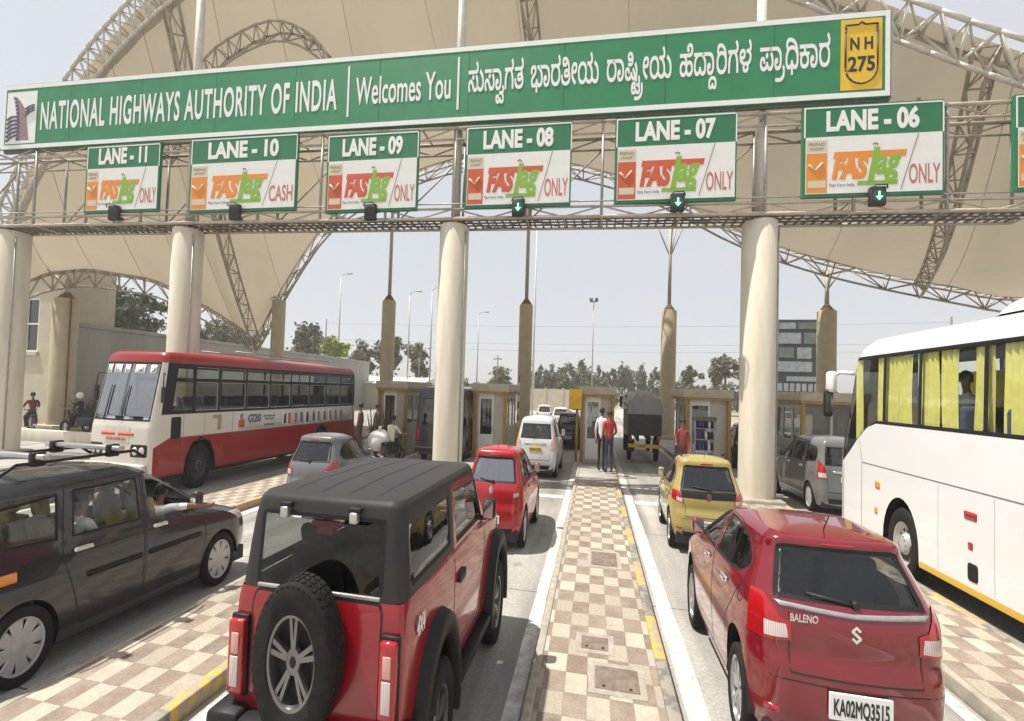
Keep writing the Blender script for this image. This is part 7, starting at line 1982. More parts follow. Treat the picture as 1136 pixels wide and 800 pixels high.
def lane_sign(x0, x1, num, word, col, lit):
    c = (x0 + x1) / 2; w = (x1 - x0); z0, h = 11.85 if x0 > -12 else 12.05, 3.5
    if x0 < -20: z0 = 12.2; h = 3.3
    orange = {'o': M['orange'], 'r': M['red_print']}[col]
    ways = {'ONLY': 'only', 'CASH': 'cash'}
    s = thing('lane_sign', f'green and white board reading LANE - {num} with a tag logo and the word {word}', 'lane sign', (c, GY(c) - .78, z0), GA, 'lane boards hung below the long green sign')
    a, b = -w / 2, w / 2; hz = h * .655
    m = MB(); m.box((a, 0, 0), (b, .14, h), M['green_dark']); m.build('board', s)
    m = MB()
    m.box((a + .10, -.012, .12), (b - .06, -.002, hz), M['board_white'])
    m.box((a + .04, -.010, h - .10), (b - .04, -.002, h - .05), M['white'])
    for q0, q1 in ((a + .04, a + .09), (b - .045, b - .005)): m.box((q0, -.010, hz), (q1, -.002, h - .10), M['white'])
    m.build('face_sheet', s)
    m = MB(); add_text(m, f'LANE - {num}', M['white'], Matrix.Translation((0, -.012, hz + .24)), width=w * .66, h=.72, bold=.045); m.build('lane_number', s)
    lo = MB()
    # left stamp
    lo.box((a + .12, -.018, .16), (a + .13 + w * .15, -.013, hz - .62), orange)
    lo.box((a + .12, -.018, hz - .55), (a + .13 + w * .15, -.013, hz - .12), M['stamp_cream'])
    add_text(lo, 'PREPAID', M['stamp_ink'], Matrix.Translation((a + .125 + w * .075, -.02, hz - .34)), width=w * .12, h=.13, bold=.02)
    add_text(lo, 'ಟ್ಯಾಗ್', M['stamp_ink'], Matrix.Translation((a + .125 + w * .075, -.02, hz - .50)), width=w * .10, h=.10, bold=.02)
    lo.box((a + .18, -.022, .35), (a + .08 + w * .15, -.019, .62), M['stamp_cream'])
    lo.tube([(a + .2, -.022, 1.25), (a + .2 + w * .05, -.022, 1.0), (a + .2 + w * .10, -.022, 1.3)], .04, M['stamp_cream'], 5)
    # slanted wordmark
    u0, u1 = a + w * .20, a + w * .735
    sh_ = .18
    def para(x0_, x1_, z0_, z1_, m_, y=-.018):
        d = (z1_ - z0_) * sh_
        lo.add([(x0_, y, z0_), (x1_, y, z0_), (x1_ + d, y, z1_), (x0_ + d, y, z1_)], [(0, 1, 2, 3)], m_)
    wt = u1 - u0
    para(u0 + .10, u1, hz - .85, hz - .60, orange)
    add_text(lo, 'FAS', orange, Matrix.Translation((u0 + wt * .27, -.02, .72)) @ Matrix.Shear('XZ', 4, (0, 0)), width=wt * .50, h=.80, bold=.07, shear=.25)
    add_text(lo, 'ag', M['lime'], Matrix.Translation((u0 + wt * .775, -.021, .84)), width=wt * .34, h=.98, bold=.035, shear=.25)
    para(u0 + wt * .50, u0 + wt * .58, .55, hz - .48, M['lime'], -.022)
    lo.tube([(u0 + wt * .60 + .10 * math.cos(R(t_)), -.02, hz - .42 + .10 * math.sin(R(t_))) for t_ in range(20, 170, 25)], .022, M['grey_blue'], 4)
    para(u0 + wt * .36, u1 - .28, .40, .56, M['lime'])
    add_text(lo, 'Pass Karo India', M['grey_blue'], Matrix.Translation((u0 + wt * .16, -.02, .38)), width=wt * .34, h=.12, bold=.01)
    lo.add([(u0 + wt * .93, -.019, .2), (u0 + wt * .93 + .03, -.019, .2), (u1 + w * .085 + .03, -.019, hz - .03), (u1 + w * .085, -.019, hz - .03)], [(0, 1, 2, 3)], M['stamp_ink'])
    lo.build('tag_logo', s)
    m = MB(); add_text(m, word, M['word_red'], Matrix.Translation((b - w * .135, -.018, .42)), width=w * .215, h=.72, bold=.012); m.build('lane_word', s)
    m = MB()
    for q in (-.35, .35):
        m = MB(); m.box((q * w - .05, .14, .2), (q * w + .05, .22, h + .2), M['steel_dark']); m.build('hanger', s)
    # the lane signal below the board
    sx = c + {11: -.15, 10: -.15, 9: 0.1}.get(int(num), .12)
    t = thing('lane_signal', ('black lane signal with lit green down arrow under the board for lane ' if lit else 'black unlit lane signal under the board for lane ') + num, 'signal', (sx, GY(sx) - 1.0, z0 - .40), GA, 'lane signals under the boards')
    m = MB(); m.box((-.26, 0, -.05), (.26, .2, .66), M['black'], bev=.04)
    m.tube([(-.27, -.02, .55), (-.18, -.14, .64), (.18, -.14, .64), (.27, -.02, .55)], .025, M['black'], 5); m.build('housing', t)
    m = MB(); m.cyl((0, -.012, .30), (0, .01, .30), .22, M['signal_face'] if lit else M['black_trim'], n=20); m.build('lens', t)
    if lit:
        m = MB()
        m.add([(-.035, -.02, .46), (-.035, -.02, .28), (-.13, -.02, .28), (0, -.02, .12), (.13, -.02, .28), (.035, -.02, .28), (.035, -.02, .46)], [tuple(range(7))], M['arrow'])
        m.build('arrow', t)
    m = MB(); m.box((-.06, .2, .1), (.06, .5, .22), M['black']); m.build('bracket', t)
M['stamp_cream'] = mat('stamp_cream', (0.60, 0.54, 0.38), .6)
M['stamp_ink'] = mat('stamp_ink', (0.22, 0.18, 0.13), .6)
M['word_red'] = mat('faded_red_ink', (0.50, 0.16, 0.11), .6)
M['signal_face'] = mat('signal_lens', (0.02, 0.10, 0.05), .3)
def emit(name, c, s):
    m = bpy.data.materials.new(name); nt, b = nodes_of(m)
    b.inputs["Base Color"].default_value = (*c, 1); b.inputs["Emission Color"].default_value = (*c, 1); b.inputs["Emission Strength"].default_value = s
    return m
M['arrow'] = emit('lit_green_arrow', (0.35, 0.95, 0.55), 0.9)
for a in ((-24.6, -20.5, '11', 'ONLY', 'o', 0), (-18.85, -13.4, '10', 'CASH', 'o', 0), (-11.95, -7.7, '09', 'ONLY', 'r', 0), (-5.62, -1.15, '08', 'ONLY', 'r', 1), (.58, 5.2, '07', 'ONLY', 'r', 1), (7.55, 12.3, '06', 'ONLY', 'o', 1)):
    lane_sign(*a)
lane_sign(14.52, 19.1, '05', 'ONLY', 'o', 0)

# ---- the fabric roof
def fabric_mat():
    m = bpy.data.materials.new('tensile_fabric')
    m.use_nodes = True; nt = m.node_tree; N, L = nt.nodes.new, nt.links.new
    b = nt.nodes["Principled BSDF"]; out = nt.nodes["Material Output"]
    tc = N("ShaderNodeTexCoord"); mp = N("ShaderNodeMapping"); mp.inputs["Scale"].default_value = (.35, .08, .2); L(tc.outputs["Object"], mp.inputs[0])
    nz = N("ShaderNodeTexNoise"); nz.inputs["Scale"].default_value = 1.1; nz.inputs["Detail"].default_value = 9; nz.inputs["Roughness"].default_value = .7; L(mp.outputs[0], nz.inputs["Vector"])
    mx = N("ShaderNodeMix"); mx.data_type = 'RGBA'; mx.inputs[6].default_value = (.26, .225, .17, 1); mx.inputs[7].default_value = (.54, .475, .37, 1)
    L(nz.outputs["Fac"], mx.inputs[0])
    b.inputs["Roughness"].default_value = .7
    L(mx.outputs[2], b.inputs["Base Color"])
    t = N("ShaderNodeBsdfTranslucent"); t.inputs[0].default_value = (.48, .41, .30, 1)
    ms = N("ShaderNodeMixShader"); ms.inputs[0].default_value = .31
    L(b.outputs[0], ms.inputs[1]); L(t.outputs[0], ms.inputs[2]); L(ms.outputs[0], out.inputs[0])
    return m
M['fabric'] = fabric_mat()
roof = thing('fabric_canopy', 'huge beige tensile fabric canopy on arched steel trusses over the toll booths', 'canopy', (-6, 29, 0))
RO = (-6, 29, 0)
# pairs: front edge point, back edge point
YF = 19.6
PAIRS = [((-37.0, YF, 12.2), (-42.0, 22.5, 10.0)), ((-35.5, YF, 15.5), (-41.2, 25, 12.2)), ((-33.6, YF, 18.6), (-40, 27, 12.9)), ((-31.4, YF, 21.9), (-38.3, 29.5, 12.9)), ((-29.2, YF, 24.2), (-36.8, 33, 11.6)),
         ((-27.0, YF, 26.0), (-35.3, 36, 9.8)), ((-25.0, YF, 27.3), (-34.5, 37.8, 8.6)), ((-22.5, YF, 28.6), (-31.8, 38, 13.4)), ((-19, YF, 29.6), (-26.3, 38, 20.9)), ((-15, YF, 30.4), (-20.5, 38, 24.0)), ((-10.5, YF, 30.4), (-12.2, 38, 26.0)),
         ((-5, YF, 29.2), (-5.3, 38, 25.3)), ((1, YF, 26.6), (2.7, 38, 22.9)), ((7, YF, 23.2), (12.2, 38, 17.6)), ((11.9, YF, 20.3), (18, 38, 15.3)), ((16, YF, 18.0), (26.3, 38, 13.1)), ((22, YF, 15.2), (31, 38, 12.2)), ((28, YF, 13.4), (36, 38, 13.6)), ((34, YF, 13.2), (42, 38, 17.0))]
NF = 144
F = resample([p[0] for p in PAIRS], NF); B = resample([p[1] for p in PAIRS], NF)
def surf(i, t):
    p = F[i].lerp(B[i], t); p.z -= 1.6 * math.sin(math.pi * t) * (.4 + .6 * min(1, i / 40)); p.z -= .34 * math.sin(math.pi * (i % 8) / 8) * math.sin(math.pi * t) ** .5 if 0 < t < 1 else 0; return p
m = MB()
m.grid([[surf(i, j / 16) for i in range(NF + 1)] for j in range(17)], M['fabric'], True)
m.build('fabric', roof, org=RO)
for i in range(8, NF, 8):
    m = MB(); m.tube([surf(i, j / 16) - Vector((0, 0, .02)) for j in range(17)], .014, M['cable'], 4); m.build('seam_cable', roof, org=RO)
m = MB()
truss3(m, [p + Vector((0, .0, -.1)) for p in F[::2]], (0, -.55, .0), (0, 0, -1.25), .10, M['steel_white']); m.build('front_arch', roof, org=RO)
m = MB()
i6 = next(i for i in range(NF) if B[i].x < -30 and B[i].y > 37.75)
truss3(m, [B[i] + Vector((0, 0, -.05)) for i in range(i6, NF + 1, 2)], (0, .5, 0), (0, .1, -1.05), .085, M['steel']); m.build('back_arch', roof, org=RO)
m = MB(); truss3(m, [B[i] + Vector((0, 0, -.05)) for i in range(0, i6 + 1, 2)], (.35, -.2, 0), (.1, 0, -1.3), .085, M['steel']); m.build('side_arch', roof, org=RO)
for xx in (-4.6, 19.5):
    i = min(range(NF + 1), key=lambda k: abs(surf(k, .5).x - xx))
    m = MB(); truss3(m, [surf(i, j / 14) - Vector((0, 0, .25)) for j in range(15)], (.45, 0, 0), (0, 0, -1.0), .075, M['steel']); m.build('cross_truss', roof, org=RO)
m = MB()
i = i6
truss3(m, [surf(i, j / 14) - Vector((0, 0, .2)) for j in range(15)], (.4, .2, 0), (0, 0, -1.1), .08, M['steel']); m.build('valley_truss', roof, org=RO)
m = MB()
arc = resample([(-26.6, 21.6, 18.4), (-25.3, 21.6, 22.0), (-22.8, 21.6, 24.6), (-19.4, 21.6, 25.6), (-16.6, 21.6, 24.4), (-14.8, 21.6, 21.6), (-14.0, 21.6, 17.0)], 22)
truss3(m, arc, (0, .45, 0), (0, 0, -.85), .07, M['steel']); m.build('inner_arch', roof, org=RO)

# back posts
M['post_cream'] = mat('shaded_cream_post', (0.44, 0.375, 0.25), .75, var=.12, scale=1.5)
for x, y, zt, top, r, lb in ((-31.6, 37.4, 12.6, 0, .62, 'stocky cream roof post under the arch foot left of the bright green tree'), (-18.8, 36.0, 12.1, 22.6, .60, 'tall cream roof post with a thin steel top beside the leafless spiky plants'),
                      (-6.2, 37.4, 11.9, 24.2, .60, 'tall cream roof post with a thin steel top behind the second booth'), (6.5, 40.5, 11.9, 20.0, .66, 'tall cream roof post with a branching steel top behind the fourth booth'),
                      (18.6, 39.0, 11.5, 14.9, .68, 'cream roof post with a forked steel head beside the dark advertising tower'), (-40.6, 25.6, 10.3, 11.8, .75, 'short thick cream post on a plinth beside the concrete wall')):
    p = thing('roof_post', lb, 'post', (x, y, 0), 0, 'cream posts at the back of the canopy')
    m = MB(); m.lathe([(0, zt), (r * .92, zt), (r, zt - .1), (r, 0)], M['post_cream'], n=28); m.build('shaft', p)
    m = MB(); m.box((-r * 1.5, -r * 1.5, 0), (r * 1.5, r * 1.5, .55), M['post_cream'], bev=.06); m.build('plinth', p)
    if top:
        m = MB(); m.cyl((0, 0, zt), (0, 0, top), .17, M['steel'], .14, 10)
        m.lathe([(.5, zt), (.5, zt + .05), (.2, zt + .5)], M['rust'], n=12); m.build('steel_stem', p)
        if x > 0 or x < -39:
            m = MB()
            s0 = (top + zt) / 2 if x > 10 or x < -39 else top - 3.2
            for dx, dy in ((-1.5, 0), (1.5, 0), (0, -1.4), (.8, 1.0)): m.cyl((0, 0, s0), (dx, dy, top + .6), .06, M['steel'], n=6)
            m.build('strut', p)
    if x < -39:
        m = MB(); m.cyl((r + .05, -.2, .5), (r + .05, -.2, zt), .05, M['rust'], n=8); m.build('conduit', p)
    if -32 < x < -31:
        m = MB()
        for dx, dy, dz in ((-3.0, .4, -3.2), (-1.2, .4, .6), (1.5, .5, 3.2), (-.8, -1.0, 1.0)): m.cyl((0, 0, zt - .1), (dx, dy, zt + dz), .08, M['steel'], n=6)
        m.build('strut', p)

# ---- the hazy air over the whole place
def haze():
    mb = MB(); mb.box((-3200, -3200, -1.5), (3200, 3200, 36), None)
    m = bpy.data.materials.new('hazy_air'); m.use_nodes = True; nt = m.node_tree
    nt.nodes.remove(nt.nodes["Principled BSDF"])
    pv = nt.nodes.new("ShaderNodeVolumePrincipled")
    pv.inputs["Color"].default_value = (.93, .92, .90, 1); pv.inputs["Density"].default_value = HAZE
    pv.inputs["Anisotropy"].default_value = .2
    nt.links.new(pv.outputs[0], nt.nodes["Material Output"].inputs["Volume"])
    mb.mats = [m]
    o = mb.build('haze'); tag(o, 'thin pale haze in the air over the whole plaza', 'haze', kind='stuff')
HAZE = 0.0013
haze()
# ---- toll booths on the islands
M['ochre'] = mat('ochre_frame_paint', (0.36, 0.22, 0.05), .6, var=.2, scale=5)
M['booth_wall'] = mat('booth_cream_panel', (0.50, 0.46, 0.37), .6, var=.12, scale=3)
M['booth_roof'] = mat('booth_fascia', (0.46, 0.41, 0.30), .65, var=.15, scale=3)
def booth(x, y, label, w=1.95, front='door', d=3.4, h=4.35):
    b = thing('toll_booth', label, 'booth', (x, y, ZI), 0, 'toll booths on the islands')
    hw = w / 2 - .12
    m = MB()
    # walls with real openings: sills, heads and piers
    m.box((-hw, 0, 0), (hw, .08, .15), M['booth_wall'])
    dx0, dx1 = (-hw + .14, -hw + .14 + .62 * w * .75) if front == 'door' else (9, 9)
    if front == 'door':
        m.box((-hw, 0, .15), (dx0, .08, h - .5), M['booth_wall']); m.box((dx1, 0, .15), (hw, .08, h - .5), M['booth_wall'])
    else:
        for a, c in ((-hw, -hw + .12), (-.06, .06), (hw - .12, hw)): m.box((a, 0, .15), (c, .08, h - .5), M['booth_wall'])
        m.box((-hw + .12, 0, .15), (-.06, .08, 1.9), M['booth_wall']); m.box((.06, 0, .15), (hw - .12, .08, 1.9), M['booth_wall'])
    for q in (-1, 1):
        a, c = sorted((q * hw, q * (hw - .08)))
        m.box((a, .081, 0), (c, d, 1.75), M['booth_wall']); m.box((a, .081, 3.5), (c, d, h - .5), M['booth_wall'])
        for yy in (.081, 1.1, 2.3, d - .2): m.box((a, yy, 1.751), (c, yy + .18, 3.499), M['booth_wall'])
    m.box((-hw, d, 0), (hw, d + .08, 1.75), M['booth_wall']); m.box((-hw, d, 3.5), (hw, d + .08, h - .5), M['booth_wall'])
    m.build('wall', b)
    m = MB()
    m.box((-w / 2 - .12, -.35, h - .46), (w / 2 + .12, d + .3, h), M['booth_roof'], bev=.03)
    m.box((-w / 2 - .06, -.30, h - .60), (w / 2 + .06, d + .25, h - .462), M['ochre'])
    m.build('roof', b)
    for q in (-1, 1):
        m = MB(); a, c = sorted((q * (w / 2 + .02), q * (w / 2 - .16))); m.box((a, -.26, -.02), (c, -.08, h - .6), M['ochre'], bev=.02); m.build('corner_post', b)
    if front == 'door':
        dr = MB(); t = .12
        dr.box((dx0 + .01, .01, .16), (dx0 + t, .06, h - .52), M['board_white']); dr.box((dx1 - t, .01, .16), (dx1 - .01, .06, h - .52), M['board_white'])
        dr.box((dx0 + t, .01, .16), (dx1 - t, .06, 1.35), M['board_white']); dr.box((dx0 + t, .01, 3.45), (dx1 - t, .06, h - .52), M['board_white'])
        o = dr.build('door', b)
        g_ = MB(); g_.box((dx0 + t, .03, 1.35), (dx1 - t, .04, 3.45), M['glass']); g_.build('door_window', o)
        hd = MB(); hd.cyl((dx1 - .08, -.03, 1.55), (dx1 - .08, -.03, 1.8), .02, M['galv']); hd.build('handle', o)
    else:
        for a, c in ((-hw + .12, -.06), (.06, hw - .12)):
            g_ = MB(); g_.box((a, .03, 1.9), (c, .04, h - .5), M['glass']); g_.build('front_window', b)
    for q in (-1, 1):
        g_ = MB(); g_.box((q * (hw - .04) - .005, .27, 1.76), (q * (hw - .04) + .005, d - .2, 3.49), M['glass']); g_.build('side_window', b)
    m = MB(); m.box((-hw + .1, 1.2, 1.55), (hw - .1, 1.9, 1.65), M['interior']); m.box((-.3, 1.3, 1.651), (.25, 1.4, 2.3), M['black'], bev=.02); m.box((-.25, 2.2, .2), (.25, 2.7, 1.1), M['interior'], bev=.05); m.build('desk', b)
    return b
booth(-12.3, 24.6, 'toll booth behind the scooter rider, left of the black van', 1.9)
booth(-6.0, 24.4, 'toll booth with a white glazed door right behind the middle-left cream column', 2.0)
booth(0.18, 24.9, 'toll booth ending the checkered middle island, yellow box on its corner', 1.85)
booth(6.1, 25.0, 'toll booth with an open ochre frame behind the blue drinks rack', 2.3)
booth(12.2, 25.0, 'toll booth with two front windows behind the grey people carrier', 3.0, 'window')
# the yellow lane box on the booth corner
t = thing('warning_box', 'bright yellow box fixed to the left corner of the middle booth', 'box', (-1.05, 24.4, 3.25))
m = MB(); m.box((-.36, -.15, 0), (.36, .25, 1.15), M['yellow'], bev=.05); m.build('case', t)
m = MB()
for q in (-.18, .18): m.cyl((q, -.17, .62), (q, -.145, .62), .12, M['lamp_amber'], n=14)
m.build('lamp', t)
m = MB(); m.cyl((.1, .1, -3.0), (.1, .1, .02), .07, M['ochre'], n=8); m.build('stand', t)
# barriers at the booths
for x, y, sgn, lb in ((-4.85, 29.5, 1, 'striped boom barrier raised beyond the white people carrier lane'), (1.35, 29.5, 1, 'striped boom barrier raised beside the lane of the truck')):
    t = thing('boom_barrier', lb, 'barrier', (x - .35, y, ZI), 0, 'boom barriers past the booths')
    m = MB(); m.box((-.25, -.3, 0), (.25, .3, 1.7), M['yellow'], bev=.04); m.build('cabinet', t)
    m = MB()
    for k in range(8): m.box((-.05, -.34, 1.4 + k * .45), (.05, -.30, 1.4 + (k + 1) * .45), M['lamp_red'] if k % 2 else M['white'])
    m.build('boom', t)

# ---- vehicles
P = {}
P['crimson2'] = paint('deep_red_car_paint', (0.165, 0.002, 0.010), .20, 1.0, .04)
P['red2'] = paint('bright_red_car_paint', (0.36, 0.006, 0.012), .26, .7, .08)
P['gold'] = paint('mustard_car_paint', (0.36, 0.285, 0.085), .28, .8, .25)
P['charcoal'] = paint('charcoal_car_paint', (0.018, 0.019, 0.024), .26, .9, .10)
P['silver'] = paint('white_silver_car_paint', (0.62, 0.62, 0.62), .3, .7, .25)
P['grey'] = paint('grey_car_paint', (0.15, 0.148, 0.145), .32, .7, .25)
P['dull_silver'] = paint('dull_silver_car_paint', (0.13, 0.132, 0.14), .3, .9, .22)
P['dark'] = paint('dark_blue_car_paint', (0.022, 0.024, 0.032), .3, .7, .3)
P['black'] = paint('black_van_paint', (0.022, 0.022, 0.026), .35, .6, .25)
P['white'] = paint('plain_white_car_paint', (0.72, 0.72, 0.71), .3, .7, .2)

offroader('offroader', 'red short off-roader with black hardtop and spare wheel on its tailgate', (-2.46, 3.24), 0, 1.08, 1.12)

def s_emblem(mb, s, h):
    c = s.hit('rear', 0, .865 * h, .012)
    k_ = .58
    pts = [(0, .09), (.07, .045), (.045, .026), (0, .055), (-.028, .036), (.07, -.022), (.07, -.045), (0, -.09), (-.07, -.045), (-.045, -.026), (0, -.055), (.028, -.036), (-.07, .022), (-.07, .045)]
    mb.prism([(c.x + a * k_, c.y, c.z + b * k_) for a, b in pts], (0, .02, 0), M['chrome'])
    p = s.hit('rear', -.42, .895 * h, .012)
    s.badge = MB(); add_text(s.badge, 'BALENO', M['chrome'], Matrix.Translation(p), width=.24, h=.045, bold=.03)
def dot_emblem(mb, s, h):
    c = s.hit('rear', 0, .91 * h, .015)
    mb.cyl(c, c + Vector((0, .02, 0)), .06, M['chrome'], n=18)
v1, s1 = hatchback('hatchback_car', 'dark red hatchback with chrome strip above its number plate nearest the camera on the right', (2.83, 5.21), 0, P['crimson2'], kx=1.17, kz=1.75, zmap=[(-.2, -.2), (.35, .36), (.6, .70), (1.0, 1.12), (1.35, 1.42), (1.52, 1.52)], plate_txt='KA02MQ3515', plate_m=M['plate_white'], glassm=M['glass_light'],
          style='multi', emblem=s_emblem, group='cars queuing in the lanes')
hatchback('hatchback_car', 'small bright red hatchback ahead of the off-roader with pale reflecting rear window', (-2.58, 10.75), R(-1), P['red2'], L=3.75, W=.83, H=1.50, style='five', rim=M['alloy'], emblem=dot_emblem,
          plate_txt='KA05MX2817', plate_m=M['plate_white'], chrome=False, lamps='S', glassm=M['sheen_glass'] if 'sheen_glass' in M else None, kz=1.78, group='cars queuing in the lanes')
hatchback('hatchback_car', 'mustard yellow hatchback with black tailgate panel beside the middle island', (3.02, 11.95), R(-2), P['gold'], L=3.7, W=.86, H=1.50, style='five', emblem=dot_emblem,
          plate_txt='KA53MB1960', plate_m=M['plate_white'], chrome=False, lamps='S', black_hatch=True, kx=1.08, kz=1.70, rails=True, group='cars queuing in the lanes')
hatchback('hatchback_car', 'dark silver hatchback waiting right beside the red bus', (-8.85, 11.9), R(1), P['dull_silver'], L=3.7, W=.84, H=1.52, plate_txt='KA09MC4471', plate_m=M['plate_white'], style='five', chrome=False, kx=1.08, kz=1.72, group='cars queuing in the lanes')
mpv('people_carrier', 'charcoal people carrier with roof rack bars at the left edge', (-8.44, 3.57), 0, P['charcoal'], ky=1.14, kz=1.69, rack=True, glassm=M['glass_clear'], open_front=True, plate_txt='KA51AB7735', plate_m=M['plate_yellow'], group='people carriers in the lanes')
mpv('people_carrier', 'white people carrier with yellow plate stopped at the middle-left booth', (-2.72, 20.2), R(-1), P['silver'], L=4.2, W=.85, kx=1.2, kz=1.78, plate_txt='KA03AC5128', plate_m=M['plate_yellow'], lampm=M['lamp_pink'], rub=False, group='people carriers in the lanes')
mpv('people_carrier', 'grey people carrier half hidden between cream column and white coach', (9.05, 17.3), R(1.5), P['grey'], L=4.55, W=.90, kx=1.1, kz=1.68, plate_txt='KA01MJ8846', plate_m=M['plate_white'], rub=False, group='people carriers in the lanes')
hatchback('hatchback_car', 'dark saloon leaving the booth beyond the white people carrier', (-1.85, 31.0), R(-3), P['dark'], L=3.9, W=.85, plate_txt='KA04MR3390', plate_m=M['plate_white'], chrome=False, lamps='S', kx=1.1, kz=1.8, detail=False, group='cars queuing in the lanes')
hatchback('hatchback_car', 'dark car driving out of the lane right of the open-framed booth', (8.9, 26.5), R(-6), P['dark'], L=3.9, W=.85, chrome=False, lamps='S', kx=1.1, kz=1.8, detail=False, plate_txt='KA50N6672', plate_m=M['plate_white'], group='cars queuing in the lanes')
for x, y, rz, k, lb in ((-3.4, 44, 2, 'white', 'small white car farthest along the left lane beyond the booths'), (-5.8, 50, 3, 'white', 'tiny white car farthest away beyond the middle-left booth'), (-2.3, 58, 0, 'silver', 'tiny silver car on the road far beyond the yellow box')):
    hatchback('hatchback_car', lb, (x, y), R(rz), P[k], L=3.9, chrome=False, lamps='S', kx=1.1, detail=False, group='cars driving away beyond the booths')
box_van('passenger_van', 'black high-roofed van in the lane behind the middle-left cream column', (-8.4, 22.2), 0, P['black'], L=6.0, w=1.35, h=2.55)
truck('goods_truck', 'goods truck under a pale grey tarpaulin at the booth past the mustard hatchback', (3.05, 27.0), R(-1))
coach('touring_coach', 'white touring coach with yellow curtains filling the right edge', (8.49, 2.25), 0)
service_bus('service_bus', 'red and cream service bus with posters along its side, facing the camera', (-16.33, 24.6), R(180 - 1.8))

# ---- people
# driver leaning an arm out of the charcoal people carrier; its seats carry two more
SIT = dict(pelvis=(0, 0, .50), waist=(0, -.05, .65), chest=(0, -.09, .86), neck=(0, -.08, 1.03), chin=(0, -.04, 1.11), head=(0, -.02, 1.20), crown=(0, -.04, 1.28),
           hL=(-.10, .08, .48), kL=(-.12, .48, .56), aL=(-.12, .62, .20), tL=(-.12, .78, .18), hR=(.10, .08, .48), kR=(.12, .48, .56), aR=(.12, .62, .20), tR=(.12, .78, .18),
           sL=(-.18, -.08, .98), eL=(-.23, .08, .72), wL=(-.15, .32, .82), sR=(.18, -.08, .98), eR=(.23, .08, .72), wR=(.15, .32, .82))
LAP = dict(SIT); LAP.update(eL=(-.22, .02, .72), wL=(-.08, .20, .62), eR=(.22, .02, .72), wR=(.08, .22, .60))
ARM = dict(SIT); ARM.update(sR=(.19, -.06, 1.0), eR=(.44, .06, 1.02), wR=(.56, .27, .99))
person('driver in white resting one arm out of the charcoal people carrier window', (-8.02, 6.72, .36), 0, M['shirt_white'], M['denim'], ARM, kx=1.1, kz=1.47, group='people sitting in vehicles')
person('passenger in white inside the middle window of the charcoal people carrier', (-8.0, 5.45, .42), 0, M['shirt_white'], M['denim'], SIT, kx=1.1, kz=1.58, group='people sitting in vehicles')
person('person in pale blue at a coach window between the yellow curtains', (7.72, 10.68, 2.70), R(-15), M['shirt_blue'], M['denim'], LAP, kx=1.1, group='people sitting in vehicles', long_sleeve=True)
person('driver seen through the back window of the red off-roader', (-2.06, 5.38, .62), 0, M['grey_shirt'] if 'grey_shirt' in M else M['denim'], M['denim'], SIT, kx=1.0, kz=1.55, group='people sitting in vehicles')
WALK = dict(kL=(-.10, .06, .50), aL=(-.10, -.04, .10), tL=(-.11, .12, .035), eR=(.27, .06, 1.15), wR=(.22, .26, 1.05))
person('person in red shirt standing at the middle booth, back to the camera', (.78, 21.7, ZI), R(8), M['shirt_red'], M['denim'], WALK, kx=1.3, kz=1.80, group='people standing on the middle island', long_sleeve=True)
person('person in white shirt and black trousers beside the one in red', (.40, 22.1, ZI), R(-20), M['shirt_white'], M['black_cloth'], kx=1.25, kz=1.86, group='people standing on the middle island', long_sleeve=True)
RIDE = dict(SIT); RIDE.update(pelvis=(0, 0, .80), waist=(0, .0, .95), chest=(0, .03, 1.15), neck=(0, .06, 1.32), chin=(0, .09, 1.40), head=(0, .11, 1.49), crown=(0, .09, 1.57),
            hL=(-.11, .08, .77), kL=(-.22, .42, .66), aL=(-.16, .42, .30), tL=(-.16, .58, .27), hR=(.11, .08, .77), kR=(.22, .42, .66), aR=(.16, .42, .30), tR=(.16, .58, .27),
            sL=(-.19, .05, 1.27), eL=(-.30, .22, 1.06), wL=(-.30, .50, 1.02), sR=(.19, .05, 1.27), eR=(.30, .22, 1.06), wR=(.30, .50, 1.02))
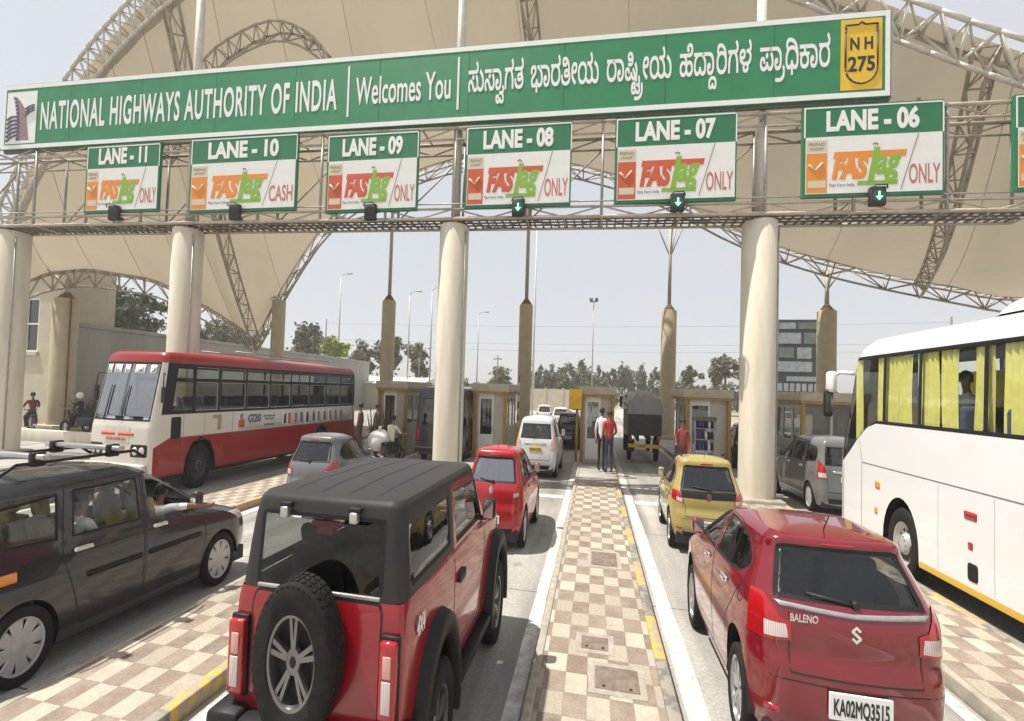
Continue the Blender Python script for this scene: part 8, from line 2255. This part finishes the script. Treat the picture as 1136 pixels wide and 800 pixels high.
def scooter(label, loc, rz, body, moto=False, load=False):
    t = thing('motorbike' if moto else 'scooter', label, 'motorbike' if moto else 'scooter', loc, rz, 'two-wheelers')
    kz = K
    def out(mb, n): mb.v = [(x, y, z * kz) for x, y, z in mb.v]; return mb.build(n, t)
    for y in (-.35, .92):
        w = node('wheel', t, (0, y, .29 * kz))
        mb = MB(); mb.lathe([(.20, -.05), (.27, -.055), (.29, 0), (.27, .055), (.20, .05)], M['rubber'], 'x', n=24, closed=True); mb.v = [(x, yy, z * kz) for x, yy, z in mb.v]; mb.build('tyre', w)
        mb = MB(); mb.lathe([(.001, -.03), (.2, -.035), (.2, .035), (.001, .03)], M['alloy'], 'x', n=20); mb.v = [(x, yy, z * kz) for x, yy, z in mb.v]; mb.build('rim', w)
    k = [(.32, -.55, .20, .12, .08, .05, .05, .02), (.45, -.68, .25, .17, .12, .06, .08, .02), (.62, -.74, .22, .18, .14, .06, .08, .02), (.72, -.70, .18, .15, .12, .06, .06, .02)]
    s = Shell(k, per=3, crown=.03, ns=10)
    class V: pass
    vv = V(); vv.root = t; vv.xf_bm = lambda bm: [setattr(q, 'co', Vector((q.co.x, q.co.y, q.co.z * kz))) for q in bm.verts]
    s.finish(vv, body, 'rear_body')
    mb = MB(); mb.box((-.14, -.66, .74), (.14, .26, .83), M['black'], bev=.03); out(mb, 'seat')
    mb = MB(); mb.box((-.16, .2, .26), (.16, .62, .33), body, bev=.02); mb.grid([[(x, .62 + .10 * (z - .3) - .06 * (x / .2) ** 2, z) for x in (-.22, -.12, 0, .12, .22)] for z in (.30, .5, .7, .9)], body, True); out(mb, 'leg_shield')
    mb = MB(); mb.cyl((0, .90, .3), (0, .70, .98), .035, M['black']); mb.tube([(-.34, .55, 1.02), (0, .70, 1.0), (.34, .55, 1.02)], .016, M['black']); out(mb, 'handlebar')
    mb = MB(); mb.box((-.10, .70, .88), (.10, .84, 1.04), body, bev=.04); out(mb, 'headlamp_cowl')
    for q in (-1, 1):
        mb = MB(); mb.tube([(q * .28, .60, 1.02), (q * .33, .58, 1.18)], .008, M['black'], 5); mb.box((q * .33 - .05, .56, 1.16), (q * .33 + .05, .575, 1.24), M['black'], bev=.005); out(mb, 'mirror')
    mb = MB(); mb.box((-.08, -.76, .52), (.08, -.70, .60), M['lamp_red'], bev=.01); out(mb, 'tail_lamp')
    mb = MB(); mb.box((-.09, -.77, .36), (.09, -.75, .46), M['plate_white']); out(mb, 'number_plate')
    return t
def sack(label, loc, r, m):
    t = thing('cloth_bundle', label, 'bundle', loc)
    mb = MB(); rows = []
    for j in range(11):
        ph = math.pi * j / 10; row = []
        for i in range(19):
            a = 2 * math.pi * i / 18
            q = 1 + .09 * math.sin(3 * a + j) + .06 * math.sin(5 * a - 2 * j)
            row.append((r[0] * q * math.sin(ph) * math.cos(a), r[1] * q * math.sin(ph) * math.sin(a), r[2] * (1 + math.cos(ph) * (1 + .05 * math.sin(2 * a)))))
        rows.append(row)
    mb.grid(rows, m, True); mb.build('sack', t)
    mb = MB(); mb.lathe([(.08, 0), (.10, .05), (.06, .12), (.11, .22)], m, 'z', (0, 0, r[2] * 2 - .06), 12); mb.build('knot', t)
scooter('black scooter between the silver hatchback and the first booth', (-10.15, 20.2, .004), R(-8), M['dark_scooter'])
person('scooter rider in a pale shirt seen from behind near the first booth', (-10.15, 20.2, 0), R(-8), M['shirt_cream'], M['black_cloth'], RIDE, kx=1.2, kz=1.72)
sack('big white cloth bundle slung on the scooter beside its rider', (-10.75, 20.1, .9), (.55, .6, .55), M['shirt_white'])
scooter('dark motorbike parked at the wall left of the short cream post', (-40.0, 23.6, .004), R(70), M['dark_scooter'], True)
person('rider in a dark maroon shirt sitting on the motorbike by the wall', (-40.0, 23.6, 0), R(70), M['maroon'], M['black_cloth'], RIDE, kx=1.3, kz=1.9)
scooter('second dark motorbike right of the short cream post', (-37.9, 25.2, .004), R(120), M['dark_scooter'], True)
rd = person('rider with white helmet on the motorbike right of the short cream post', (-37.9, 25.2, 0), R(120), M['black_cloth'], M['black_cloth'], RIDE, kx=1.25, kz=1.85, hair=False)
mb = MB(); mb.ball((0, .11 * 1.25, 1.54 * 1.85), .20, .22, .26, M['helmet'], 16, 10); mb.build('helmet', rd)

for x, y, rz, top, leg, lb in ((4.35, 22.3, 160, 'maroon_red', 'maroon', 'person in dull red standing left of the drinks rack'), (-12.5, 21.2, 100, 'brown_cloth', 'brown_cloth2', 'person in brown clothes among the spiky plants, nearer the bus'),
                               (-11.75, 21.6, -40, 'brown_cloth2', 'black_cloth', 'person in dark brown among the spiky plants, nearer the booth')):
    person(lb, (x, y, .004 if x > 0 else ZI), R(rz), M[top], M[leg], WALK if x > 0 else None, kx=1.2, kz=1.75, group='people near the booths', long_sleeve=True)
# ---- drinks rack, red board and planting on the islands
t = thing('drinks_rack', 'tall rack of blue and dark bottles at the open-framed booth', 'rack', (4.55 + .9, 22.6, ZI))
m = MB()
for x in (-.48, .48):
    for y in (0, .5): m.box((x - .03, y - .03, 0), (x + .03, y + .03, 2.75), M['galv'])
m.build('frame', t)
for k in range(5):
    m = MB(); z = .15 + k * .55; m.box((-.45, 0.03, z), (.45, .47, z + .04), M['galv']); o = m.build('shelf', t)
    b = MB()
    for i in range(6):
        x = -.37 + i * .148
        for y in (.12, .34):
            mm = [M['denim'], M['bottle_blue'], M['bottle_blue'], M['black'], M['board_white'], M['black']][(i + (k % 2)) % 6]
            b.lathe([(.001, z + .04), (.06, z + .05), (.06, z + .30), (.022, z + .38), (.022, z + .43), (.001, z + .435)], mm, 'z', (x, y, 0), 8)
    q = b.build('bottles', o); q['kind'] = 'stuff'
m = MB(); m.box((-.52, -.04, 2.75), (.52, .54, 2.95), M['steel_dark']); m.build('header', t)
for i, (x, y, h) in enumerate(((-13.0, 21.6, 2.9), (-12.4, 22.4, 3.1), (-11.6, 22.4, 2.8), (-12.2, 20.6, 1.9), (-11.9, 23.2, 3.0))):
    lb = ['brownish spiky plant leftmost in the clump beyond the silver hatchback', 'tallest brownish spiky plant in the middle of the clump', 'brownish spiky plant rightmost of the clump next to the first booth',
          'shortest brownish spiky plant at the front of the clump', 'brownish spiky plant at the back of the clump by the tall post'][i]
    fan_plant('spiky_plant', lb, (x, y, ZI), h, 26, M['leaf_brown'], .55, .075, 'spiky plants on the island beside the first booth', 20 + i, droop=.4)
for x, y, h, lb in ((-40.2, 29.5, 4.6, 'arching palm plant against the concrete wall beside the bus windscreen'), (-40.1, 27.2, 3.6, 'lower palm plant against the concrete wall behind the white helmet'), (-40.0, 32.0, 4.2, 'palm plant hidden partly by the bus front at the wall')):
    fan_plant('palm_plant', lb, (x, y, 0), h, 30, M['leaf_dark'], 2.4, .22, 'palm plants along the wall', int(x * -7 + y), droop=1.5)
# low white kerb wall in front of the motorbikes
t = thing('low_wall', 'low sunlit white wall behind the roof rack of the charcoal people carrier', 'wall', (-33.5, 21.0, 0))
m = MB(); m.box((-9.5, 0, 0), (9, .4, .75), M['cream'], bev=.03); m.build('wall_body', t)

# ---- wall and building on the left
M['grey_wall'] = mat('grey_concrete_wall', (0.34, 0.325, 0.29), .85, var=.14, scale=.8, streak=True, bump=.1)
M['building'] = mat('cream_render', (0.52, 0.46, 0.35), .8, var=.12, scale=.8)
t = thing('boundary_wall', 'long grey concrete wall running back behind the red bus', 'wall', (-41.8, 27.2, 0))
m = MB()
for i in range(10):
    y = i * 4.6
    m.box((-.5, y + .01, 0), (0, y + 4.59, 8.35 + .03 * i), M['grey_wall'])
m.build('wall_panels', t)
m = MB(); m.box((-.6, 0, 8.36), (.1, 46, 8.7), M['grey_wall'], bev=.03); m.build('coping', t)
b = thing('cream_building', 'cream building with a tall barred window at the left edge', 'building', (-52, 26.5, 0))
m = MB()
wx0, wx1, wz0, wz1 = 2.6, 7.2, 6.2, 10.6
m.box((-22, 0, 0), (wx0, .5, 14), M['building']); m.box((wx1, 0, 0), (9.9, .5, 14), M['building'])
m.box((wx0, 0, 0), (wx1, .5, wz0), M['building']); m.box((wx0, 0, wz1), (wx1, .5, 14), M['building'])
m.box((9.4, .501, 0), (9.9, 3.2, 14), M['building']); m.box((-22, .501, 0), (-21.5, 3.2, 14), M['building']); m.box((-22, 3.201, 0), (9.9, 3.6, 14), M['building'])
m.build('wall', b)
m = MB(); m.box((-22.5, -.5, 14.01), (10.3, 4.0, 14.5), M['building'], bev=.05); m.build('roof', b)
m = MB()
m.box((wx0, .15, wz0), (wx1, .17, wz1), M['glass_dark']); wi = m.build('window', b)
m = MB()
for x in (wx0 + .08, (wx0 + wx1) / 2 - .9, (wx0 + wx1) / 2 + .9, wx1 - .08): m.box((x - .08, .05, wz0), (x + .08, .14, wz1), M['white'])
for z in (wz0 + .06, wz0 + 2.3, wz1 - .06): m.box((wx0, .06, z - .06), (wx1, .13, z + .06), M['white'])
m.build('frame', wi)
m = MB(); m.box((wx0 - .2, -.2, wz0 - .3), (wx1 + .2, .1, wz0 - .01), M['building']); m.build('sill', b)

# ---- far walls, tower of advertising boards, street lamps
t = thing('compound_wall', 'low pale compound wall far behind the second booth', 'wall', (-26, 88, 0))
m = MB()
for i in range(12): m.box((-20 + i * 3.6, 0, 0), (-20 + i * 3.6 + 3.5, .4, 4.6), M['building']); m.box((-20 + i * 3.6 - .2, -.1, 0), (-20 + i * 3.6 + .15, .5, 4.9), M['building'])
m.build('wall_body', t)
t = thing('pale_shed', 'long low whitish shed far behind the spiky plants', 'building', (-40, 72, 0))
m = MB(); m.box((-14, 0, 0), (9, 10, 4.7), M['building']); m.build('wall', t)
m = MB(); m.prism([(-14.5, -.6, 4.7), (-14.5, 10.6, 4.7), (-14.5, 5, 6.0)], (24, 0, 0), M['board_white']); m.build('roof', t)
t = thing('advertising_tower', 'dark stacked advertising boards with white panels behind the right cream column', 'billboard', (25.6, 60, 0))
m = MB(); m.box((-2.7, 0, 5.0), (2.6, .4, 14.3), M['board_dark']); m.build('backboard', t)
m = MB()
for x0, x1, z0, z1, c in ((-2.4, -.5, 13.1, 13.9, 0), (-.2, 2.3, 13.1, 13.9, 1), (-2.5, .1, 11.2, 12.6, 0), (.5, 2.4, 11.2, 12.6, 1), (-2.4, -.7, 9.4, 10.7, 1), (-.3, 1.3, 9.3, 10.7, 0), (-2.5, 1.4, 7.6, 8.9, 0), (-1.5, 2.2, 6.4, 7.0, 0)):
    m.box((x0, -.06, z0), (x1, -.005, z1), M['board_grey'] if c == 0 else M['board_green'])
m.build('panel', t)
m = MB()
for i in range(7):
    m.box((-2.5 + i * .7, -.05, 5.1), (-2.5 + i * .7 + .5, -.004, 6.1), M['board_grey'])
m.build('lower_panel', t)
m = MB()
for x in (-2.2, 2.1): m.box((x - .2, .41, 0), (x + .2, .8, 14.0), M['steel_dark'])
m.build('leg', t)
t = thing('lattice_mast', 'thin pale lattice mast right behind the cream column left of the advertising tower', 'mast', (22.2, 61, 0))
m = MB()
for dx, dy in ((-.45, -.45), (.45, -.45), (.45, .45), (-.45, .45)): m.cyl((dx, dy, 0), (dx * .7, dy * .7, 20), .06, M['galv'], n=5)
for k in range(16):
    z = k * 1.25; a = 1 if k % 2 else -1
    m.cyl((-.45 * a, -.45, z), (.42 * a, -.42, z + 1.25), .035, M['galv'], n=4); m.cyl((.45, -.45 * a, z), (.42, .42 * a, z + 1.25), .035, M['galv'], n=4)
m.build('lattice', t)
def lamp_pole(x, y, h, label, kind='arm'):
    t = thing('street_lamp', label, 'street lamp', (x, y, 0), 0, 'street lamps beyond the plaza')
    m = MB(); m.cyl((0, 0, 0), (0, 0, h), .17, M['galv'], .09, 8); m.build('pole', t)
    m = MB()
    if kind == 'arm':
        m.tube([(0, 0, h), (.5, 0, h + .5), (1.6, 0, h + .6)], .06, M['galv'], 6); m.build('arm', t)
        m = MB(); m.box((1.3, -.25, h + .45), (2.3, .25, h + .68), M['galv'], bev=.06); m.build('lamp_head', t)
    else:
        m.box((-.75, -.1, h - .1), (.75, .1, h + .1), M['steel_dark']); m.build('arm', t)
        for q in (-.55, .55):
            m = MB(); m.box((q - .35, -.35, h + .05), (q + .35, .35, h + .75), M['steel_dark'], bev=.05); m.build('floodlight', t)
lamp_pole(-49.6, 75, 25.5, 'tall street lamp above the bright green tree')
lamp_pole(-34.9, 75, 21.8, 'street lamp right of the tall back post with the thin steel top')
lamp_pole(-28.4, 70, 21.2, 'street lamp half hidden by the middle-left cream column')
lamp_pole(-25.5, 90, 20.6, 'street lamp in the gap right of the middle-left cream column')
lamp_pole(-.6, 90, 23.2, 'floodlight mast with a boxy head above the tree belt', 'flood')
t = thing('thin_pole', 'very tall thin white pole right of the second booth', 'pole', (-8.7, 60, 0)); m = MB(); m.cyl((0, 0, 0), (0, 0, 29), .16, M['steel_white'], .08, 8); m.build('shaft', t); m = MB(); m.box((-.4, -.4, 0), (.4, .4, .3), M['kerb']); m.build('base', t)
for x, y, h, lb in ((-36.5, 84, 10.5, 'short dark pole in front of the far shrubs left of the column'), (-19.5, 84, 11.2, 'short dark pole in front of the far trees right of the column')):
    t = thing('utility_pole', lb, 'pole', (x, y, 0), 0, 'dark utility poles'); m = MB(); m.cyl((0, 0, 0), (0, 0, h), .2, M['steel_dark'], .13, 8); m.build('shaft', t); m = MB(); m.box((-.9, -.07, h - .9), (.9, .07, h - .7), M['steel_dark']); m.build('crossarm', t)

# ---- trees
tree('leafy_tree', 'broad dark tree standing behind the concrete wall', (-61.5, 45, 0), 13.4, (5.0, 4.5, 3.3), .45, 4200, .42, M['leaf_dark'], 'single trees beyond the plaza', 26, 11)
tree('leafy_tree', 'dark round tree showing through the canopy truss left of the tall column', (-66, 60, 0), 11.4, (3.6, 3.6, 2.2), .4, 2200, .45, M['leaf_dark'], 'single trees beyond the plaza', 16, 12)
tree('leafy_tree', 'tree seen through the truss right of the left column', (-68, 70, 0), 14.0, (5.5, 5, 4.5), .45, 3600, .5, M['leaf'], 'single trees beyond the plaza', 24, 13)
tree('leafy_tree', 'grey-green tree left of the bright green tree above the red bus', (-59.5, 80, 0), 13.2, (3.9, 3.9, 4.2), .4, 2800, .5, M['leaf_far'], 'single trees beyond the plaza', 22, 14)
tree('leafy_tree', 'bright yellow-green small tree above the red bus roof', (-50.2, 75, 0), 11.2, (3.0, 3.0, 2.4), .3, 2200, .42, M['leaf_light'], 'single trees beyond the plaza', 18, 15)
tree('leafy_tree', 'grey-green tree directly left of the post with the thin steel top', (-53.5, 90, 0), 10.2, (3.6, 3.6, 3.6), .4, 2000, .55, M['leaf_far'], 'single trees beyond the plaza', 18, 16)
tree('leafy_tree', 'tall tree directly behind the post with the thin steel top', (-46.5, 90, 0), 11.2, (4.0, 4, 5.0), .4, 2600, .55, M['leaf'], 'single trees beyond the plaza', 18, 17)
tree('leafy_tree', 'dark upright tree right of the post with the thin steel top', (-39.6, 90, 0), 10.0, (3.2, 3.2, 4.2), .4, 2400, .5, M['leaf'], 'single trees beyond the plaza', 16, 18)
tree('leafy_tree', 'low yellowish tree beside the middle-left cream column', (-33.0, 92, 0), 7.2, (3.0, 3, 2.4), .3, 1600, .5, M['leaf_light2'], 'single trees beyond the plaza', 14, 19)
tree('leafy_tree', 'pale green bushy tree right of the middle-left cream column', (-25.5, 112, 0), 6.6, (5.0, 4, 3.4), .4, 2000, .6, M['leaf_light2'], 'single trees beyond the plaza', 16, 20)
for i, (x, y, h, r) in enumerate(((24.5, 95, 9.5, 2.4), (27.5, 98, 10.5, 2.8), (31.0, 96, 10.2, 3.0), (35.0, 100, 9.6, 2.8), (21.0, 100, 8.6, 2.2))):
    lb = ['feathery grey tree just right of the fourth booth post', 'tallest feathery tree between the fourth booth and the right cream column', 'feathery grey tree next to the right cream column', 'feathery tree mostly behind the right cream column', 'smallest feathery tree left of the others beside the fourth booth post'][i]
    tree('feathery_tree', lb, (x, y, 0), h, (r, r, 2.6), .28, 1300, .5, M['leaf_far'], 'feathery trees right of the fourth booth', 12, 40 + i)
# the far tree belt: one mass along the horizon
rng = random.Random(5)
mb = MB()
for i in range(150):
    x = -92 + i * 1.07 + rng.uniform(-.6, .6)
    y = rng.uniform(126, 150)
    core = -22 < x < 18
    h = rng.uniform(11.0, 14.2) if core else rng.uniform(5.0, 8.0)
    if 18 < x: h = rng.uniform(7.0, 10.0)
    r = rng.uniform(1.3, 2.4)
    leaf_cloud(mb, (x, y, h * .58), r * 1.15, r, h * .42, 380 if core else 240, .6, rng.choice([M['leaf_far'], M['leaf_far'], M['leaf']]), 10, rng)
    mb.cyl((x, y, 0), (x, y, h * .7), .2, M['bark'], .1, 5, False)
for i in range(130):
    x = -95 + i * 1.22 + rng.uniform(-.5, .5); y = rng.uniform(116, 124); h = rng.uniform(2.2, 4.6)
    leaf_cloud(mb, (x, y, h * .5), 1.5, 1.2, h * .5, 130, .5, rng.choice([M['leaf_far'], M['leaf_far'], M['leaf_light2']]), 7, rng)
o = mb.build('treeline'); tag(o, 'grey-green belt of far trees along the horizon', 'trees', kind='stuff')
# overhead wires far behind
t = thing('overhead_wires', 'faint sagging power lines crossing the hazy sky behind the posts', 'cable', (0, 100, 0))
m = MB()
for z in (13.6, 15.2, 19.4):
    m = MB(); m.tube([(x, 0, z + 1.0 * ((x / 70) ** 2)) for x in range(-70, 71, 10)], .03, M['steel_dark'], 4); m.build('wire', t)
for x in (-70, 70):
    m = MB(); m.cyl((x, 0, 0), (x, 0, 21.5), .25, M['steel_dark'], .15, 8); m.build('support', t)
